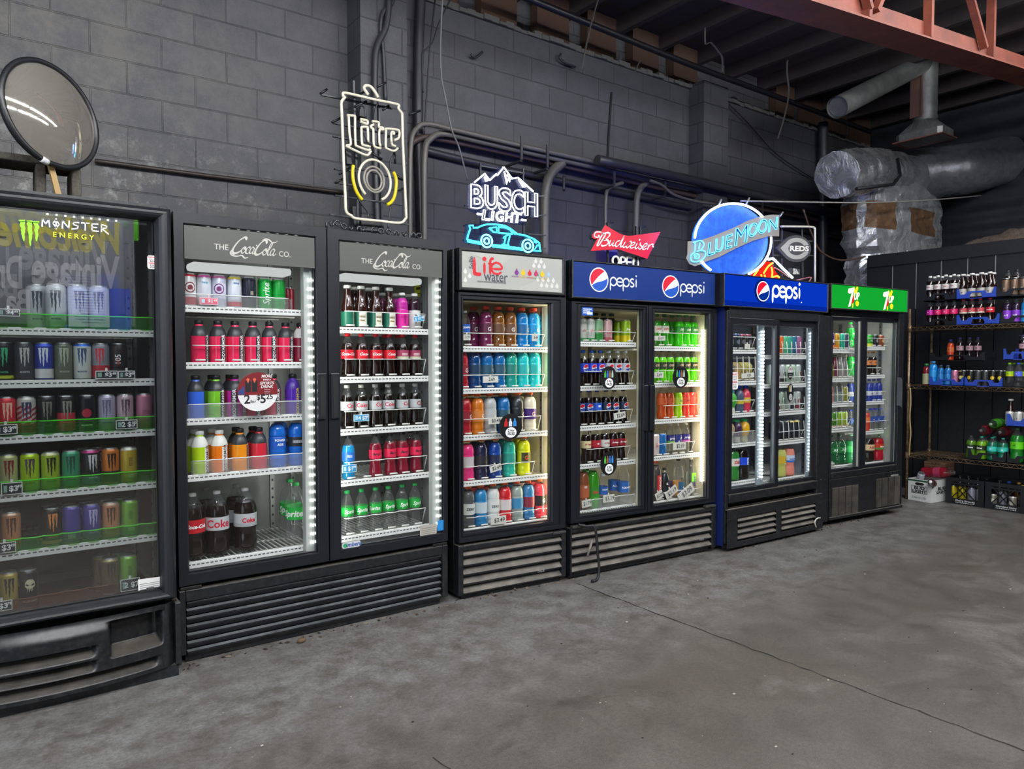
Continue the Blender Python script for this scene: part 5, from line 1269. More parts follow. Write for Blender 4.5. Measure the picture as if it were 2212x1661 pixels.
def D(key, kind, desc, c, **k): k['c'] = c; k['kind'] = kind; k['desc'] = desc; PR[key] = k
# energy cans
D('mz', 'can24', 'tall white clawed can', '#d8dade', claw=1, mc='#3c3f46'); D('mz2', 'can24', 'tall pale blue clawed can', '#bcc4e4', claw=1, mc='#4a4f78')
D('mbk', 'can16', 'black can with blue-green claw', '#121317', claw=1, mc='#3fae7c', low='#b7c832', lowh=.16); D('mgr', 'can16', 'dark grey flowered can', '#45464a', claw=1, mc='#b9bab6')
D('mbl', 'can16', 'blue can with white wings', '#2b3fa0', top='#3355d0', claw=1, mc='#d8dde8', low='#d6d6d2', lowh=.32); D('mgg', 'can16', 'grey-green patterned can', '#67705f', claw=1, mc='#a9b39c')
D('mwb', 'can16', 'white can splashed with blue', '#cfd6cf', top='#2f6fd8', claw=1, mc='#3a4a7a'); D('msr', 'can16', 'silver and red can', '#8b8d98', low='#b5303c', lowh=.4, claw=1, mc='#c9303c'); D('m105', 'can16', 'black can lettered 105 sideways', '#2a2024', txt=[('105', .03, .56, 6, True, .0), ('ZERO', .012, .5, 4, True, 0)], mc='#b8303c')
D('mrd', 'can16', 'red clawed can', '#d8303c', claw=1, mc='#f0b8a4'); D('mst', 'can16', 'silver stars-and-stripes clawed can', '#c4c4bc', claw=1, mc='#2a2f52', stripes=1, low='#a8323a'); D('mkk', 'can16', 'black clawed can', '#1d1e1c', claw=1, mc='#77786e'); D('mkr', 'can16', 'black can with red band', '#20201f', low='#c23646', lowh=.55, claw=1, mc='#88897c'); D('mfc', 'can16', 'black can with red round badge', '#15151a', spot=1, mc='#a82438', txt=[('MONSTER', .0095, .2, 6, False, 0)])
D('mlv', 'can16', 'lavender clawed can', '#b7aec8', claw=1, mc='#6e6684'); D('mpk', 'can16', 'pale pink clawed can', '#c9aeb8', claw=1, mc='#5a4450'); D('mpp', 'can16', 'pink can turned sideways', '#c07a92', txt=[('|||||||', .02, .5, 4, False, 0)], mc='#8a3c56')
D('mkh', 'can16', 'khaki can with maroon claw', '#b9bd84', claw=1, mc='#7a1f2a'); D('mly', 'can16', 'lime can with purple claw', '#b3d413', claw=1, mc='#4a3a4e'); D('mlb', 'can16', 'lime can with black claw', '#a8c22c', claw=1, mc='#17181a', top='#c8cc9a'); D('mtl', 'can16', 'green patterned clawed can', '#3f9c76', claw=1, mc='#1d4a3c', lidc='#a83a4e'); D('mpt', 'can16', 'black can with pink top', '#262128', top='#c43a86', claw=1, mc='#cfd3d8', low='#3f5f94', lowh=.28); D('mor', 'can16', 'orange can with black base', '#d87a2c', claw=1, mc='#2a1a12', low='#17130f', lowh=.38); D('myl', 'can16', 'yellow can showing its fine print', '#c9ab36', top='#d8d4c4', txt=[('IIIIIII', .022, .6, 4, True, 0), ('||||||', .016, .22, 6, False, 0)], mc='#6d5a18')
D('mpe', 'can16', 'peach clawed can', '#d08a62', claw=1, mc='#4c2c22', top='#c9a48c'); D('mbo', 'can16', 'black can with orange claw', '#1a1714', claw=1, mc='#d88a4a', low='#d88a4a', lowh=.16); D('mpu', 'can16', 'purple clawed can', '#4a3f9a', claw=1, mc='#b9b4dc', lidc='#4b4699'); D('mpb', 'can16', 'purple can showing its barcode', '#4d429c', txt=[('||||||', .018, .22, 6, False, 0)], lidc='#4b4699'); D('mgn', 'can16', 'green can showing its fine print', '#7ab23a', txt=[('IIIIIIII', .02, .6, 4, True, 0), ('||||||', .016, .22, 6, False, 0)], mc='#3a6a1c')
D('myc', 'can16', 'gold can with black claw', '#b9a24e', claw=1, mc='#221c14', lidc='#8a8466'); D('msk', 'can16', 'black can with a pale skull', '#16161a', skull=1, mc='#cfc9a4', txt=[('KILLER BREW', .0085, .2, 6, False, 0)], lidc='#c9bc7c'); D('mtn', 'can16', 'brown clawed can', '#6d5c3e', claw=1, mc='#2c241a', top='#a3986c'); 
D('bgr', 'can16', 'white can with red corner', '#e2e0e0', low='#c2303a', lowh=.3, target=1, mc='#7a2a34', top='#d8283c'); D('bgp', 'can16', 'pink-topped white can', '#dcdfe8', top='#e05ab8', txt=[('bang', .014, .75, 4, False, .2)], mc='#2f9ac8'); D('bgt', 'can16', 'pink-topped can with target mark', '#d3d6ea', top='#d86aae', target=1, mc='#7a2f6a'); D('bgy', 'can16', 'yellow-topped white can', '#dde0ea', top='#e8d440', txt=[('bang', .014, .78, 4, False, .2)], mc='#3a76c0', low='#c8303a', lowh=.22); D('bgk', 'can16', 'navy can with gold rim', '#1c2032', txt=[('IIII', .02, .5, 4, True, 0)], mc='#c9c0a8', low='#17181c', lowh=.4)
D('spc', 'can16', 'green can lettered Sprite upward', '#10a63a', txt=[('Sprite', .045, .5, 6, True, .2)]); D('spd', 'can16', 'green can turned to its side', '#0f9a36', txt=[('Sprite', .045, .5, 6, True, .2)], phi=1.1); D('chc', 'can12', 'dark red can', '#7a1024')
# sports drinks in dark film
AR = dict(t1='#f2f2f0', lz=(.04, .66))
def armor(key, desc, c, cap='#1a1a1c', film='#34373a', bar='#303336', tx='#f4f4f2', wrapz=.66, phi=.25, **k): D(key, 'armor', desc, c, cap=cap, wrap=film, wrapz=wrapz, lab=bar, lab2=c, arc=.8, phi=phi+.15, lz=(.04, .64), txt=[('BODYARMOR', .021, .36, 1, True, 0)], t1=tx, bold=.0005, **k)
armor('bap', 'pink drink in charcoal film', '#e8305a'); armor('bap2', 'pink drink turned to its side', '#e42c58', phi=1.0); armor('bag', 'black-labelled bottle with white neck tag', '#8a1f3a', film='#dad4d2', bar='#26282b', phi=0)
armor('bab', 'blue drink in charcoal film', '#3a68d8', phi=1.2); armor('bae', 'green drink in charcoal film', '#7ec82c', phi=.35); armor('bam', 'magenta drink in charcoal film', '#c01f9a', phi=-.5); armor('bar', 'red drink in charcoal film', '#c8283c', phi=.2); armor('bav', 'purple bottle with yellow lettering', '#5a2fb0', film='#4b2a9c', bar='#5a34a8', tx='#e8d23c')
armor('bal', 'lime drink with white cap', '#b4d81c', cap='#f0f0ec', film='#e6e6de', bar='#e9e9e2', tx='#22252a', phi=.7); armor('bao', 'orange drink with white cap', '#f07a14', cap='#f0f0ec', film='#e6e6de', bar='#e9e9e2', tx='#22252a', phi=.35); armor('bao2', 'orange drink in charcoal film', '#f0941c', phi=.9); armor('bad', 'red drink with black cap', '#d42a3a', phi=1.6)
def sport(key, desc, c, lab=None, cap='#e8602a', t='G', tc='#e8e8e6', phi=0, l2=None, **k): D(key, 'sport', desc, c, cap=cap, lab=lab or c, txt=[(t, .034 if t == 'G' else .02, .46, 1, False, 0)], t1=tc, phi=phi, split='half' if l2 else None, lab2=l2 or '#eeeeee', **k)
D('pwb', 'sport', 'bright blue drink in black cap', '#1668cc', cap='#16181c', lab='#1456b8', lz=(.40, .66), txt=[('POWER', .016, .57, 1, False, 0), ('ADE', .016, .48, 1, False, 0)], t1='#f0f2f6'); D('pwc', 'sport', 'blue drink showing its fine print', '#1668cc', cap='#16181c', lab='#2a2c30', lz=(.42, .62), txt=[('IIIIIIIIII', .02, .52, 1, False, 0)], t1='#c8ccd2')
sport('gpr', 'purple drink with red cap', '#6a1f4a', '#58223e', cap='#d8402a'); sport('gam', 'amber drink with red cap', '#7a4a1c', '#64442e', cap='#d8402a', phi=.9); sport('gam2', 'amber drink with G showing', '#7a4a1c', '#6d4a34', cap='#d8402a'); sport('gbl', 'blue drink with red cap', '#0d78c4', '#1a5f94', cap='#d8402a', phi=.8); sport('gcy', 'cyan drink with red cap', '#1698dc', '#1a90cc', cap='#d8402a'); sport('grd', 'dark red drink', '#a01c2c', '#8a2030', phi=.5)
sport('gdb', 'deep blue drink', '#0c3c74', '#1c3a58', phi=1.2); sport('gmb', 'blue drink', '#1460a0', '#2a5064', phi=1.); sport('gte', 'teal drink', '#1a988c', '#2c7c74', phi=1.3); sport('gcn', 'bright cyan drink', '#22c0c4', '#28a8a8', phi=.9)
sport('gor', 'orange drink', '#c8701c', '#c87a3a', phi=.4); sport('ggr', 'pale grey drink', '#a9adad', '#b4b8b8', phi=1.1, tc='#55595c'); sport('gbk', 'black drink', '#34363a', '#1c1e22', phi=.8); sport('gwp', 'white drink with purple label', '#e4d8c0', '#4a2a7c', tc='#f0c0a0'); sport('gpk', 'hot pink drink', '#e0307a', '#c4bcc0', tc='#3a3c40', phi=.9); sport('gnv', 'navy drink', '#1c1c3e', '#26262e', phi=.9); sport('gbb', 'strong blue drink', '#1448a8', '#222a48', phi=1.); sport('ggt', 'sea green drink', '#2ab49c', '#2e9486', phi=1.2); sport('gye', 'yellow drink', '#dede10', '#3e3c1c', tc='#e8602a', l2='#cfd010')
sport('gzk', 'grey drink lettered zero', '#4a4e52', '#c9ccca', t='ZERO', tc='#22262a'); sport('gzb', 'blue drink with pale label', '#1a78b0', '#b9c8d0', tc='#2a4a6a', phi=.9); sport('gzw', 'white drink lettered zero', '#cdd0cc', '#d6d8d4', t='ZERO', tc='#22262a'); sport('gzr', 'red drink with pale label', '#c8202c', '#cfc4c4', tc='#6a2a2a', phi=.8); sport('gzg', 'grey-blue patterned drink', '#93a29c', '#3a86b4', phi=1., tc='#c8d4d8'); sport('gzx', 'blue drink with red base', '#3a7cb0', '#8a2a3c', phi=1., tc='#a8b8d0'); sport('gzp', 'red drink with black patterned label', '#e8384a', '#1c1a1e', tc='#e8d8d8')
sport('gwr', 'white drink with red swirls', '#d8c4c0', '#c43a44', phi=.6)
# sodas
def soda(key, desc, c, cap, lab, txt='', tc='#f4f4f2', sh=.0, phi=0, size=.022, **k): D(key, k.pop('kind', 'soda'), desc, c, cap=cap, lab=lab, txt=[(txt, size, k.pop('tz', .55), 1, k.pop('vert', False), sh)] if txt else [], t1=tc, phi=phi, **k)
soda('cok', 'red-labelled dark cola', '#190a06', '#d81c28', '#d01828', 'Coca-Cola', sh=.35, size=.021); soda('cok2', 'red-labelled dark cola turned slightly', '#190a06', '#d81c28', '#d01828', 'Coca-Cola', sh=.35, size=.021, phi=.45); soda('cok3', 'dark cola showing pink print', '#190a06', '#d81c28', '#a03a5a', 'IIIIIII', size=.02, lab2='#c8ccb0', split='low', tc='#e0c8c8')
soda('dco', 'silver-labelled dark cola', '#140c08', '#d8d8d6', '#c0c2c4', 'Coke', tc='#c81c30', size=.030); soda('dco2', 'silver-labelled dark cola turned sideways', '#140c08', '#d8d8d6', '#b9bbbd', 'Coke', tc='#c81c30', size=.030, phi=.7)
soda('brq', 'red soda with pink label', '#7a1028', '#2a2a2c', '#e02450', "Barq's", tc='#28282a', sh=.3, size=.019); soda('pwo', 'blue soda', '#1a84b8', '#22262a', '#2a6cc0', 'IIIIII', tc='#b8c8dc', size=.018); soda('spr', 'clear soda with green label', 'clear', '#1f9a4a', '#18a83c', 'Sprite', sh=.25, size=.028, split='low', lab2='#169434'); soda('spr2', 'clear soda with turned green label', 'clear', '#1f9a4a', '#18a83c', 'Sprite', sh=.25, size=.028, phi=-.5)
soda('pep', 'dark cola with bright blue label', '#140a08', '#2458c8', '#2440c4', 'PEPSI', tc='#15151c', size=.0105, tz=.53, globe=1, lz=(.40, .66), bold=.0003); soda('pdt', 'dark cola with silver globe label', '#140a08', '#b9bcc0', '#b4b8c4', 'PEPSI', tc='#15151c', size=.0105, tz=.53, globe=1, lz=(.40, .66), bold=.0003); soda('pzr', 'black-labelled dark cola', '#120a08', '#1c1c20', '#1c2c48', 'PEPSI', tc='#15151c', size=.0105, tz=.53, globe=1, lz=(.40, .66), bold=.0003); soda('pbc', 'dark cola with blue cap', '#120a08', '#2a5cd0', '#1c3a84', 'PEPSI', tc='#15151c', size=.0105, tz=.53, globe=1, lz=(.40, .66), bold=.0003); soda('pbb', 'dark cola with solid blue label', '#120a08', '#2a5cd0', '#2c5cc8', 'IIIII', size=.016)
soda('drp', 'maroon-labelled dark soda', '#180a0a', '#d02434', '#8c1226', 'Dr Pepper', sh=.25, size=.013); soda('drc', 'cream-labelled dark soda', '#180a0a', '#d02434', '#e0d0a0', 'Dr Pepper', tc='#9a1a2c', sh=.25, size=.013); soda('drw', 'white-labelled dark soda', '#180a0a', '#d02434', '#d8d4d0', 'Dr Pepper', tc='#9a1a2c', sh=.25, size=.013); soda('drb', 'red-labelled dark soda with silver cap', '#180a0a', '#8a8a8c', '#b01c30', 'IIII', size=.014)
soda('dew', 'bright green soda', '#3cc814', '#1f8a4a', '#2a8a2c', 'DEW', tc='#f0f0ea', sh=.3, size=.02); soda('dew2', 'deep green soda', '#2c8c22', '#1f6a44', '#c8ccc0', 'DEW', tc='#c02430', sh=.3, size=.02); soda('dewx', 'green soda with black cap', '#5cc414', '#1c1c1e', '#2c3a24', 'DEW', tc='#d8b4a8', sh=.3, size=.02); soda('dewy', 'yellow-green soda without label', '#a4d020', '#2a8a3c', '#9ac82a', 'IIII', tc='#3a5a2a', size=.012)
soda('dwr', 'orange-red soda', '#b04416', '#a83a1c', '#b8502a', 'IIII', tc='#7a2a10', size=.014); soda('dwl', 'lime soda with green cap', '#9cd014', '#2a9a44', '#a8c83c', 'IIIII', tc='#4a6a7a', size=.016); soda('dwp', 'red soda with red cap', '#e8342c', '#d83a34', '#e44a3c', 'DEW', tc='#5a1414', sh=.3, size=.016); soda('dwq', 'coral soda with red cap', '#f0503c', '#d83a34', '#ee5a4a', 'IIII', tc='#c82a2a', size=.014)
soda('dkg', 'dark green bottle', '#1d3a28', '#22503a', '#24483a', kind='vita')
soda('snp', 'amber tea', '#8a4a2a', '#5a8a4a', '#b8603c', 'IIII', size=.02, kind='liter', lz=(.3, .6)); soda('dwL', 'large green soda', '#3aa41c', '#2aa84c', '#2f8a24', 'dew', tc='#d83038', size=.03, kind='liter', tz=.4, lz=(.28, .52), sh=.2); soda('aqf', 'clear water with blue label', 'clear', '#dfe3e6', '#1f58b0', 'AQUAFINA', size=.013, kind='water'); soda('aqL', 'large clear water with blue label', 'clear', '#e4e6e8', '#2a66b8', 'AQUAFINA', size=.016, kind='liter', tz=.42, lz=(.30, .55), fill=.9)
soda('ppl', 'clear water with purple label', 'clear', '#c8c8c4', '#2c2a78', 'propel', size=.022, kind='water', sh=.2, split='low', lab2='#6aa83a'); soda('ppk', 'clear water with pink-edged label', 'clear', '#d0d0cc', '#3a2c84', 'propel', size=.022, kind='water', sh=.2, split='low', lab2='#e06ab4'); soda('ppb', 'clear water with dark blue label', 'clear', '#c8c8c4', '#28327c', 'propel', size=.02, kind='water', sh=.2, phi=.6)
D('cwr', 'can16', 'white can with red edge', '#d4c8c8', txt=[('IIII', .03, .5, 4, True, 0)], mc='#b8303a'); D('cbl', 'can16', 'blue can', '#1e6ab0', txt=[('IIII', .02, .5, 4, True, 0)], mc='#9ac0e0')
D('dwc', 'can16', 'white can lettered dew', '#cfd2ca', txt=[('dew', .026, .5, 4, False, .3)], mc='#c8303a', low='#3a8a4a', lowh=.2); D('dwg', 'can16', 'green and white can lettered dew', '#7fae84', txt=[('dew', .03, .5, 4, False, .3)], mc='#b8242c', low='#2f8a3c', lowh=.4); D('dwd', 'can16', 'pinkish can lettered red', '#c8a0a0', txt=[('DEW', .026, .45, 4, False, .3)], mc='#b42a3a', low='#b05a62', lowh=.25); D('sty', 'can16', 'yellow and green can', '#8cb01c', txt=[('Starry', .022, .6, 6, False, .3)], low='#d8c81c', lowh=.35, mc='#e0d020')
D('gtq', 'liter', 'tall bottle with vertical red label', '#3a3438', cap='#d8502a', lab='#c22a26', arc=1.3, lz=(.06, .66), txt=[('GATORADE', .026, .36, 1, True, 0)], phi=.2, bold=.001); D('gtd', 'water', 'small dark bottle with teal base', '#1e2a32', cap='#17181a', lab='#15171a', txt=[('G', .02, .52, 1, False, 0)]); D('ptq', 'liter', 'tall pink-tinted clear bottle', 'clear', cap='#1c1c1e', lab='#6a4a7c', lz=(.06, .4), arc=2.6); D('ptr', 'liter', 'tall bottle with orange-blue print', 'clear', cap='#17171a', lab='#2c5a80', lz=(.05, .42), split='half', lab2='#d89a4a', txt=[('life', .02, .5, 1, False, 0)], t1='#1a1a1a'); D('ptp', 'liter', 'tall clear bottle with vertical lettering', 'clear', cap='#d8dad6', lab='#c4d4c8', arc=1., lz=(.1, .6), txt=[('propel', .032, .35, 1, True, 0)], t1='#2a2a78', phi=.4); D('ptg', 'liter', 'tall clear bottle with green square', 'clear', cap='#e0e2de', lab='#7ad41c', arc=1., lz=(.38, .62), phi=-.3, txt=[('propel', .028, .4, 1, True, 0)], t1='#2a2a9a')
# big bottles
def big(key, desc, c, cap, lab, txt, tc='#f4f4f2', phi=0, size=.034, sh=.0, **k): D(key, 'big', desc, c, cap=cap, lab=lab, txt=[(txt, size, .51, 1, k.pop('vert', False), sh)] if txt else [], t1=tc, phi=phi, bold=.0012, **k)
big('b_ck', 'big red-labelled cola', '#160a06', '#c8c8c6', '#c81c28', 'Coca-Cola', sh=.3, size=.024); big('b_dc', 'big silver-labelled cola', '#140b08', '#c4c5c4', '#bfc1c3', 'Coke', tc='#c81c34', size=.052); big('b_dn', 'big silver-labelled cola with smaller lettering', '#140b08', '#c4c5c4', '#bcbec0', 'Coke', tc='#c81c34', size=.03, split='low', lab2='#a9abac'); big('b_sp', 'big clear soda with green label', 'clear', '#2aa650', '#18a93c', 'Sprite', size=.044, sh=.25, phi=-.5)
big('b_md', 'big green soda with white label', '#2d7a30', '#2a7a3a', '#d8d4c8', 'DEW', tc='#c8242c', size=.036, sh=.3); big('b_pp', 'big cola with blue label', '#120a09', '#2458c8', '#1c4cd8', 'PEPSI', size=.026, vert=True); big('b_pd', 'big cola with silver globe label', '#120a09', '#c4c6c8', '#b9bcc4', '', globe=1, phi=-.4); big('b_ly', 'big yellow lemonade', '#b9bc62', '#17181a', '#d8b030', 'E', tc='#22262a', size=.03); big('b_lp', 'big pink lemonade', '#e08a78', '#2a1f22', '#c4d4ea', 'Lemonade', tc='#2a5cb0', size=.018, split='low', lab2='#2a66c0')
big('b_7u', 'big dark green soda', '#1c5a34', '#1f7a44', '#1f7a3c', '7UP', size=.03, sh=.2); big('b_7v', 'big pale green soda', '#2f9a54', '#9adcb0', '#4cc86a', 'IIIII', size=.024); big('b_rb', 'big dark root beer', '#20120c', '#3a2418', '#d8b890', 'A&W', tc='#a8282c', size=.03); big('b_tt', 'big red soda with orange label', '#b0102a', '#c8c8c8', '#c83a1c', 'Tahitian', size=.018, split='low', lab2='#2f9a3c', sh=.2)
# teas, waters, juices
D('tea', 'tea', 'dark tea with white-green label', '#2c110c', cap='#eeeeea', lab='#1e6a54', split='flip', lab2='#e4e0d0', txt=[('GOLD', .011, .29, 1, False, 0), ('PEAK', .011, .2, 1, False, 0)], t1='#8a6a2a'); D('tea2', 'tea', 'dark tea with green label', '#2c110c', cap='#eeeeea', lab='#1e6a54', phi=1.3, split='flip', lab2='#e4e0d0', txt=[('PEAK', .011, .22, 1, False, 0)], t1='#8a6a2a')
D('vmg', 'vita', 'magenta vitamin drink', '#b82a92', cap='#eeeeea', lab='#e01c9c', txt=[('vitamin', .018, .3, 1, True, 0)], phi=.2, t1='#8a1a5a'); D('vdk', 'vita', 'dark vitamin drink with white label', '#2c1622', cap='#eeeeea', lab='#d8d8d4', txt=[('vitamin', .018, .32, 1, True, 0)], t1='#4a4a4c', phi=-.3); D('vpu', 'vita', 'purple vitamin drink', '#5c2444', cap='#eeeeea', lab='#6a3058')
D('cof', 'can12', 'dark coffee can', '#23282e', top='#2f3a78', mc='#55606a', spot=1); D('cor', 'can12', 'dark coffee can with red rim', '#2a2628', top='#b82a48', mc='#5a5a60', spot=1); D('ctn', 'carton', 'tan coffee carton', '#a38a5e', mc='#b98a4a'); D('cty', 'carton', 'yellowish coffee carton', '#b0a55e', mc='#8a7a3a'); D('ctd', 'carton', 'dark tan coffee carton', '#6e6a60', mc='#4a4238'); D('jor', 'tea', 'orange juice with red neck', '#c89a2a', cap='#c8402a', lab='#c4a03a', wrap='#b8482c', wrapz=.55)
D('kdp', 'round', 'small kids drink with red top', '#3a9a6a', cap='#d8304a', lab='#2f9a7c'); D('kdt', 'round', 'green kids drink with teal top', '#4aa83c', cap='#2aa0a8', lab='#c8c8b0', sportcap=1); D('kdg', 'armor', 'grey drink with blue sports cap', '#4a566c', cap='#1f50d0', sportcap=1, lab='#c8b43a', lz=(.36, .52)); D('kdr', 'armor', 'red drink with blue sports cap', '#d03a50', cap='#1f50d0', sportcap=1, lab='#d8b43a', lz=(.40, .60), txt=[('IIII', .016, .5, 1, False, 0)], t1='#7a2a2a')
D('rjt', 'round', 'tan juice in round bottle', '#a08a66', cap='#2aa860', lab='#b8b4a4'); D('rjp', 'round', 'dark purple juice in round bottle', '#38203a', cap='#2ab868', lab='#b8b0a4'); D('rjy', 'round', 'yellow juice in round bottle', '#d8a41c', cap='#2ab868', lab='#b9b98a')
for k_, nm_, c_, m_ in (('sr', 'red', '#c03a2c', '#e8c0a0'), ('so', 'orange', '#d8642a', '#f0d0b0'), ('sg', 'green', '#4fb080', '#c8e0d0'), ('st', 'teal', '#2f9a84', '#e07a5a'), ('sb', 'blue', '#2a6488', '#c0d4c8'), ('sm', 'magenta-speckled', '#a05a84', '#d8c8cc')): D(k_, 'slim', nm_+' slim can', c_, mc=m_, txt=[('IIII', .02, .55, 4, True, 0)])
for k_, nm_, c_, m_, l_ in (('pw', 'pale grey', '#b9c4bc', '#8a5a4a', None), ('pg', 'pale green', '#b4c8b0', '#6a8a7a', None), ('pr', 'pale can with red base, grey', '#bcc2bc', '#7a3a44', '#8a3a48'), ('pk', 'pale can with dark base, grey', '#bcc4c0', '#3a3a44', '#2c3038')): D(k_, 'can16', nm_+' energy can' if 'base' not in nm_ else nm_.split(',')[0], c_, mc=m_, spot=1, low=l_)
D('bk', 'can16', 'black energy can', '#26282c', mc='#5a6064', spot=1); D('bkg', 'can16', 'black energy can with gold rim', '#262a30', top='#c8a43c', mc='#6a6454', lidc='#c8a43c', txt=[('IIII', .012, .5, 4, False, 0)])
D('apu', 'slim', 'purple tall can', '#5a2f8a', low='#d87a3c', lowh=.3, mc='#e0d8e8', spot=1); D('ayo', 'slim', 'golden tall can', '#c8962c', low='#d87a1c', lowh=.3, mc='#7a4a1c', txt=[('IIII', .02, .7, 4, False, 0)]); D('atl', 'slim', 'teal tall can', '#2aa88c', mc='#17584c', txt=[('IIIIII', .02, .55, 4, True, 0)]); D('adk', 'slim', 'slate tall can', '#4a4a66', mc='#b9b9c4', txt=[('IIII', .018, .6, 4, True, 0)])
D('7up', 'soda', 'green soda in green bottle', '#1fa83c', cap='#2ad04c', lab='#22b83a', txt=[('7UP', .018, .55, 1, False, .2)]); D('7uc', 'can12', 'green soda can', '#2f9a2c', txt=[('7UP', .024, .5, 6, False, .2)], low='#d8d44a', lowh=.3); D('rbc', 'can12', 'brown root beer can', '#8a4a2c', mc='#d8b48a', spot=1); D('dkc', 'can12', 'dark soda can', '#2a2c30', mc='#8a8c90', spot=1)
D('rb', 'soda', 'dark root beer with orange label', '#1c0f0a', cap='#d8743a', lab='#c47a48', txt=[('A&W', .018, .55, 1, False, 0)], t1='#4a1f14'); D('olv', 'tea', 'olive tea', '#7a7028', cap='#3a7a9a', lab='#8a8030'); D('mar', 'tea', 'maroon tea', '#5a1f30', cap='#5a7a4a', lab='#6a2c3c'); D('gre', 'tea', 'grey tea', '#7a7674', cap='#c8c8c4', lab='#8c8884'); D('pnk', 'vita', 'pinkish bottle', '#a8706a', cap='#d0d0cc', lab='#b07a70'); D('yel', 'slim', 'yellow-green slim can', '#a8a43a', mc='#6a7a2a'); D('gcl', 'vita', 'clear bottle with grey label', 'clear', cap='#c8d0d4', lab='#7a8480')
D('wbl', 'water', 'deep blue water', '#22368a', cap='#2440c0', lab='#c8ccd8', lz=(.28, .48), txt=[('IIII', .016, .38, 1, False, 0)], t1='#7a2a5a'); D('ccl', 'water', 'clear water with blue shoulder label', 'clear', cap='#2a48c8', lab='#2a4a9a', txt=[('IIII', .014, .52, 1, False, 0)]); D('ora', 'water', 'orange-red drink', '#c0402c', cap='#c8c4c0', lab='#d8703c')
for k_, nm_, c_ in (('lga', 'green and white can', '#4f8a2c'), ('lgb', 'lime and pink can', '#8ab41c'), ('lgc', 'pale lime can', '#b4c83c')): D(k_, 'can16', nm_, c_, mc='#e4e0d0', txt=[('IIII', .02, .6, 4, True, 0)], low='#d8b8b0', lowh=.2)
def product(key):
    if key not in _pm:
        p = PR[key]; k = p['kind']
        _pm[key] = can_mesh(k, p) if k in ('can16', 'can24', 'can12', 'slim') else carton_mesh(k, p) if k == 'carton' else bottle_mesh(k, p)
    return _pm[key]
_src = {}
def place(key, pos, rotz, label, group, tilt=None, scale=1.):
    """first of a kind is built, later ones are copies of the thing and of each of its parts"""
    if key not in _src:
        body, parts = product(key); kd = KIND[PR[key]['kind']]
        o = bpy.data.objects.new(kd[0], body); C.objects.link(o)
        for nm, me in parts:
            c = bpy.data.objects.new(nm, me); C.objects.link(c); c.parent = o
        _src[key] = o
    else:
        s_ = _src[key]; o = s_.copy(); C.objects.link(o)
        for ch in [q for q in _kids.get(s_.name, [])]:
            c = ch.copy(); C.objects.link(c); c.parent = o
    if key not in _first: _first[key] = 1; _kids[o.name] = list(o.children)
    o.location = pos; o.scale = scale if isinstance(scale, tuple) else (scale,)*3
    if tilt: o.rotation_euler = tilt
    else: o.rotation_euler = (0, 0, rotz)
    return tag(o, label, KIND[PR[key]['kind']][1], group)
_first = {}; _kids = {}
ORD = ['first', 'second', 'third', 'fourth', 'fifth', 'sixth', 'seventh', 'eighth', 'ninth', 'tenth', 'eleventh', 'twelfth']
DOORS = {'c1': (c1, 'clawed black cooler', 'claw-logo cooler'), 'c2A': (c2, "grey-header cooler's left door", ''), 'c2B': (c2, "grey-header cooler's right door", ''), 'c3': (c3, 'white-header cooler', ''), 'c4A': (c4, "unlit-blue-header cooler's left door", ''), 'c4B': (c4, "unlit-blue-header cooler's right door", ''), 'c5A': (c5, "glowing-blue-header cooler's left door", ''), 'c5B': (c5, "glowing-blue-header cooler's right door", ''), 'c6A': (c6, "green-header cooler's left door", ''), 'c6B': (c6, "green-header cooler's right door", '')}
RAIL = {'c1': .09, 'c2A': .10, 'c2B': .10, 'c3': .10, 'c4A': .10, 'c4B': .10, 'c5A': .10, 'c5B': .10, 'c6A': .08, 'c6B': .08}
LANES = {}
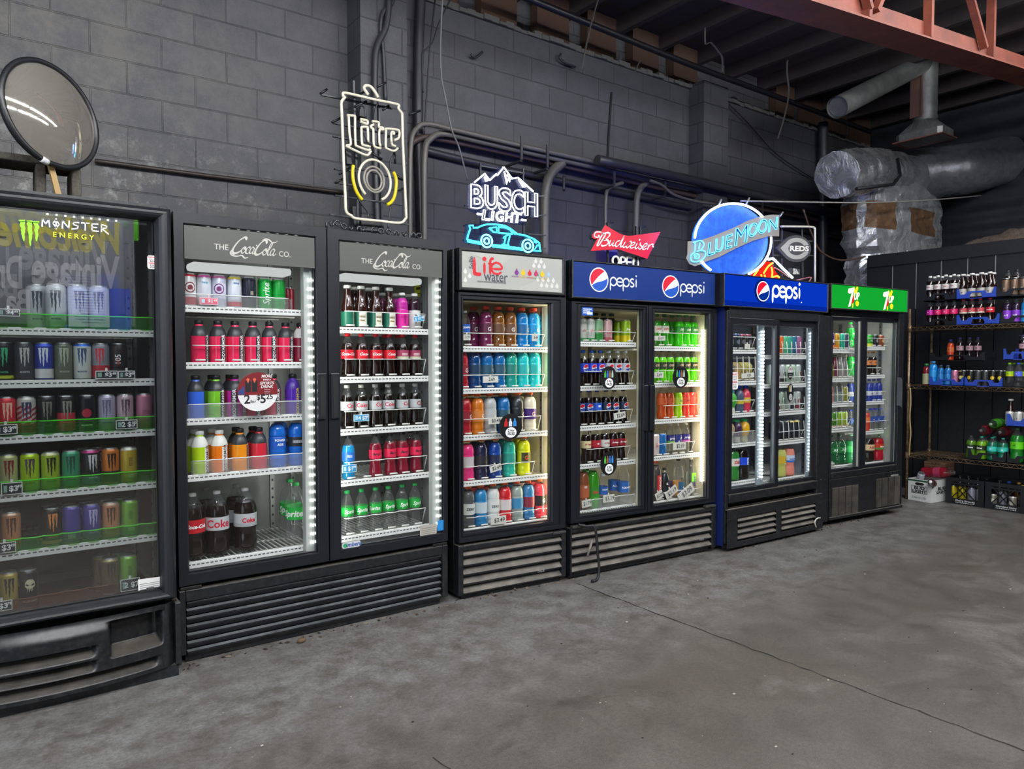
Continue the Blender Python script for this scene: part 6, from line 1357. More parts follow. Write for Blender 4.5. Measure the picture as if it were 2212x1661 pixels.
def row(dk, sh, crop, spec, back=0, extra=0., scale=1.):
    """one row of goods: crop = (x0, y0, scale) of the survey enlargement, spec = 'x:key x:key ...'"""
    c = DOORS[dk][0]; z = Z[dk][sh-1]+.0015; ox, oy, s_ = crop; L = []
    for t in spec.split():
        x, key = t.split(':'); kd = KIND[PR[key]['kind']]; r = kd[3]*(scale[0] if isinstance(scale, tuple) else scale)
        d = RAIL[dk]+.016+extra+r+back*(2*r+.004)
        u = ox+float(x)/s_
        v = c_v(c, dk, sh, u)
        L.append([c.at(u, v, d)[0], d, key, r])
    L.sort()
    for _ in range(30):
        for a, b in zip(L, L[1:]):
            g = a[3]+b[3]+.0012-math.hypot(b[0]-a[0], b[1]-a[1]) if abs(a[1]-b[1]) < .02 else -1
            if g > 0: a[0] -= g/2; b[0] += g/2
    lo, hi = {'c1': (.03, c1.W-.05), 'c2A': (.05, xaC2-.03), 'c2B': (xaC2+.03, c2.W-.05), 'c3': (.05, c3.W-.05), 'c4A': (.05, xmC4-.03), 'c4B': (xmC4+.03, c4.W-.05), 'c5A': (.05, xs-.05), 'c5B': (xs+.04, xs2-.05), 'c6A': (.05, .4), 'c6B': (.4, c6.W-.06)}[dk]
    if L[0][0]-L[0][3] < lo:
        L[0][0] = lo+L[0][3]+.001
        for a, b in zip(L, L[1:]): b[0] = max(b[0], a[0]+a[3]+b[3]+.0012) if abs(a[1]-b[1]) < .02 else b[0]
    if L[-1][0]+L[-1][3] > hi:
        L[-1][0] = hi-L[-1][3]-.001
        for b, a in zip(L[::-1][1:], L[::-1]): b[0] = min(b[0], a[0]-a[3]-b[3]-.0012) if abs(a[1]-b[1]) < .02 else b[0]
    if back == 0: LANES.setdefault((dk, sh), [q[0] for q in L])
    for i, (x, d, key, r) in enumerate(L):
        nm = 'the' if back == 0 else 'back'
        if back == 0: lb = '%s, %s from left on %s shelf, %s' % (PR[key]['desc'], ORD[i], ORD[sh-1], DOORS[dk][1])
        else: lb = '%s, %s in back row, %s shelf, %s' % (PR[key]['desc'], ORD[i], ORD[sh-1], DOORS[dk][1])
        q = c.world(x, d, z)
        # goods face the front, each a little turned
        place(key, q, c.ang+random.uniform(-.22, .22), lb, 'drinks on the %s shelf, %s' % (ORD[sh-1], DOORS[dk][1]), None, scale)
def c_v(c, dk, sh, u): return 776+(EYE-Z[dk][sh-1])*280
xaC2 = xa; xmC4 = c4.at(1400, 850)[0]

# ---------------------------------------------------------------- filling the coolers
A0, A1, A2 = (0, 380, 3.69), (0, 800, 3.69), (0, 1150, 3.25)
row('c1', 1, A0, '455:mz 622:mz2 795:mz2'); row('c1', 1, A0, '300:mz', 1)
row('c1', 2, A0, '45:mbk 200:mgr 360:mbl 490:mgg 660:mwb 805:msr 935:m105')
row('c1', 3, A1, '50:mrd 205:mst 385:mkk 510:mkr 690:mfc 850:mlv 995:mpk 1150:mpp')
row('c1', 4, A1, '55:mkh 230:mly 395:mlb 560:mtl 715:mpt 875:mor 1020:myl'); row('c1', 4, A1, '60:mkr 640:mfc 790:mpt', 1)
row('c1', 5, A1, '75:mpe 400:mbo 560:mpb 720:mpu 875:mpe 1025:mgn'); row('c1', 5, A1, '60:mpe 380:mbo 545:mpu 700:mpu 800:mpe 960:mgn', 1)
row('c1', 6, A2, '45:myc 185:msk 760:mtn 890:mgn'); row('c1', 6, A2, '700:mtn 820:mgn', 1)
B0, B1, B2, B3 = (380, 440, 4.05), (380, 830, 3.862), (690, 470, 4.26), (690, 820, 3.773)
row('c2A', 1, B0, '125:bgr 245:bgp 375:bgt 515:bgy 640:bgk 780:spc 900:spd'); row('c2A', 1, B0, '980:chc', 1)
row('c2A', 2, B0, '205:bap2 370:bap 520:bap 675:bap 820:bap 965:bap 1090:bag')
row('c2A', 3, B1, '165:bab 335:bae 490:bam 650:bar 810:bap 975:bav'); row('c2A', 3, B1, '300:bae 450:bap 700:bar', 1)
row('c2A', 4, B1, '195:bal 360:bao 530:bao2 690:bad 845:pwb 1005:pwc'); row('c2A', 4, B1, '150:bal 300:bao 500:bao2 640:bad 870:pwc', 1)
row('c2A', 5, B1, '110:b_ck 310:b_dc 575:b_dn 1000:b_sp', 0, .03); row('c2A', 5, B1, '250:b_dc 500:b_dn 950:b_sp', 1, .04)
row('c2B', 1, B2, '260:tea2 385:tea 520:tea 645:tea 760:vmg 875:vdk'); row('c2B', 1, B2, '325:tea2 455:tea2 580:vpu 705:vmg 820:vdk', 1)
row('c2B', 2, B2, '260:cok 390:cok2 520:cok2 645:cok2 765:cok3 880:cok3'); row('c2B', 2, B2, '600:cok3 720:cok3', 1)
row('c2B', 3, B3, '225:dco2 340:dco 455:dco2 560:dco 675:dco2 780:dco2')
row('c2B', 4, B3, '235:pwo 455:brq 575:brq 675:brq 785:brq'); row('c2B', 4, B3, '620:brq 740:brq', 1)
row('c2B', 5, B3, '225:spr 340:spr 455:spr2 560:spr 670:spr 775:spr')
D0, D1 = (970, 520, 4.885), (970, 830, 3.322)
row('c3', 1, D0, '165:aqf 395:gpr 525:gam 645:gam2 770:gbl 875:gcy'); row('c3', 1, D0, '310:gpr 430:gpr 545:grd 655:gam 730:gbl 825:gcy', 1)
row('c3', 2, D0, '165:grd 265:gdb 395:gmb 520:gmb 645:gte 765:gcn 885:gcn'); row('c3', 2, D0, '220:gdb 320:gdb 450:gam 590:gte 690:gte 845:gcn', 1)
row('c3', 3, D1, '118:grd 195:gor 292:ggr 390:gmb 488:gbk 578:gwp'); row('c3', 3, D1, '150:gor 245:ggr 345:gmb 437:gbk 475:gwp', 1)
row('c3', 4, D1, '130:gpk 228:gnv 328:gbb 430:ggt 535:gye'); row('c3', 4, D1, '185:gnv 285:gdb 385:ggt 490:gye', 1)
row('c3', 5, D1, '135:gzk 228:gzb 318:gzw 412:gzr 503:gzg 590:gzx 680:gzp'); row('c3', 5, D1, '180:gzb 290:gzr 355:gzr 450:gzg 500:gzx 560:gwr 625:gzp', 1)
E0, E1 = (1220, 540, 5.191), (1220, 830, 3.611)
row('c4A', 1, E0, '200:dwc 275:dwc 365:dwg 475:dwd 680:sty'); row('c4A', 1, E0, '600:sty', 1); row('c4A', 1, E0, '430:dkg 525:dkg 605:dkg 690:dkg', 2)
row('c4A', 2, E0, '210:pep 300:pep 390:pep 490:pdt 585:pdt 675:pdt'); row('c4A', 2, E0, '425:dew2 505:dew2 580:dew2 665:dew2', 1)
row('c4A', 3, E1, '125:pbc 180:pbc 245:pbb 320:pzr 385:pzr 455:pzr')
row('c4A', 4, E1, '165:drc 240:drb 310:drw 378:drp 440:drp')
row('c4A', 5, E1, '145:snp 220:dwL 295:aqf 470:aqL'); row('c4A', 5, E1, '165:dwL 385:aqL', 1)
row('c4B', 1, E0, '1030:dew2 1110:dew2 1285:dew 1380:dew 1475:dew'); row('c4B', 1, E0, '1030:dew2 1120:dew2 1195:dew', 1)
row('c4B', 2, E0, '1010:dewx 1085:dewx 1170:dewx 1275:dewx 1360:dewx 1440:dewx')
row('c4B', 3, E1, '755:dwr 815:dwr 880:dwl 945:dwp 1005:dwq')
row('c4B', 4, E1, '700:cwr 755:cbl 820:ppl 875:ppb 940:ppk'); row('c4B', 4, E1, '750:ppl', 1)
row('c4B', 5, E1, '720:gtq 765:gtd 885:ptr 995:ptg'); row('c4B', 5, E1, '830:ptq 930:ptp', 1)
G0, G1 = (1550, 570, 5.727), (1550, 830, 4.369)
row('c5A', 1, G0, '195:cof 260:cof 330:cof 405:cor 475:cor'); row('c5A', 2, G0, '195:jor 255:ctd 335:ctn 410:cty 475:cty')
row('c5A', 3, G1, '145:kdp 185:kdt 240:kdg 325:kdr'); row('c5A', 3, G1, '275:kdr', 1)
row('c5A', 4, G1, '150:rjt 215:rjp 300:rjy'); row('c5A', 5, G1, '170:b_md 270:b_pp', scale=(1., 1., .9)); row('c5A', 5, G1, '340:b_pd', 1, scale=(1., 1., .9))
row('c5B', 1, G0, '765:sr 820:so 885:sg 955:st 1025:sb 1090:sm'); row('c5B', 2, G0, '780:pw 845:pr 900:pk 965:pg 1025:pg 1085:pw')
row('c5B', 3, G1, '600:pr 650:pg 700:pw 755:pk 805:pr'); row('c5B', 4, G1, '585:bk 625:bk 665:bk 735:bkg 790:bkg'); row('c5B', 4, G1, '600:bkg 650:bkg 720:bkg 775:bkg', 1)
row('c5B', 5, G1, '580:b_ly 655:b_lp', scale=(1., 1., .9))
H0 = (1770, 590, 2.966)
row('c6A', 1, H0, '72:apu 105:ayo 138:atl 170:adk', scale=(.98, .98, .9)); row('c6A', 2, H0, '66:olv 97:mar 128:gre 160:gre', scale=(.98, .98, .9)); row('c6A', 3, H0, '65:pnk 95:gcl 130:gcl 165:yel', scale=(.98, .98, .9))
row('c6A', 4, H0, '72:lga 105:lga 140:lgb 172:lgc', scale=(.98, .98, .9)); row('c6A', 5, H0, '85:b_7u 145:b_7u', scale=(1., 1., .82))
row('c6B', 1, H0, '197:7up 315:7uc 350:dkc 388:rbc', scale=(.98, .98, .9)); row('c6B', 2, H0, '197:7up 305:rb 340:rb', scale=(.98, .98, .9)); row('c6B', 3, H0, '197:wbl 316:wbl 346:wbl 376:wbl', scale=(.98, .98, .9)); row('c6B', 4, H0, '197:ccl 298:ora 326:ccl 355:ccl 388:ccl', scale=(.98, .98, .9)); row('c6B', 5, H0, '200:b_7v 308:b_rb 366:b_tt', scale=(1., 1., .82))

# shelves under the goods, with their front guards
def shelves(dk, c, x0, x1, guards, **k):
    for i, g in enumerate(guards):
        gd, gz, gm, extra = g
        kw = dict(k); kw.update(extra)
        c.shelf(x0, x1, Z[dk][i], RAIL[dk], guard=gd, gz=gz, lanes=LANES.get((dk, i+1), ()), gm=gm, **kw)
trayg = ('tray', .055, G_green, {}); FR = [M_frost, mat('#dfe2e2', .35)]
lan = lambda dk, s_, n_, x0, x1: LANES.__setitem__((dk, s_), [x0+(x1-x0)*(i+.5)/n_ for i in range(n_)])
for s_ in (4, 5): LANES[('c1', s_)] = sorted(LANES[('c1', s_)]+[c1.W-.085]+([.235] if s_ == 5 else []))
LANES[('c1', 6)] = [.05+.083*i for i in range(8)]; LANES[('c1', 1)] = [.06+.085*i for i in range(8)]
shelves('c1', c1, .04, c1.W-.042, [('tray', .06, G_green, {}), (None, 0, None, {}), ('tray', .06, G_green, {}), trayg, trayg, ('tray', .055, G_brown, {'wires': False})])
w_ = 'wire'
lan('c2A', 5, 6, *rA)
shelves('c2A', c2, .045, xaC2-.03, [('tray', .06, FR, {}), (w_, .085, None, {}), ('tray', .072, FR, {}), ('tray', .07, FR, {}), (None, 0, None, {})])
LANES[('c2B', 4)] = sorted(LANES[('c2B', 4)]+[LANES[('c2B', 4)][0]+.09])
shelves('c2B', c2, xaC2+.03, c2.W-.045, [(w_, .09, None, {}), (w_, .10, None, {}), (w_, .10, None, {}), (w_, .10, None, {}), (w_, .10, None, {})])
shelves('c3', c3, .045, c3.W-.045, [(w_, .085, None, {}), (w_, .085, None, {}), (w_, .10, None, {}), (w_, .09, None, {}), (w_, .07, None, {})])
shelves('c4A', c4, .045, xmC4-.025, [(w_, .075, None, {}), (w_, .10, None, {}), (w_, .10, None, {}), (w_, .10, None, {}), ('tray', .07, FR, {})])
shelves('c4B', c4, xmC4+.025, c4.W-.045, [(w_, .10, None, {}), (w_, .09, None, {}), (w_, .10, None, {}), (w_, .09, None, {}), (w_, .06, None, {})])
shelves('c5A', c5, .045, xs-.04, [(w_, .1, None, {}), (w_, .1, None, {'bars': True}), (w_, .1, None, {}), ('tray', .09, FR, {}), (None, 0, None, {})])
shelves('c5B', c5, xs+.04, xs2-.04, [(w_, .06, None, {'bars': True}), (w_, .06, None, {'bars': True}), (w_, .06, None, {'bars': True}), (w_, .08, None, {'bars': True}), (None, 0, None, {})])
x6 = (LANES[('c6A', 5)][-1]+LANES[('c6B', 5)][0])/2
shelves('c6A', c6, .045, x6-.01, [(w_, .08, None, {}), (w_, .08, None, {'bars': True}), (w_, .08, None, {'bars': True}), (w_, .08, None, {'bars': True}), (None, 0, None, {})])
shelves('c6B', c6, x6+.01, c6.at(1908, 850, .08)[0], [(w_, .08, None, {}), (w_, .07, None, {}), (w_, .09, None, {}), (w_, .09, None, {}), (None, 0, None, {})])

# price tags clipped to the shelf fronts
def price(dk, tl, br, text, style, where, tilt=0., d=None):
    c = DOORS[dk][0]; d = RAIL[dk]-.024 if d is None else d
    (x0, z1), (x1, z0) = c.at(*tl, d), c.at(*br, d); w, h = x1-x0, z1-z0; mb = MB(); hw, hh = w/2, h/2
    bg, fg, bd = {'black': ('#20242a', '#f2f2f0', '#e4e4de'), 'white': ('#d6d4ca', '#26282a', '#d6d4ca'), 'blue': ('#2f9ad2', '#f4f6f8', '#d8e4ea'), 'red': ('#e06a7e', '#f6eaec', '#e8c0c8')}[style]
    mb.box(-hw, hw, -.0015, .0015, -hh, hh, 2); mb.box(-hw+.003, hw-.003, -.002, -.0015, -hh+.003, hh-.003, 0)
    m_ = text.split('|'); sz_ = min(h*.75, w*.42)
    if style in ('black', 'blue', 'red'):
        mb.box(-hw+.008, -hw+w*.28, -.0025, -.002, -hh*.55, hh*.55, 3)
        mb.text(m_[0], sz_, w*.08, -h*.02, -.0028, 1, bold=.0008); 
        if len(m_) > 1: mb.text(m_[1], sz_*.55, w*.35, h*.14, -.0028, 1, bold=.0005)
    else: mb.text(text, sz_*1.0, w*.06, 0, -.0028, 1, bold=.0004, sx=.9)
    mb.box(-.004, .004, 0, .006, hh*.6, hh+.012, 2)
    o = mb.build('price_tag', [mat(bg, .4), mat(fg, .45), mat(bd, .4), mat('#8ab0a0' if style == 'black' else '#bcd8e8', .5)])
    q = c.world((x0+x1)/2, d, (z0+z1)/2); o.location = q; o.rotation_euler = (0, tilt, c.ang)
    tag(o, '%s price tag reading %s, %s' % (style, text.replace('|', ''), where), 'price tag', 'price tags on the shelf fronts')
cl = 'in the claw-logo cooler'
price('c1', (-8, 666), (43, 684), '$4|49', 'black', cl); price('c1', (206, 801), (254, 818), '$3|49', 'black', 'left of a pair '+cl); price('c1', (255, 801), (292, 818), '$3|49', 'black', 'right of a pair '+cl)
price('c1', (-14, 918), (38, 937), '$3|49', 'black', 'under the red can, '+cl); price('c1', (250, 908), (297, 925), '2 $5|00', 'black', cl); price('c1', (2, 1044), (49, 1066), '$3|49', 'black', 'under the khaki can, '+cl); price('c1', (-16, 1175), (35, 1191), '$3|49', 'black', 'under the peach can, '+cl)
price('c1', (-20, 1302), (27, 1316), '$3|79', 'black', cl); price('c1', (260, 1253), (302, 1272), '2 $7', 'black', cl)
price('c2A', (431, 642), (471, 659), '$1|69', 'red', "behind the grey-header cooler's left door")
price('c2B', (893, 682), (916, 695), '$1|99', 'blue', 'tilted beside the vitamin drinks', -.15); price('c2B', (764, 896), (797, 909), '4 $2|49', 'blue', 'below the silver-labelled colas'); price('c2B', (739, 1005), (770, 1019), '$1|99', 'blue', 'below the blue soda')
price('c3', (1001, 722), (1016, 735), '3.29', 'white', 'in the white-header cooler'); price('c3', (1149, 722), (1163, 737), '3.49', 'white', 'at the cyan drink'); price('c3', (1043, 813), (1076, 826), '2.69', 'white', 'below the blue drinks'); price('c3', (1055, 902), (1084, 915), '$3.49', 'white', 'below the pale grey drink'); price('c3', (1058, 1005), (1083, 1017), '$3.49', 'white', 'hanging on the strong blue drink', -.2); price('c3', (1060, 1117), (1093, 1130), '$3.49', 'white', 'below the drink lettered zero')
price('c4A', (1326, 891), (1351, 904), '$2.69', 'white', 'below the black-labelled colas', -.12); price('c4A', (1257, 1081), (1277, 1094), '$1.79', 'white', 'below the amber tea', -.1); price('c4A', (1303, 1070), (1327, 1083), '$3.19', 'white', 'below the blue-labelled water')
price('c4B', (1414, 725), (1437, 736), '$2.69', 'white', 'below the deep green sodas'); price('c4B', (1411, 804), (1433, 816), '2.69', 'white', 'below the black-capped green sodas'); price('c4B', (1454, 957), (1481, 970), '$2.69', 'white', 'below the clear waters'); price('c4B', (1437, 1056), (1463, 1070), '$2.19', 'white', 'tilted by the tall bottles', -.5); price('c4B', (1464, 1056), (1499, 1072), '$3.09', 'white', 'tilted beside the tall clear bottles', -.5); price('c4B', (1416, 1063), (1432, 1077), '$2.09', 'white', 'below the vertical red label', -.4)
price('c5A', (1609, 743), (1620, 754), '3', 'white', 'among the dark coffee cans', 0, .078); price('c5A', (1602, 806), (1629, 816), '4.29', 'white', 'on the coffee cartons', -.05, .078)
price('c6A', (1793, 1018-18), (1802, 1009), '2.49', 'white', 'below the dark green sodas', 0, .062)
# blank bits and leftovers inside the coolers
mb = MB(); q = c5.at(1726, 1020, .3); mb.cbox(-.13, .11, -.1, .12, 0, .01, .002); mb.bar((-.12, -.09, .01), (.02, .0, .07), .2, .004)
o = mb.build('folded_card', mat('#d5d7d6', .6)); o.location = c5.world(xs2-.19, .34, Z['c5B'][4]+.003); o.rotation_euler.z = .3
tag(o, "folded white card lying on the floor of the glowing-blue-header cooler's right side", 'card')
d_ = .2
while c2.at(902, 628, d_)[0] < c2.W-.052: d_ += .005
z_ = c2.at(902, 628, d_)[1]; xw = c2.W-.0485; mb = MB(); mb.box(xw-.0015, xw, d_-.04, d_+.04, z_-.035, z_+.035); mb.box(xw-.002, xw-.0015, d_-.03, d_+.03, z_-.02, z_-.016, 1); mb.box(xw-.002, xw-.0015, d_-.03, d_+.02, z_+.005, z_+.02, 1)
mb.build('warning_sticker', [mat('#c8d01c', .4), mat('#3a3c10', .5)], c2.root)

# ---------------------------------------------------------------- neon signs and the mirror on top of the coolers
def cp(crop, pts, Y): return [at_y(crop[0]+x/crop[2], crop[1]+y/crop[2], Y) for x, y in pts]
def frame(Y, crop): # local axes: returns function pixel->(x,z)
    return lambda x, y: (lambda p: (p.x, p.z))(at_y(crop[0]+x/crop[2], crop[1]+y/crop[2], Y))
M_neon_off = mat('#d8d2bc', .3, 0, .6); M_black_s = mat('#121316', .4)
# -- unlit can-shaped neon
LC = (680, 150, 4.371); LY = 3.86
lt = thing('neon_sign', 'unlit cream neon sign shaped like a can with yellow arcs, standing on the grey-header cooler', 'neon sign', (0, 0, 0))
def lpart(name, chains, r, m, n=4, closed=False, Y=LY):
    mb = MB()
    for ch in chains: mb.tube(crom(cp(LC, ch, Y), n, closed) if n else cp(LC, ch, Y), r, 8, closed=closed)
    return mb.build(name, m, lt)
lpart('can_outline_tube', [[(272, 262), (266, 232), (285, 222), (400, 246), (560, 284), (700, 312), (780, 330), (795, 345), (790, 368), (820, 410), (826, 440), (832, 700), (846, 1000), (862, 1360), (855, 1410), (800, 1450), (620, 1432), (390, 1408), (345, 1380), (296, 1340), (288, 1200), (270, 800), (256, 420), (250, 320), (262, 290), (285, 262), (272, 262)]], .0085, M_neon_off, 3)
lpart('top_tab_tube', [[(505, 240), (470, 190), (468, 165), (490, 153), (530, 165), (570, 215), (600, 265)]], .009, M_neon_off)
lpart('lettering_tube', [
 [(305, 432), (340, 436), (372, 440), (380, 455), (380, 560), (385, 700), (400, 725), (500, 762), (525, 752)],
 [(320, 445), (328, 600), (340, 690), (330, 715), (298, 722), (380, 765), (480, 808), (510, 800), (530, 770)],
 [(430, 470), (485, 480), (500, 495), (495, 515), (460, 505), (430, 490)],
 [(440, 560), (445, 545), (490, 545), (500, 560), (505, 690)], [(440, 560), (445, 690), (462, 715), (525, 730)],
 [(540, 490), (590, 495), (605, 510), (605, 545), (640, 550), (645, 570), (610, 575), (612, 700), (625, 720)], [(560, 520), (530, 535), (535, 555), (552, 570), (556, 700), (575, 735), (625, 745)],
 [(672, 570), (680, 560), (780, 570), (798, 590), (798, 620), (790, 650), (750, 670)], [(672, 570), (670, 720), (680, 745), (740, 770), (775, 755), (782, 740)], [(725, 690), (722, 610), (735, 590), (748, 600), (745, 620)], [(725, 690), (735, 715), (765, 725)]], .0075, M_neon_off)
ell = lambda cx, cy, a, b, t0=0, t1=2*PI, n=20, sk=.22: [(cx+a*cos(t0+(t1-t0)*i/n), cy+b*sin(t0+(t1-t0)*i/n)+sk*a*cos(t0+(t1-t0)*i/n)) for i in range(n+1)]
lpart('ring_tube', [ell(566, 1045, 150, 190, .7*PI, 2.36*PI)], .008, M_neon_off)
lpart('inner_ring_tube', [ell(560, 1040, 95, 120), ell(560, 1045, 70, 92)], .0065, mat('#8e8a80', .35))
lpart('yellow_arc_tube', [[(365, 905), (358, 960), (362, 1040), (385, 1130), (415, 1190), (448, 1230)]], .010, mat('#d8c400', .35)); lpart('yellow_arc_tube', [[(740, 968), (762, 1010), (770, 1080), (755, 1190), (725, 1250), (682, 1278)]], .010, mat('#d8c400', .35))
mb = MB(); YB = LY+.06
for ch in ([(360, 110), (380, 700), (405, 1500)], [(600, 240), (610, 800), (635, 1520)]):
    P = cp(LC, ch, YB)
    for a, b in zip(P, P[1:]): mb.bar(a, b, .022, .012)
for ch in ([(60, 240), (730, 370)], [(170, 505), (640, 600)], [(170, 630), (810, 750)], [(185, 940), (420, 965)], [(190, 1070), (460, 1110)], [(190, 1190), (825, 1280)], [(140, 1370), (890, 1465)], [(380, 930), (830, 1040)]):
    P = cp(LC, ch, YB-.008); mb.bar(P[0], P[1], .014, .008)
mb.build('backing_frame', mat('#33353a', .35, .5), lt)
mb = MB()
for x, y, dx, dy in ((52, 230, 65, -45), (160, 500, 80, -40), (590, 165, 80, -40), (890, 428, 105, -38), (470, 210, -100, 55), (700, 340, -60, 45), (680, 640, 130, -45), (230, 990, 100, -60), (190, 1070, 75, -35), (790, 1145, 45, -20), (540, 790, 95, 60), (750, 780, 10, 110), (380, 350, 110, -50), (770, 1000, 60, 45)):
    P = cp(LC, [(x, y), (x+dx, y+dy)], LY+.04); MB().tube(P, .007, 6).build('tube_support', M_black_s, lt)
for a_, b_, w_, h_ in (((300, 760), (310, 900), .05, .03), ((360, 1300), (380, 1480), .05, .03), ((420, 1480), (620, 1500), .06, .05), ((400, 420), (470, 440), .07, .04)): MB().bar(*cp(LC, [a_, b_], YB+.02), w_, h_).build('transformer', M_black_s, lt)
for ch_ in ([[(480, 460), (475, 380), (440, 340), (390, 365)], [(600, 320), (575, 360), (565, 440), (570, 500)], [(460, 600), (500, 690), (540, 720)], [(720, 960), (710, 880), (745, 800)], [(400, 1200), (440, 1270), (500, 1350), (505, 1400)], [(720, 1280), (700, 1400), (690, 1500)]]): lpart('cord', [ch_], .005, M_black_s)
# painted-out lettering of the lower line, lying along the cooler top
mb = MB()
for i, (x, y, k) in enumerate(((110, 1470, 'l'), (160, 1455, 'u'), (215, 1450, 'o'), (275, 1480, 'o'), (345, 1500, 'v'), (420, 1505, 'n'), (470, 1515, 'h'), (540, 1520, 'l'), (625, 1525, 'o'), (700, 1535, 'o'), (770, 1545, 'n'), (850, 1560, 'v'), (930, 1565, 'n'), (985, 1570, 'o'))):
    sh = {'l': [[(0, 25), (0, -25), (25, -25)]], 'u': [[(-18, -20), (-12, 15), (15, 15), (20, -20)]], 'o': [ell(0, 0, 24, 22, n=10)], 'v': [[(-22, -24), (0, 20), (14, -20)]], 'n': [[(-16, 22), (-14, -20), (14, -14), (18, 24)]], 'h': [[(-14, 20), (-14, -22)], [(14, 20), (14, -22)], [(-14, 0), (14, 0)]]}[k]
    mb = MB()
    for ch in sh: mb.tube(crom(cp(LC, [(x+a, y+b) for a, b in ch], LY-.03), 2), .006, 6)
    mb.build('dark_lettering_tube', mat('#25272b', .25, 0, .7), lt)

# -- lit mountain neon with race car
BC = (960, 330, 6.919); BY = 3.72; F_ = frame(BY, BC)
M_nw = glow('#eef2ff', 4.5); M_nc = glow('#3ad4ff', 3.2); M_nc2 = glow('#6fe4ff', 3.2)
bs = thing('neon_sign', 'lit neon sign with white mountain peaks, white lettering and a cyan race car', 'neon sign')
def npart(par, crop, Y, name, chains, r, m, n=0, seg=6):
    mb = MB()
    for ch in chains:
        P = cp(crop, ch, Y); mb.tube(crom(P, n) if n else P, r, seg)
    return mb.build(name, m, par)
npart(bs, BC, BY, 'mountain_tube', [[(450, 440), (605, 312), (680, 410), (775, 318), (788, 340), (890, 215), (1010, 385), (1100, 372), (1330, 580)], [(605, 350), (650, 420), (620, 425), (600, 360)], [(895, 280), (915, 370), (930, 465), (955, 385), (975, 432), (985, 380), (930, 330)], [(1110, 395), (1175, 510), (1210, 515), (1150, 430)]], .0052, M_nw)
def neon_text(par, name, t, crop, Y, x0, y0, x1, y1, hpx, m, r, shear=0., bold=0., sp=1., serif=False, inset=None):
    """lettering whose outlines are bent tube; runs from (x0,y0) to (x1,y1) (letter centre line)"""
    L = text_loops(t, 1., shear, bold, sp, 3); xs_ = [p[0] for l in L for p in l]; ys_ = [p[1] for l in L for p in l]
    a, b, c_, d_ = min(xs_), max(xs_), min(ys_), max(ys_); mb = MB()
    for l in L:
        P = []
        for x, y in l:
            u = (x-a)/(b-a); v = (y-(c_+d_)/2)/(d_-c_)
            P.append((x0+(x1-x0)*u, y0+(y1-y0)*u-v*hpx))
        W = cp(crop, P, Y); Q = [W[0]]
        for p in W[1:]:
            if (p-Q[-1]).length > .004: Q.append(p)
        if len(Q) > 3: mb.tube(Q, r, 6, closed=True)
    return mb.build(name, m, par)
for ch, x, y in (('B', 490, 655), ('U', 700, 668), ('S', 905, 700), ('C', 1095, 728), ('H', 1297, 770)):
    neon_text(bs, 'letter_tube', ch, BC, BY, x-92, y-13, x+92, y+13, 350, M_nw, .0042, 0, .02)
for ch, x in (('L', 620), ('I', 720), ('G', 828), ('H', 968), ('T', 1095)):
    neon_text(bs, 'letter_tube', ch, BC, BY, x-(22 if ch == 'I' else 58), 930+(x-620)*.09-8, x+(22 if ch == 'I' else 58), 930+(x-620)*.09+8, 150, M_nw, .0034, .12, .01)
npart(bs, BC, BY, 'dash_tube', [[(490, 912), (570, 922)], [(1150, 1000), (1220, 1010)]], .0062, M_nw)
npart(bs, BC, BY, 'car_body_tube', [[(340, 1300), (350, 1240), (385, 1140), (370, 1085), (430, 1085), (432, 1120), (500, 1118), (560, 1090), (640, 1068), (760, 1068), (900, 1090), (980, 1130), (1090, 1215), (1200, 1232), (1340, 1290), (1420, 1350), (1425, 1430), (1440, 1470), (1335, 1465), (1390, 1380), (1410, 1385)], [(340, 1300), (540, 1340)], [(345, 1325), (545, 1365)], [(720, 1375), (1170, 1430)], [(720, 1400), (1170, 1452)], [(670, 1125), (775, 1110), (785, 1195), (735, 1185), (670, 1125)], [(805, 1110), (900, 1115), (985, 1150), (1015, 1215), (815, 1195), (805, 1110)], [(990, 1140), (1060, 1220)], [(1345, 1310), (1385, 1330), (1375, 1345), (1345, 1325), (1345, 1310)]], .0056, M_nc)
for cx, cy in ((632, 1318), (1247, 1390)):
    npart(bs, BC, BY, 'wheel_tube', [ell(cx, cy, 82, 95, n=24, sk=.1), ell(cx, cy, 38, 45, n=18, sk=.1)], .0056, M_nc2)
npart(bs, BC, BY, 'number_tube', [[(890, 1260), (945, 1230), (980, 1235), (950, 1360), (965, 1380), (855, 1375), (895, 1355), (915, 1265), (880, 1275)]], .005, M_nc)
mb = MB(); mb.prism([F_(*q) for q in ((300, 1300), (330, 1130), (330, 1060), (640, 1050), (900, 1070), (1090, 1190), (1340, 1270), (1450, 1350), (1470, 1490), (1240, 1490), (300, 1340))][::-1], BY+.012, BY+.018)
mb.prism([F_(*q) for q in ((375, 470), (890, 195), (1010, 380), (1100, 355), (1400, 590), (1420, 960), (1230, 970), (1230, 1080), (560, 1030), (560, 960), (360, 830))][::-1], BY+.012, BY+.018)
mb.build('acrylic_back', clear('blue_smoked_acrylic', (.72, .76, .9), .8, .15, (.05, .06, .16)), bs)
mb = MB()
for a, b in (((535, 150), (545, 1180)), ((1172, 240), (1180, 1200)), ((525, 195), (1190, 310)), ((860, 380), (900, 540)), ((1390, 650), (1510, 650)), ((1390, 940), (1510, 935)), ((1240, 1215), (1510, 1235)), ((300, 790), (400, 800)), ((290, 1090), (370, 1085)), ((280, 1305), (345, 1310)), ((1440, 1435), (1510, 1430))):
    P = cp(BC, [a, b], BY+.035); mb.bar(P[0], P[1], .014, .008)
mb.build('backing_frame', mat('#2a2c33', .4, .4), bs)
mb = MB()
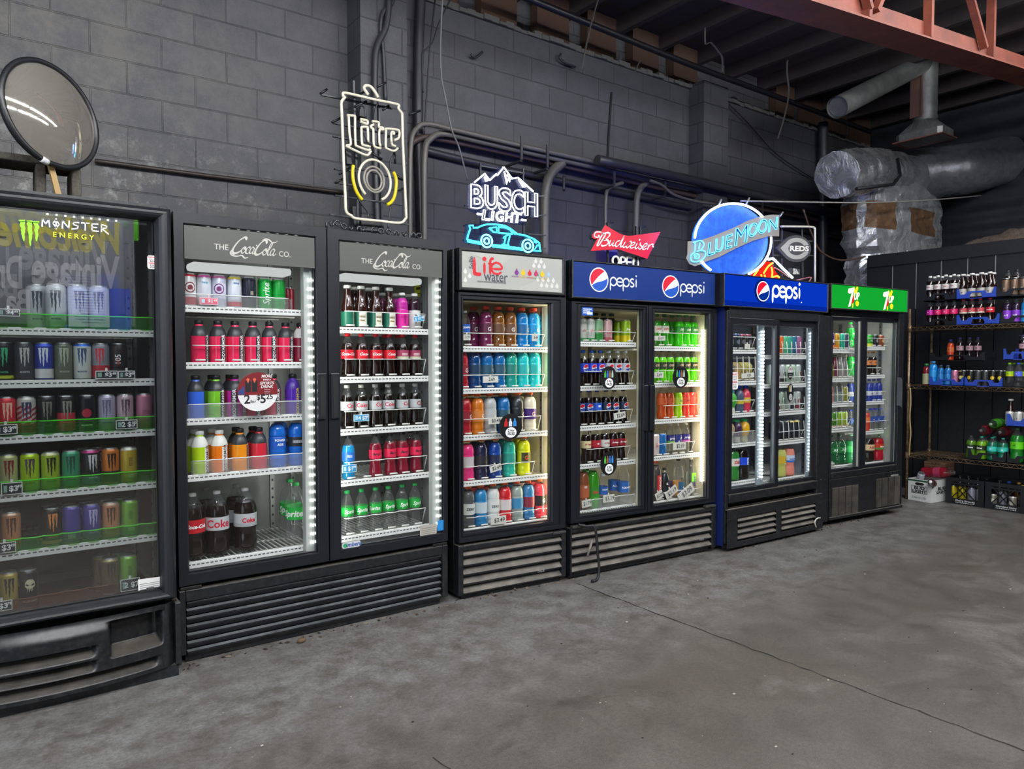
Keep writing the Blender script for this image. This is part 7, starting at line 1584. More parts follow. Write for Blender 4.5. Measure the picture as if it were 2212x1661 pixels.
for a, b in ((545, 1180), (1180, 1200)): P = cp(BC, [(a, b)], BY+.035)[0]; mb.bar(P, (P.x, P.y, 1.995), .014, .01); mb.cbox(P.x-.02, P.x+.02, P.y-.06, P.y+.06, 1.993, 2.0, .002)
mb.build('stand', mat('#2a2c33', .4, .4), bs)
# -- red bow tie sign
UC = (1240, 460, 10.055); UY = 3.80; F_ = frame(UY, UC)
us = thing('bow_tie_sign', 'red bow tie shaped beer sign with white script lettering', 'sign')
mb = MB(); bow = [(360, 825), (590, 400), (670, 258), (985, 445), (1080, 480), (1200, 500), (1880, 410), (1590, 1000), (1400, 930), (960, 785)]
mb.prism([F_(*q) for q in bow][::-1], UY, UY+.035, 0, 2)
mb.prism([F_(*q) for q in ((590, 400), (500, 380), (440, 410), (390, 480), (400, 540), (450, 570), (540, 530))][::-1], UY, UY+.035, 0, 2)
mb.build('panel', [mat('#d0102c', .35), mat('#e8e4e0', .4), mat('#3c4a52', .4)], us)
mb = MB(); K = 1.
def us_(P, w=36, nib=.6, thin=.35): mb.stroke([F_(x, y) for x, y in P], w*.00043, UY-.003, 0, nib, thin, 6)
us_([(548, 545), (520, 500), (545, 490), (540, 525), (450, 520), (440, 460), (480, 415), (600, 420)], 20, None)
us_([(635, 425), (560, 560), (500, 690), (530, 700), (600, 600), (690, 450)], 42)
us_([(590, 470), (660, 440), (740, 430), (770, 480), (700, 560), (640, 590), (720, 590), (740, 640), (690, 700), (610, 715), (585, 690)], 40)
us_([(790, 590), (755, 690), (780, 710), (840, 640), (865, 590)], 34); us_([(868, 590), (830, 690), (850, 715), (900, 680)], 34)
us_([(1000, 600), (930, 620), (890, 690), (920, 730), (980, 680), (1050, 560), (1090, 490)], 34); us_([(1085, 500), (1010, 690), (1020, 735), (1080, 690)], 38)
us_([(1110, 620), (1060, 720), (1080, 750), (1140, 700), (1170, 640)], 34); us_([(1170, 640), (1130, 730), (1160, 755), (1230, 680), (1230, 620), (1200, 630)], 34)
us_([(1230, 720), (1300, 680), (1310, 640), (1260, 650), (1215, 730), (1240, 765), (1310, 740)], 32)
us_([(1370, 650), (1325, 750), (1345, 775), (1400, 730)], 34); us_([(1410, 570), (1425, 600)], 40, None)
us_([(1440, 640), (1430, 690), (1470, 740), (1430, 785), (1390, 760)], 32)
us_([(1500, 750), (1570, 710), (1575, 665), (1525, 680), (1480, 760), (1510, 795), (1580, 760)], 32)
us_([(1630, 680), (1600, 760), (1580, 800)], 36); us_([(1600, 760), (1660, 690), (1710, 680), (1700, 720), (1730, 740)], 32)
mb.build('script_lettering', mat('#efe9e4', .4), us)
mb = MB()
for a in (730, 1345, 1435): P = cp(UC, [(a, 200 if a < 1000 else 290), (a, 1300)], UY+.05); mb.bar(P[0], P[1], .012)
for a in ((700, 235, 850, 210), (1415, 325, 1560, 295)): P = cp(UC, [(a[0], a[1]), (a[2], a[3])], UY+.05); mb.tube(P, .006, 6)
mb.build('backing_frame', M_black_s, us)
OY = 3.92
os_ = thing('open_sign', 'white tube OPEN sign half hidden behind the unlit blue header', 'sign')
mb = MB(); mb.tube(cp(UC, ell(905, 1045, 70, 100, n=20, sk=.1), OY-.06), .009, 6)
for ch in ([(1020, 1150), (1015, 965), (1085, 970), (1110, 1010), (1100, 1060), (1020, 1075)], [(1260, 985), (1150, 965), (1150, 1150), (1255, 1170)], [(1150, 1065), (1240, 1075)], [(1290, 1170), (1285, 985), (1385, 1180), (1390, 985)]): mb.tube(crom(cp(UC, ch, OY-.06), 2), .009, 6)
mb.build('letter_tube', mat('#eceae2', .35), os_)
mb = MB(); mb.prism([frame(OY, UC)(*q) for q in ((820, 960), (830, 1400), (1420, 1400), (1410, 1010))][::-1], OY, OY+.02); mb.build('back_plate', M_black_s, os_)
mb = MB(); Fq = frame(OY+.08, UC); mb.prism([Fq(*q) for q in ((470, 800), (470, 1320), (940, 1400), (945, 800))][::-1], OY+.08, OY+.085); tag(mb.build('acrylic_sheet', mat('#8b80b8', .3)), 'lilac acrylic sheet leaning on the wall behind the red bow tie sign', 'sheet')

# -- lit blue moon sign
MC = (1450, 400, 6.703); MY = 3.58; F_ = frame(MY, MC)
ms_ = thing('neon_sign', 'lit neon sign with big blue disc crossed by a lettered banner, above the blue headers', 'neon sign')
cen = (895, 800); P = [F_(cen[0]+550*cos(2*PI*k/64), cen[1]+530*sin(2*PI*k/64)) for k in range(64)]
n = NT('lit_blue_disc'); n.col(n.ramp(n.noise(22, 6), (.35, '#0b3ea6'), (.7, '#1c62d8'))); n.b.inputs['Emission Color'].default_value = lin('#1a5fe0'); n.b.inputs['Emission Strength'].default_value = .28; n.rough(.5)
MB().prism(P, MY+.03, MY+.034).build('moon_disc', [n.m], ms_)
M_nb = glow('#d8f2ff', 7.); M_nb2 = glow('#5ac4ff', 2.4); M_no = glow('#ff7a2a', 4.); M_nr = glow('#ff2418', 1.1)
npart(ms_, MC, MY+.075, 'back_tube', [[(cen[0]+480*cos(t), cen[1]+470*sin(t)) for t in [k*2*PI/40 for k in range(41)]]], .009, glow('#1a4cff', 40.))
npart(ms_, MC, MY, 'ring_tube', [[(cen[0]+555*cos(t), cen[1]+535*sin(t)) for t in [PI*1.02+k*(.76*PI)/30 for k in range(31)]], [(cen[0]+552*cos(t), cen[1]+530*sin(t)) for t in [-.1+k*(1.25)/24 for k in range(25)]], [(cen[0]+552*cos(t), cen[1]+530*sin(t)) for t in [2.2+k*.35/8 for k in range(9)]]], .009, M_nb)
ban = [(248, 812), (420, 800), (620, 735), (900, 620), (1100, 520), (1300, 450), (1450, 425), (1572, 428), (1568, 738), (1430, 735), (1200, 800), (950, 910), (700, 1040), (480, 1115), (420, 1150), (350, 1172), (270, 1140), (225, 1060), (245, 990)]
MB().prism([F_(*q) for q in ban][::-1], MY+.004, MY+.010).build('banner', [mat('#8f8884', .4)], ms_)
def ban_text(ch, x, y, w_, h_, up=-.36):
    L = text_loops(ch, 1., .1, .0, 1., 3); xs_ = [p[0] for l in L for p in l]; ys_ = [p[1] for l in L for p in l]
    cx_, cy_ = (min(xs_)+max(xs_))/2, (min(ys_)+max(ys_))/2; kx, ky = w_/(max(xs_)-min(xs_)), h_/(max(ys_)-min(ys_)); mb = MB()
    for l in L:
        W_ = cp(MC, [(x+(a-cx_)*kx, y-(b-cy_)*ky+(a-cx_)*kx*up) for a, b in l], MY-.008); Q = [W_[0]]
        for p in W_[1:]:
            if (p-Q[-1]).length > .005: Q.append(p)
        if len(Q) > 3: mb.tube(Q, .0036, 6, closed=True)
    mb.build('letter_tube', M_nb2, ms_)
    mb = MB(); V, Fc = text_geo(ch, 1., .1, .0, 1., 3); W_ = cp(MC, [(x+(a-cx_)*kx, y-(b-cy_)*ky+(a-cx_)*kx*up) for a, b in V], MY+.001); mb.add(W_, Fc); mb.build('letter_back', mat('#082070', .35), ms_)
npart(ms_, MC, MY-.008, 'letter_tube', [[(325, 830), (420, 800), (475, 850), (440, 930), (375, 960)], [(345, 830), (340, 960), (290, 1010), (285, 1080), (340, 1110), (430, 1090), (490, 1030), (490, 960), (430, 945)], [(415, 830), (400, 920)], [(330, 1020), (370, 990), (405, 1020), (390, 1060), (345, 1060), (345, 1030), (375, 1025)]], .0052, M_nb2, 4)
for q in (('L', 580, 915, 105, 185), ('U', 700, 860, 120, 200), ('E', 835, 815, 105, 190), ('M', 1015, 725, 190, 245), ('O', 1185, 645, 130, 185), ('O', 1325, 595, 130, 195), ('N', 1475, 570, 135, 175)): ban_text(*q)
npart(ms_, MC, MY, 'mountain_tube', [[(1385, 1045), (1410, 1075), (1465, 1060), (1500, 1085), (1620, 1210), (1755, 1340)]], .010, M_nb)
npart(ms_, MC, MY+.002, 'orange_tube', [[(1470, 1125), (1400, 1180), (1340, 1275)], [(1450, 1185), (1465, 1260), (1455, 1335)], [(1260, 1225), (1195, 1310)], [(1470, 1330), (1530, 1315), (1565, 1335)], [(1300, 1295), (1310, 1320)], [(1350, 1300), (1360, 1325)]], .0075, M_no, 3)
MB().prism([F_(*q) for q in ((1120, 1400), (1250, 1210), (1390, 1100), (1480, 1110), (1530, 1230), (1600, 1330), (1640, 1400))][::-1], MY+.02, MY+.026).build('mountain_panel', [M_nr], ms_)
npart(ms_, MC, MY+.01, 'pink_tube', [[(1490, 1195), (1560, 1230), (1700, 1340)], [(1800, 1380), (2000, 1335), (2025, 1350), (1990, 1400)]], .006, mat('#a86a74', .4), 2)
mb = MB()
for a, b in (((675, 310), (725, 205)), ((1080, 280), (1130, 185)), ((1570, 460), (1615, 390))): P = cp(MC, [a, b], MY+.03); mb.tube(P, .008, 6)
for a in (650, 1150): P = cp(MC, [(a, 900)], MY+.06)[0]; mb.bar(P, (P.x, P.y, 1.98), .02, .012)
mb.build('stand', mat('#8f9298', .4, .3), ms_)
# -- grey emblem with white tube frame
RY = 3.72; F_ = frame(RY, MC)
rs = thing('emblem_sign', 'grey pointed C emblem sign with white block letters hung in a pale tube frame', 'sign')
P = [(1520, 908)]+[(1810+215*cos(t), 920+195*sin(t)) for t in [-2.45+k*4.9/30 for k in range(31)]]
MB().prism([F_(*q) for q in P][::-1], RY, RY+.02).build('panel', mat('#4c4c50', .4), rs)
mb = MB(); o = [(1570, 912)]+[(1810+190*cos(t), 918+160*sin(t)) for t in [-2.5+k*2.15/16 for k in range(17)]]+[(1810+120*cos(t), 918+95*sin(t)) for t in [-.5-k*2.6/16 for k in range(17)]]
q_ = [(1580, 912)]; up_ = [(1810+185*cos(t), 920+158*sin(t)) for t in [-2.55+k*2.2/18 for k in range(19)]]; ui = [(1810+118*cos(t), 920+98*sin(t)) for t in [-2.9+k*2.45/18 for k in range(19)]]
for A_, B_ in ((up_, ui),):
    for i in range(18): mb.add([(F_(*A_[i])[0], RY-.003, F_(*A_[i])[1]), (F_(*A_[i+1])[0], RY-.003, F_(*A_[i+1])[1]), (F_(*B_[i+1])[0], RY-.003, F_(*B_[i+1])[1]), (F_(*B_[i])[0], RY-.003, F_(*B_[i])[1])], [(0, 1, 2, 3)])
    for i in range(18):
        m2 = lambda p: (p[0], 2*918-p[1]); pts = [m2(A_[i]), m2(A_[i+1]), m2(B_[i+1]), m2(B_[i])]; mb.add([(F_(*p)[0], RY-.003, F_(*p)[1]) for p in pts], [(0, 1, 2, 3)])
mb.poly([F_(*p) for p in ((1575, 912), up_[0], ui[0], (1692, 918))], RY-.003); mb.poly([F_(*p) for p in ((1575, 914), (1692, 918), (ui[0][0], 1836-ui[0][1]), (up_[0][0], 1836-up_[0][1]))], RY-.003)
mb.build('letter_c', mat('#aaa9a6', .4), rs)
a, b = F_(1705, 920), F_(1985, 925); mb = MB(); mb.text('REDS', .062, (a[0]+b[0])/2, (a[1]+b[1])/2, RY-.005, bold=.0028, width=b[0]-a[0], rise=(b[1]-a[1])/(b[0]-a[0])); mb.build('lettering', mat('#e4e2dc', .4), rs)
mb = MB()
for a, b in (((1895, 630), (1905, 1330)), ((1605, 620), (1600, 810)), ((1480, 800), (1620, 805)), ((1480, 1015), (1640, 1015)), ((1600, 1060), (1605, 1320)), ((1950, 1015), (2050, 1020)), ((1950, 810), (2040, 812)), ((1470, 780), (1478, 1180))): Q = cp(MC, [a, b], RY+.03); mb.bar(Q[0], Q[1], .010)
mb.build('backing_frame', mat('#5c5c60', .4, .4), rs)
mb = MB(); mb.tube(crom(cp(MC, [(1590, 598), (1750, 600), (2030, 605), (2072, 630), (2080, 700), (2080, 1400)], RY-.01), 4), .010, 8); mb.build('frame_tube', mat('#c9c6bd', .3), rs)
mb = MB(); a, b = F_(1705, 1195), F_(1865, 1300); mb.prism(roundrect(a[0], b[0], b[1], a[1], .01), RY, RY+.01)
mb.disc(F_(1775, 1225)[0], F_(1775, 1225)[1], .014, RY-.002, 1, 14); mb.poly([F_(*q) for q in ((1755, 1290), (1770, 1245), (1800, 1240), (1810, 1290))][::-1], RY-.002, 1); mb.poly([F_(*q) for q in ((1800, 1205), (1850, 1285), (1815, 1290), (1795, 1220))][::-1], RY-.002, 1)
mb.build('small_plaque', [mat('#4a4a4e', .4), mat('#c4c3be', .4)], rs)

# -- round mirror on its block
ctr = at_y(112, 248, 3.55); vd = (ctr-Vector((0, 0, EYE))).normalized()
R_ = Vector((RT[0], RT[1], 0)); tl = .80
nrm_ = Vector((.5796, -.8056, .1226)).normalized()
mir = thing('convex_mirror', 'round convex security mirror with black rim, propped above the claw-logo cooler', 'mirror')
rot = nrm_.to_track_quat('Z', 'Y').to_matrix()
Rm = .207
def mloc(x, y, z): return ctr+rot@Vector((x, y, z))
mb = MB(); V = []; Fc = []
for i in range(17):
    a = i/16; rr_ = Rm*a; z = .05*(1-a*a)
    for k in range(48): V.append(mloc(rr_*cos(2*PI*k/48), rr_*sin(2*PI*k/48), z))
for i in range(16):
    for k in range(48): Fc.append((i*48+k, i*48+(k+1) % 48, (i+1)*48+(k+1) % 48, (i+1)*48+k))
mb.add(V, Fc, 0, True); mb.build('mirror_face', mat('#c4beb2', .05, .74), mir)
mb = MB(); mb.tube([mloc((Rm+.005)*cos(2*PI*k/48), (Rm+.005)*sin(2*PI*k/48), 0) for k in range(48)], .012, 10, closed=True)
V = [mloc(Rm*cos(2*PI*k/48), Rm*sin(2*PI*k/48), z) for z in (-.004, -.03) for k in range(48)]; mb.add(V, [(k, (k+1) % 48, 48+(k+1) % 48, 48+k) for k in range(48)]+[tuple(range(95, 47, -1))]); mb.build('rim', mat('#17181b', .4), mir)
mb = MB(); p = at_y(92, 352, 3.5); 
t_ = math.atan2((rot.transposed()@(p-ctr)).y, (rot.transposed()@(p-ctr)).x)
mb.tube([mloc((Rm+.006)*cos(t_+d), (Rm+.006)*sin(t_+d), 0) for d in (-.07, -.03, .03, .07)], .0132, 10); mb.build('tape', mat('#c8c8c8', .4), mir)
ctop = 2.03
bx = [at_y(x, 420, 3.62).x for x in (-60, 8, 83, 93, 161, 180)]
bt = at_y(60, 325, 3.62).z
mb = MB(); y0, y1 = 3.60, 3.79; X0, X1 = at_y(-40, 400, y0).x, at_y(176, 400, y0).x; zt = at_y(100, 340, y0).z; w_ = .032
mb.cbox(X0, X1, y0, y1, ctop, ctop+.03, .006); mb.cbox(X0, X1, y0, y1, zt-.03, zt, .006)
for x in (X0, at_y(88, 400, y0).x-.016, X1-.036): mb.cbox(x, x+.036, y0, y1, ctop+.03, zt-.03, .006)
n = NT('rough_concrete_block'); nz = n.noise(40, 8, .8); n.col(n.ramp(nz, (.3, '#2f2d28'), (.7, '#6b675c'))); n.rough(.95); n.bump(nz, .8, .01)
tag(mb.build('concrete_block', n.m), 'hollow grey concrete block lying on the claw-logo cooler under the mirror', 'block')
p0, p1 = at_y(113, 372, 3.56), at_y(124, 415, 3.56)
d_ = (p1-p0).normalized(); k = (ctop+.006-p1.z)/d_.z if abs(d_.z) > .1 else 0
tag(MB().bar(p0-d_*.05, p1+d_*k, .042, .02).build('wooden_stick', mat('#a08455', .7)), 'pale wooden stick propping the round mirror on the claw-logo cooler', 'stick')
MB().bar(mloc(0, -.03, -.03), mloc(0, -.03, -.07), .04).build('bracket', M_black_s, mir)

# -- menu banner on the wall opposite, which the nearest cooler's glass reflects
def refl(u, v):   # point on plane y = BANY whose reflection in the claw cooler's glass (y = 3.38) lies on this sight line
    q = at_y(u, v, 2*3.38-BANY); return q.x, q.z
BANY = -1.6
ban_ = thing('menu_banner', 'dark hanging banner lettered in olive script and grey, mirrored in the claw-logo cooler glass', 'banner')
(bx1, bz1), (bx0, bz0) = refl(288, 440), refl(-330, 690)
def bface(name, m, parts):
    mb = MB()
    for f in parts: f(mb)
    o = mb.build(name, m, ban_); o.location = (0, BANY, 0); o.rotation_euler.z = PI; return o
bface('board', mat('#7c8088', .5), [lambda mb: mb.box(-bx1, -bx0, 0, .03, bz0, bz1)])
def bt_(t, u0, v0, u1, v1, hv, sh=0., bold=.0, dy=-.004):
    """line of words whose mirror image runs from (u0,v0) at its first letter to (u1,v1)"""
    (xa_, za), (xb_, zb) = refl(u0, v0), refl(u1, v1); hgt = refl(u0, v0-hv)[1]-za
    return lambda mb: mb.text(t, hgt, (-xa_-xb_)/2, (za+zb)/2, dy, 0, shear=sh, bold=bold*hgt, width=abs(xb_-xa_), rise=0)
bface('olive_lettering', mat('#d8cc58', .5), [bt_('Welcome', 268, 505, 0, 515, 92, .35, .035)])
bface('grey_lettering', mat('#f4f5fa', .5), [bt_('Vintage', 258, 585, 66, 590, 95, 0, .03), bt_('Dr', 50, 590, -8, 592, 95, 0, .03), bt_('Ba', 66, 652, 12, 654, 70, 0, .03)])
sl_ = thing('added_fill_lamp', 'unseen strip lamp added in front of the menu banner to brighten its reflection', 'lamp', ((bx0+bx1)/2+.2, BANY+.75, bz1+.62))  # extra lamp, added to strengthen the banner's reflection in the glass
MB().box(-1., 1., -.05, .05, .03, .09).build('housing', mat('#cfcfcb', .5), sl_); MB().tube([(-.98, 0, 0), (.98, 0, 0)], .028, 10).build('lamp_tube', glow('#f7f8fb', 130.), sl_)
for s in (-.8, .8): MB().tube([(s, 0, .09), (s, 0, 4.6-bz1-.62)], .006, 6).build('hanger', mat('#555555', .5), sl_)
bs_ = thing('menu_poster', 'blue and white printed menu sheets on the opposite side, mirrored in the nearest cooler', 'poster')
for nm, m, (u0, v0, u1, v1), dy in (('sheet', '#dfe2f8', (235, 622, 148, 705), 0), ('backing_sheet', '#4a63e0', (282, 625, 140, 712), .02), ('dark_sheet', '#33404a', (138, 634, 70, 705), 0)):
    (a, c_), (b, d_) = refl(u0, v0), refl(u1, v1); mb = MB(); mb.box(-max(a, b), -min(a, b), dy, dy+.012, min(c_, d_), max(c_, d_))
    if nm == 'sheet':
        for i in range(12): mb.box(-max(a, b)+.04, -min(a, b)-.05-.03*(i % 3), dy-.002, dy, max(c_, d_)-.05-.028*i, max(c_, d_)-.042-.028*i, 1)
    o = mb.build(nm, [mat(m, .5), mat('#5a63b0', .5)], bs_); o.location = (0, BANY+.02, 0); o.rotation_euler.z = PI
gs = refl(310, 462), refl(228, 505)
mb = MB(); mb.box(-gs[0][0], -gs[1][0], 0, .02, gs[1][1], gs[0][1]); o = mb.build('green_sign', mat('#6cd420', .5)); o.location = (0, BANY-.3, 0); o.rotation_euler.z = PI; tag(o, 'plain green sign panel hung beyond the dark banner, mirrored in the nearest cooler', 'sign')
for x in (bx0+.2, bx1-.2): MB().tube([(x, BANY-.01, bz1), (x, BANY-.01, 4.42)], .006, 6).build('hanging_wire', mat('#666666', .4, .6), ban_)

# ---------------------------------------------------------------- wire shelving along the boarded partition
AX = 7.33                                   # front of the shelving (faces -X)
RB = 7.80
yA = at_x(1962, 850, AX).y
rk = thing('wire_shelving', 'tall bronze wire shelving unit along the boarded partition, stacked with drink crates', 'shelving')
M_brz = NT('rusty_bronze_wire'); M_brz.col(M_brz.ramp(M_brz.noise(14, 5), (.35, '#6a5240'), (.65, '#a08a6a'))); M_brz.rough(.4); M_brz.b.inputs['Metallic'].default_value = .5; M_brz = M_brz.m
rz1 = at_x(1963, 668, AX).z
ye = yA-2.4
for x, y, z in ((AX, yA, rz1), (RB, yA, 1.75), (AX, ye, rz1), (RB, ye, 1.75)):
    mb = MB(); mb.tube([(x, y, .0), (x, y, z)], .0125, 10); k = .1
    while k < z: mb.tube([(x, y, k), (x, y, k+.004)], .0137, 10); k += .05
    mb.build('post', M_brz, rk)
SZ = [at_x(2080, 703, AX).z, at_x(2080, 838, AX).z+.012, (at_x(2212, 1005, AX).z+at_x(2010, 986, AX).z)/2]
for i, z in enumerate(SZ):
    mb = MB(); 
    for x in (AX, RB):
        mb.tube([(x, yA, z), (x, ye, z)], .0035, 6); mb.tube([(x, yA, z-.032), (x, ye, z-.032)], .0035, 6)
        P = []; y = yA; k = 0
        while y > ye: P.append((x, y, z if k % 2 else z-.032)); y -= .034; k += 1
        mb.tube(P, .0028, 5)
    for y in (yA, ye):
        mb.tube([(AX, y, z), (RB, y, z)], .0035, 6); mb.tube([(AX, y, z-.032), (RB, y, z-.032)], .0035, 6)
    y = yA-.03
    while y > ye: mb.box(AX, RB, y-.0018, y+.0018, z-.002, z+.002); y -= .03
    mb.build('shelf', M_brz, rk)
    mb = MB()
    for x in (AX, RB):
        for y in (yA, ye): mb.lathe([(.02, -.045), (.017, .02)], 12, at=(x, y, z))
    mb.build('sleeve', M_brz, rk)
# goods: local helper, x' runs along -Y (left to right as one faces the shelf), depth along +X
def rpos(u, v, d, z): p = at_x(u, v, AX+d); return Vector((AX+d, p.y, z))
ZR = PI/2*-1
def rput(crop, spec, z, d, where, group, vref, span=None, scale=1.):
    L = []
    for t in spec.split():
        x, key = t.split(':'); r = KIND[PR[key]['kind']][3]*(scale[0] if isinstance(scale, tuple) else scale); L.append([rpos(crop[0]+float(x)/crop[2], vref, d+r, z).y, key, r])
    L.sort(key=lambda q: -q[0])
    for _ in range(30):
        for a, b in zip(L, L[1:]):
            g = a[2]+b[2]+.0012-(a[0]-b[0])
            if g > 0: a[0] += g/2; b[0] -= g/2
    if span:
        hi_, lo_ = span[0]-.002, span[1]+.002; tot = sum(2*q[2]+.0012 for q in L); k_ = 0
        if L[0][0]+L[0][2] > hi_: L[0][0] = hi_-L[0][2]
        for a, b in zip(L, L[1:]): b[0] = min(b[0], a[0]-a[2]-b[2]-.0012)
        if L[-1][0]-L[-1][2] < lo_:
            L[-1][0] = lo_+L[-1][2]
            for a, b in zip(L[::-1], L[::-1][1:]): b[0] = max(b[0], a[0]+a[2]+b[2]+.0012)
    for i, (y, key, r) in enumerate(L):
        place(key, Vector((AX+d+r, y, z)), ZR+random.uniform(-.2, .2), '%s, %s from left %s' % (PR[key]['desc'], ORD[i], where), group, None, scale)
    return L
def crate(y0, y1, z, d, w, h, m, label, name='bottle_tray', n=4, front=.55, group='plastic bottle trays on the shelving'):
    """low open drink tray: floor, corner posts, front wall with a dipped arch"""
    mb = MB(); L = y0-y1; t = .006
    mb.box(0, L, 0, w, 0, .006)
    for k in (0, 1):
        yy = 0 if k == 0 else w-t
        mb.prism([(0, 0), (L*.34, 0), (L*.34, h*.25), (L*.38, h*.55), (L*.62, h*.55), (L*.66, h*.25), (L*.66, 0), (L, 0), (L, h), (L*.96, h), (L*.9, h*.45), (L*.78, h*.45), (L*.72, h*.72), (L*.28, h*.72), (L*.22, h*.45), (L*.10, h*.45), (L*.04, h), (0, h)], yy, yy+t)
    for xx in (-t, L): mb.box(xx, xx+t, 0, w, 0, h*.5); mb.box(xx, xx+t, 0, .03, h*.5, h); mb.box(xx, xx+t, w-.03, w, h*.5, h)
    o = mb.build(name, m); o.location = (AX+d, y0, z); o.rotation_euler.z = -PI/2
    return tag(o, label, 'tray', group)
M_blue = mat('#2c4bb0', .4); M_bk = mat('#15161a', .42)
Q = (1950, 540, 7.55)
def ys(x, crop, v, d=0.): return rpos(crop[0]+x/crop[2], v, d, 0).y
zs1 = SZ[0]+.004
gg = 'bottles in the trays on the top shelf of the wire shelving'
soda('rpk', 'dark cola with pink label', '#190a0a', '#16161a', '#e0246a', 'IIII', tc='#f0c0d0', size=.014); soda('rdt', 'dark cola with white label', '#160c0a', '#e0e0dc', '#d4d0cc', 'Coke', tc='#b8404a', size=.016); soda('rck', 'dark cola with red-edged label', '#190a06', '#c83038', '#c84a50', 'IIII', tc='#e8d8d0', size=.014, split='low', lab2='#d8d4c0'); soda('rcw', 'dark cola with white script label', '#190a06', '#c83038', '#d02030', 'Coca-Cola', sh=.3, size=.014); soda('rmg', 'dark cola with magenta label', '#190a0a', '#16161a', '#c8209a', 'III', tc='#f0d0e0', size=.014)
D('rte', 'tea', 'dark tea with white paper label', '#22100c', cap='#e6e4de', lab='#b9b4ac', txt=[('III', .016, .24, 1, False, 0)], t1='#3a2a24')
D('rvp', 'vita', 'dark bottle with purple label', '#2c1c34', cap='#1c1c20', lab='#8a3fc8', txt=[('INT', .02, .32, 1, False, 0)]); D('rbv', 'vita', 'bright blue bottle', '#1c84c8', cap='#1c5c9c', lab='#3a9ad8', txt=[('I', .02, .32, 1, False, 0)])
tr = [(330, 850, M_bk, 'black'), (868, 1560, M_blue, 'blue'), (1575, 2240, M_bk, 'dark')]
for i, (a, b, m, cn) in enumerate(tr):
    crate(ys(a, Q, 700), ys(b, Q, 700), zs1, .02, .30, .095, m, '%s bottle tray, bottom tier of the top shelf' % cn)
zb1 = zs1+.0075
rput(Q, '385:rmg 515:rpk 640:rpk 790:rpk', zb1, .03, 'in bottom black tray, top shelf', gg, 690, (ys(330, Q, 700), ys(850, Q, 700))); rput(Q, '950:rck 1110:rck 1255:rck 1425:rcw', zb1, .03, 'in bottom blue tray, top shelf', gg, 690, (ys(868, Q, 700), ys(1560, Q, 700))); rput(Q, '1650:rvp 1800:rvp 1920:rbv', zb1, .03, 'in bottom dark tray, top shelf', gg, 690, (ys(1575, Q, 700), ys(2240, Q, 700)))
# second tier sits on the caps below
zt = zb1+.232
for i, (a, b, m, cn) in enumerate(((330, 850, M_bk, 'black'), (862, 1500, M_blue, 'blue'), (1520, 2240, M_bk, 'dark'))):
    crate(ys(a, Q, 640), ys(b, Q, 640), zt, .02, .30, .095, m, '%s bottle tray, upper tier of the top shelf' % cn)
zb2 = zt+.0075
rput(Q, '405:rdt 530:rdt 665:rdt 815:rdt', zb2, .03, 'in upper black tray, top shelf', gg, 620, (ys(330, Q, 640), ys(850, Q, 640))); rput(Q, '470:rdt 600:rdt 740:rdt 860:rdt', zb2, .12, 'in upper black tray, back row', gg, 620, (ys(330, Q, 640), ys(850, Q, 640)))
rput(Q, '960:rte 1130:rte 1285:rte 1420:rte', zb2, .03, 'in upper blue tray, top shelf', gg, 620, (ys(862, Q, 640), ys(1500, Q, 640))); rput(Q, '1060:rte 1200:rte 1350:rte 1470:rte', zb2, .12, 'in upper blue tray, back row', gg, 620, (ys(862, Q, 640), ys(1500, Q, 640)))
rput(Q, '1600:rpk 1690:rpk', zb2, .12, 'in upper dark tray, back row', gg, 620, (ys(1520, Q, 640), ys(2240, Q, 640))); D('rcc', 'can16', 'white-topped coffee can', '#7a6250', top='#1c1c1e', mc='#e0d8c8', txt=[('III', .02, .4, 4, False, 0)]); rput(Q, '1730:rcc 1810:rcc 1940:rcc', zb2, .03, 'in upper dark tray, top shelf', gg, 620, (ys(1520, Q, 640), ys(2240, Q, 640)))
# middle shelf
Q2 = (1950, 730, 8.443); zs2 = SZ[1]+.004; g2_ = 'drinks on the middle shelf of the wire shelving'
for a, b, m, cn, lb in ((480, 1090, M_blue, 'blue', 'under the blue sports drinks'), (1100, 1800, M_blue, 'blue', 'under the yellow-diamond cans'), (1815, 2300, M_bk, 'black', 'under the green-and-yellow bottle')):
    crate(ys(a, Q2, 845), ys(b, Q2, 845), zs2, .02, .30, .085, m, '%s bottle tray on the middle shelf, %s' % (cn, lb))
zb = zs2+.0075
D('rju', 'vita', 'red juice with fruit label', '#7a1c24', cap='#2a8a4a', lab='#a8a884', split='band', lab2='#5ab02c'); D('rpb', 'sport', 'bright blue drink', '#1a88d8', cap='#1a7cc8', lab='#2a94dc'); D('rpc', 'vita', 'blue drink lettered sideways', '#1c6ab0', cap='#16324c', lab='#2a7cc0', txt=[('III', .016, .34, 1, True, 0)], t1='#0c2a44'); D('rpn', 'can16', 'pink can with dark print', '#c87a9a', mc='#4a1c3a', txt=[('50', .026, .55, 4, True, 0)]); D('rgc', 'can16', 'black can with gold lid', '#26241f', top='#b8a44c', mc='#c8bc90', lidc='#b8a44c', spot=1); D('ryd', 'can16', 'black can with yellow diamond', '#1c1d1c', mc='#d8c020', txt=[('I', .05, .45, 4, False, 0)], low='#3a3c3a', lowh=.2, spot=1); D('rgd', 'can16', 'dark can with red-yellow patch', '#22211f', mc='#d8b42c', spot=1, low='#a83a34', lowh=.22); D('rbd', 'can16', 'plain charcoal can', '#3c3d3e', mc='#6a6c6c', txt=[('II', .02, .5, 4, False, 0)])
place('rju', rpos(Q2[0]+425/Q2[2], 840, .07, zs2), ZR, 'red fruit-label juice bottle standing alone at the left end of the middle shelf', g2_)
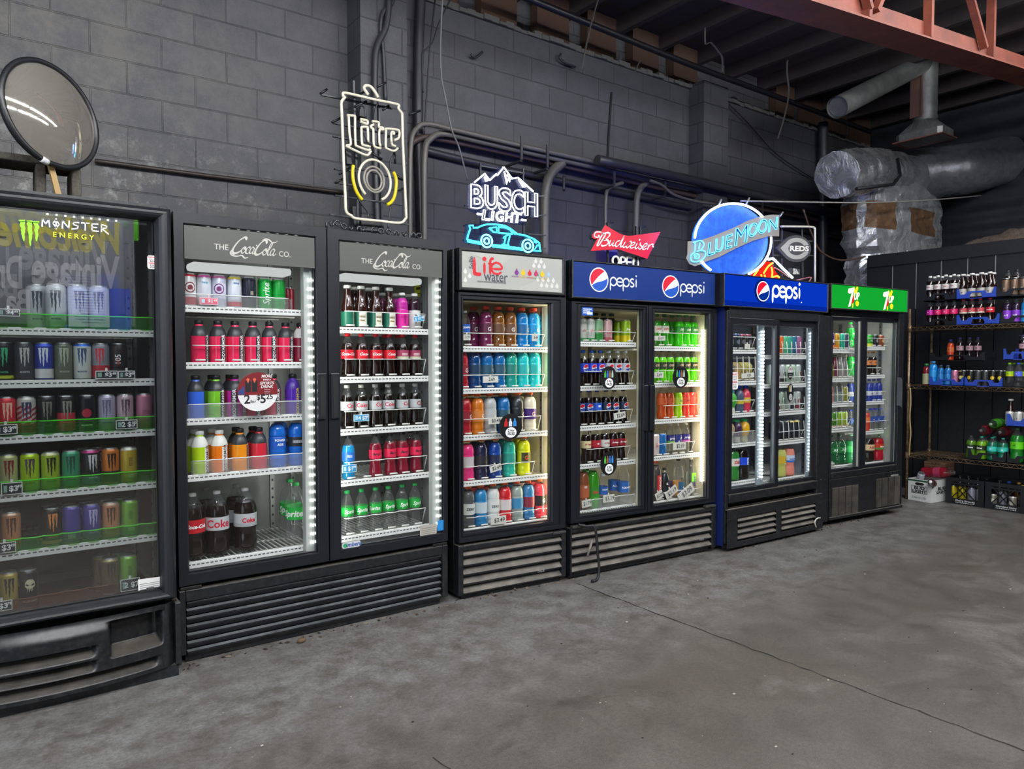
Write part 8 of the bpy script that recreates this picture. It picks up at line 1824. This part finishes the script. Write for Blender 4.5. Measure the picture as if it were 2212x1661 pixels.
rput(Q2, '590:rpb 705:rpc 815:rpc 920:rpn 1030:rgc', zb, .03, 'in first blue tray, middle shelf', g2_, 830, (ys(480, Q2, 845), ys(1090, Q2, 845)), scale=.9); rput(Q2, '1180:ryd 1300:rgd 1390:rbd 1470:rbd 1570:rgd 1680:ryd', zb, .03, 'in second blue tray, middle shelf', g2_, 830, (ys(1100, Q2, 845), ys(1800, Q2, 845)), scale=.9); rput(Q2, '1240:ryd 1340:rgc 1440:rgc 1560:rbd 1660:ryd 1770:ryd', zb, .12, 'in blue tray back row, middle shelf', g2_, 830, (ys(1100, Q2, 845), ys(1800, Q2, 845)), scale=.9)
soda('rgy', 'clear soda with green-yellow label', 'clear', '#9ad82a', '#a8d41c', 'II', tc='#4a6a1c', size=.016, split='low', lab2='#e0d820'); soda('rbw', 'clear soda with periwinkle label', 'clear', '#3a5ad8', '#5a6ae0', 'III', size=.014)
rput(Q2, '1925:rgy 2105:rbw', zb, .03, 'in black tray, middle shelf', g2_, 830, (ys(1815, Q2, 845), ys(2300, Q2, 845)), scale=.9); rput(Q2, '1990:rgy 2060:rgy 2150:rgy', zb, .12, 'in black tray back row, middle shelf', g2_, 830, (ys(1815, Q2, 845), ys(2300, Q2, 845)), scale=.9)
# upper tier: black tray over the blue drinks, blue tray at the far right
zu_ = zb+.226
crate(ys(500, Q2, 790, .1), ys(1480, Q2, 790, .1), zu_, .10, .26, .08, M_bk, 'black bottle tray with few bottles, upper tier of the middle shelf'); crate(ys(1830, Q2, 785), ys(2330, Q2, 785), zb+.236, .02, .30, .10, M_blue, 'nearly empty blue bottle tray, upper tier of the middle shelf')
D('ror', 'water', 'orange drink with blue cap', '#c8401c', cap='#2a3c9c', lab='#d86a3a', txt=[('III', .02, .52, 1, False, 0)], t1='#7a2a10'); soda('rpw', 'dark soda with pink label', '#1c1014', '#2a2c6a', '#b8909a', 'IIII', tc='#3a2a2c', size=.018)
rput(Q2, '870:ror 1040:rpw 1215:rpw 1365:rpw', zu_+.0075, .11, 'in upper black tray, middle shelf', g2_, 770, scale=.9); rput(Q2, '2190:rpw', zb+.245, .06, 'in upper blue tray, middle shelf', g2_, 770, scale=.9)
# low shelf
Q3 = (1950, 870, 6.645); zs3 = SZ[2]+.004; g3_ = 'drinks on the low shelf of the wire shelving'
big('q1', 'green soda with black-white label', '#4c7a1c', '#3a3c3a', '#22301c', 'lime', size=.034); big('q2', 'lime soda with black-white label', '#6aa01c', '#2a9a7c', '#24301c', 'lime', size=.034); big('q3', 'teal soda with pale teal label', '#14684c', '#2a9a84', '#3ac8b4', 'III', size=.024, tc='#dff0ec'); big('q4', 'bright green soda with lime label', '#1c7a24', '#1c6a3c', '#6ad41c', 'IIII', size=.02, tc='#2a7a1c'); big('q5', 'red soda', '#8a1c2c', '#5a5a5c', '#a83a5a', ''); big('q6', 'green soda', '#3a9a24', '#8a9a84', '#5ab83a', '')
crate(ys(930, Q3, 990), ys(1470, Q3, 990), zs3, .02, .34, .10, M_bk, 'black bottle tray of green and teal sodas on the low shelf'); crate(ys(1480, Q3, 990), ys(2020, Q3, 990), zs3, .02, .34, .10, M_bk, 'black bottle tray of bright green sodas on the low shelf')
z3 = zs3+.0075
rput(Q3, '1010:q1 1145:q2 1280:q3 1410:q3', z3, .03, 'in left tray, low shelf', g3_, 960, (ys(930, Q3, 990), ys(1470, Q3, 990)), (.78, .78, .68)); rput(Q3, '1575:q4 1720:q4', z3, .03, 'in right tray, low shelf', g3_, 960, (ys(1480, Q3, 990), ys(2020, Q3, 990))); rput(Q3, '1180:q2 1300:q3', z3, .13, 'in tray back row, low shelf', g3_, 960, (ys(930, Q3, 990), ys(1470, Q3, 990)), (.78, .78, .68))
# lying bottles on top
zl = z3+.2165
for x, key, dz, lb in ((1095, 'q5', 0, 'big red soda bottle lying on the caps of the green sodas, nearer the wall end'), (1370, 'q5', -.002, 'big red soda bottle lying on the teal soda caps beside the blue tray'), (1243, 'q6', .066, 'big green soda bottle lying across the two red ones')):
    p = rpos(Q3[0]+x/Q3[2], 930, .0, 0); place(key, Vector((AX+(.28 if dz < .05 else .27), p.y, zl+.046+dz)), 0, lb, g3_, (0, -PI/2, 0), .82)
y_b = ys(1485, Q3, 920); crate(y_b, y_b-.46, z3+.322, .02, .30, .11, M_blue, 'blue tray stacked on the green soda caps, low shelf')
D('rwc', 'can12', 'white can', '#c8c6c0', mc='#5a5a5c', top='#d8d6d0', txt=[('II', .02, .5, 4, False, 0)]); D('rwr', 'can12', 'white can with red lid', '#c8c4be', top='#d86a64', mc='#8a3a3a', lidc='#d87a74', txt=[('II', .02, .5, 4, False, 0)])
rput(Q3, '1560:rwc 1660:rwc 1760:rwc', z3+.330, .03, 'in blue tray, low shelf', g3_, 905); rput(Q3, '1570:rte 1680:rwr 1770:dkg', z3+.330, .11, 'in blue tray back row, low shelf', g3_, 905)
# floor: beer carton, two dairy crates, flattened boxes
pc = at_floor(2011.7, 1087.5); pl = at_floor(1961, 1079); pr = at_floor(2042, 1081)
dl = (pl-pc); wl = dl.length; dirl = dl.normalized(); dr_ = Vector((dirl.y, -dirl.x, 0)); wr = .30; hc = at_x(2011.7, 870+1125/6.645, pc.x).z
ang_c = math.atan2(-dirl.y, -dirl.x)
cb = thing('beer_carton', 'white open beer carton with green edge standing on the floor beside the green-header cooler', 'carton', pl, ang_c)
mb = MB(); W_ = wl; t = .004
mb.box(0, W_, 0, t, .002, hc); mb.box(0, W_, wr-t, wr, .002, hc); mb.box(0, t, t, wr-t, .002, hc); mb.box(W_-t, W_, t, wr-t, .002, hc); mb.box(t, W_-t, t, wr-t, .002, .008)
mb.box(-.001, W_+.001, -.001, 0, hc-.022, hc-.006, 1); 
mb.prism(roundrect(W_*.3, W_*.68, hc*.73, hc*.86, .02), -.0008, 0, 3)
mb.ring(W_*.14, W_*.82, hc*.36, hc*.70, [(0, -.0012), (.004, -.0012)], 2)
mb.text('BUD', hc*.185, W_*.49, hc*.605, -.0016, 2, bold=.0018, width=W_*.46); mb.text('LIGHT', hc*.185, W_*.49, hc*.45, -.0016, 2, bold=.0018, width=W_*.60); mb.text('St Patrick\'s Day', hc*.13, W_*.47, hc*.17, -.0016, 2, shear=.25, width=W_*.62)
# right-hand face (at x = W_)
for t_, zz, ww in (('BUD', .60, .46), ('LIGHT', .44, .60)):
    V, Fc = text_geo(t_, hc*.185, 0, .0018); q = max(v[0] for v in V)-min(v[0] for v in V); mb.add([(W_+.0016, wr*.58+x*wr*ww/q, hc*zz+z) for x, z in V], Fc, 2)
mb.add([(W_+.0012, wr*.25, hc*.36), (W_+.0012, wr*.95, hc*.36), (W_+.0012, wr*.95, hc*.365), (W_+.0012, wr*.25, hc*.365)], [(0, 1, 2, 3)], 2)
mb.add([(W_+.0012, .01, hc*.72), (W_+.0012, .012, hc*.62), (W_+.0012, wr*.3, hc*.93), (W_+.0012, wr*.27, hc*.98)], [(0, 1, 2, 3)], 1)
mb.build('box', [mat('#d6d8d4', .55), mat('#1f4a34', .5), mat('#20262a', .5), mat('#2c2a22', .6)], cb)
D('cca', 'can12', 'pale can', '#b9bcc4', mc='#3a4a6a', txt=[('II', .03, .5, 4, False, 0)])
def cw(x, y, z): return pl+Vector((cos(ang_c)*x-sin(ang_c)*y, sin(ang_c)*x+cos(ang_c)*y, z))
def lying(key, x, y, z, lb, tilt): place(key, cw(x, y, z), 0, lb, 'empties in the beer carton', tilt=tilt)
lying('cca', .055, .09, hc-.055, 'pale can leaning out of the beer carton', (.25, .35, ang_c)); 
soda('crd', 'red bottle', '#5a141c', '#e4e0da', '#6a1c24'); 
place('crd', cw(.20, .075, hc-.035), 0, 'small red bottle with white cap lying across the beer carton', 'empties in the beer carton', tilt=(1.35, 0, ang_c+.4))
o = place('q5', cw(.02, .21, hc+.04), 0, 'big dark red bottle lying across the back of the beer carton', 'empties in the beer carton', tilt=(0, PI/2-.12, ang_c+.05))
def milk_crate(x0, y0, W, Dp, H, label, name_line, ang=-PI/2):
    o = thing('milk_crate', label, 'crate', (x0, y0, .0), ang, 'black dairy crates on the floor'); t = .012; m = mat('#16171b', .42)
    for yy in (0, Dp-t):
        mb = MB()
        mb.box(0, W, yy, yy+t, .0, .055); mb.box(0, W, yy, yy+t, H-.035, H); mb.box(0, W, yy+.002, yy+t-.002, H-.06, H-.045); mb.box(0, .05, yy, yy+t, .055, H-.035); mb.box(W-.05, W, yy, yy+t, .055, H-.035)
        k = .0
        while k < W-.1:
            for s_ in (1, -1):
                x_0, x_1 = .05+k, .05+k+(H-.09)*.9
                a, b = ((x_0, .055), (x_1, H-.035)) if s_ > 0 else ((x_1, .055), (x_0, H-.035))
                if x_1 < W-.04: mb.bar((a[0], yy+t/2, a[1]), (b[0], yy+t/2, b[1]), .007, .008)
            k += .055
        mb.build('end_wall', m, o)
    mb = MB()
    for xx in (0, W-t):
        mb.box(xx, xx+t, t, Dp-t, 0, .055); mb.box(xx, xx+t, t, Dp-t, H-.05, H); k = t
        for k in range(6): yy = t+(Dp-2*t)*k/5; mb.box(xx+.002, xx+t-.002, max(t, yy-.008), min(Dp-t, yy+.008), .055, H-.05)
    mb.build('side_wall', m, o); mb = MB(); mb.box(t, W-t, t, Dp-t, .004, .010); mb.build('floor_grid', m, o)
    mb = MB(); mb.text(name_line, .022, W*.52, .036, -.0012, 0, bold=.0006, width=W*.5); 
    for k in range(12): mb.box(W*.27+k*W*.042, W*.27+k*W*.042+W*.03, -.0014, -.001, .015, .021)
    mb.build('lettering', mat('#d6d6d2', .5), o)
    return o
p1, p2 = at_floor(2044, 1084.5), at_floor(2124, 1098); p3 = at_floor(2212, 1112)
xk = (p1.x+p2.x)/2; Wc = p1.y-p2.y-.004; Hc = at_x(2124, 870+1125/6.645, xk).z
milk_crate(xk, p1.y, Wc, .32, Hc, 'black dairy crate of yellow and silver cans on the floor beside the beer carton', 'Dairy Brands'); milk_crate(xk, p2.y-.004, Wc, .32, Hc, 'black dairy crate with lettered front, farther from the beer carton', 'Cleveland Dairy')
D('kyc', 'can16', 'yellow can', '#b8a818', mc='#4a4a1c', txt=[('II', .03, .5, 4, False, 0)]); D('ksc', 'can16', 'silver can', '#8a8a96', mc='#4a4a6a', txt=[('II', .03, .5, 4, False, 0)]); soda('kdk', 'dark bottle', '#1a1412', '#26262a', '#2c2420', fill=.95); soda('kbl', 'dark bottle with blue cap', '#1a1412', '#2a5cc8', '#2c2420'); soda('kyo', 'dark bottle with orange cap', '#1c1510', '#c88a3c', '#6a4a24'); soda('kyy', 'dark bottle with yellow cap', '#1c1812', '#a89a2c', '#3a3420'); D('kwc', 'can12', 'white-lidded can', '#8a8474', top='#d8d4c8', mc='#d8d4c8', spot=1)
def kput(y0, items, d, where):
    for i, (f, key) in enumerate(items):
        place(key, Vector((xk+d, y0-f*Wc, .0125)), ZR+random.uniform(-.4, .4), '%s, %s from left %s' % (PR[key]['desc'], ORD[i], where), 'drinks in the dairy crates')
kput(p1.y, ((.15, 'kyc'), (.38, 'kyc'), (.62, 'ksc'), (.85, 'ksc')), .055, 'in front row of the crate beside the carton'); kput(p1.y, ((.15, 'kdk'), (.38, 'kdk'), (.62, 'kdk'), (.85, 'kdk')), .19, 'in back row of the crate beside the carton')
kput(p2.y-.004, ((.15, 'kwc'), (.38, 'ksc'), (.62, 'kwc'), (.85, 'kyy')), .055, 'in front row of the farther dairy crate'); kput(p2.y-.004, ((.15, 'kdk'), (.38, 'kbl'), (.62, 'kyo'), (.85, 'kyy')), .19, 'in back row of the farther dairy crate')
cbx = Vector((AX+.34, yA-.03, 0))
pk = at_x(1966, 1035, AX+.2); hb = SZ[2]-.045
M_cb = NT('brown_corrugated_card'); s_ = M_cb.n('ShaderNodeSeparateXYZ'); M_cb.l(M_cb.co, s_.inputs[0]); M_cb.col(M_cb.ramp(M_cb.noise(12, 5), (.3, '#5f4432'), (.7, '#7d5c42'))); M_cb.rough(.8); M_cb = M_cb.m
k = 0; z = .004
while z < hb-.055:
    h_ = .05
    mb = MB(); mb.cbox(0, .20, 0, .20, 0, h_-.003, .003); mb.box(.0, .20, -.001, 0, h_*.42, h_*.48, 1)
    if k in (5, 6): mb.text('ROOT' if k == 6 else 'BEER', .03, .11, h_*.55, -.0015, 1, bold=.001, shear=.1)
    o = mb.build('cardboard_flat', [M_cb, mat('#2c2019', .8)]); o.location = (AX+.315, yA-.02, z); o.rotation_euler.z = -PI/2
    tag(o, 'brown cardboard flat, %s from the floor in the stack behind the beer carton' % ORD[k], 'cardboard', 'flattened cardboard stacked under the low shelf'); z += h_; k += 1
mb = MB(); mb.cbox(0, .03, 0, .35, 0, at_x(1955, 985, 7.2).z, .003); o = mb.build('cardboard_sheet', M_cb); q = at_floor(1951, 1079); o.location = (7.27, yA+.05, .002); o.rotation_euler.z = 0
tag(o, 'upright brown cardboard sheet in the gap between the green-header cooler and the shelving', 'cardboard')
P = [at_x(*q, AX-.02) for q in ((1966, 838), (1967, 870), (1965, 900), (1967, 935), (1965, 960), (1964, 985))]
tag(MB().tube(crom(P, 4), .008, 8).build('cord', mat('#a08a5c', .5)), 'tan cord hanging down the front post of the wire shelving', 'cord')
# litter along the cooler bases
random.seed(5)
mb = MB()
for i in range(260):
    f = random.random(); x = .55+f*5.9; base = 3.42 if x < 2.1 else 3.44-.05*(x-2.1) if x < 4.3 else 3.2
    y = base+random.uniform(-.03, .05); a = random.uniform(0, PI); L_ = random.uniform(.004, .016); z = random.uniform(.002, .006)
    mb.add([(x-cos(a)*L_, y-sin(a)*L_, z), (x+sin(a)*L_*.4, y-cos(a)*L_*.4, z+.004), (x+cos(a)*L_, y+sin(a)*L_, z), (x-sin(a)*L_*.4, y+cos(a)*L_*.4, .001)], [(0, 1, 2, 3)], i % 3)
o = mb.build('floor_litter', [mat('#4a3626', .9), mat('#1e1a16', .9), mat('#6e6250', .9)]); tag(o, 'dry leaf crumbs and dirt lying along the bases of the coolers', 'litter', None, 'stuff')
mb = MB()
for i in range(70):
    x = random.uniform(.6, 6); y = random.uniform(.6, 3.0); r_ = random.uniform(.002, .006); mb.cbox(x-r_, x+r_, y-r_*.7, y+r_*.7, .0, r_*.5, .001, i % 2)
o = mb.build('floor_crumbs', [mat('#b8b4a8', .8), mat('#2a2724', .9)]); tag(o, 'pale and dark crumbs scattered over the concrete aisle floor', 'crumbs', None, 'stuff')
p = at_floor(651, 1388); bm = bmesh.new(); bmesh.ops.create_icosphere(bm, subdivisions=2, radius=1)
for v in bm.verts: v.co = Vector((v.co.x*.022, v.co.y*.016, max(v.co.z*.013, -.010)+.0105))*random.uniform(.9, 1.1)
mb = MB(); mb.bm(bm, 0, True); o = mb.build('pebble', mat('#5e4a34', .8)); o.location = (p.x, p.y, .001); tag(o, 'brown pebble under the front of the grey-header cooler', 'pebble')
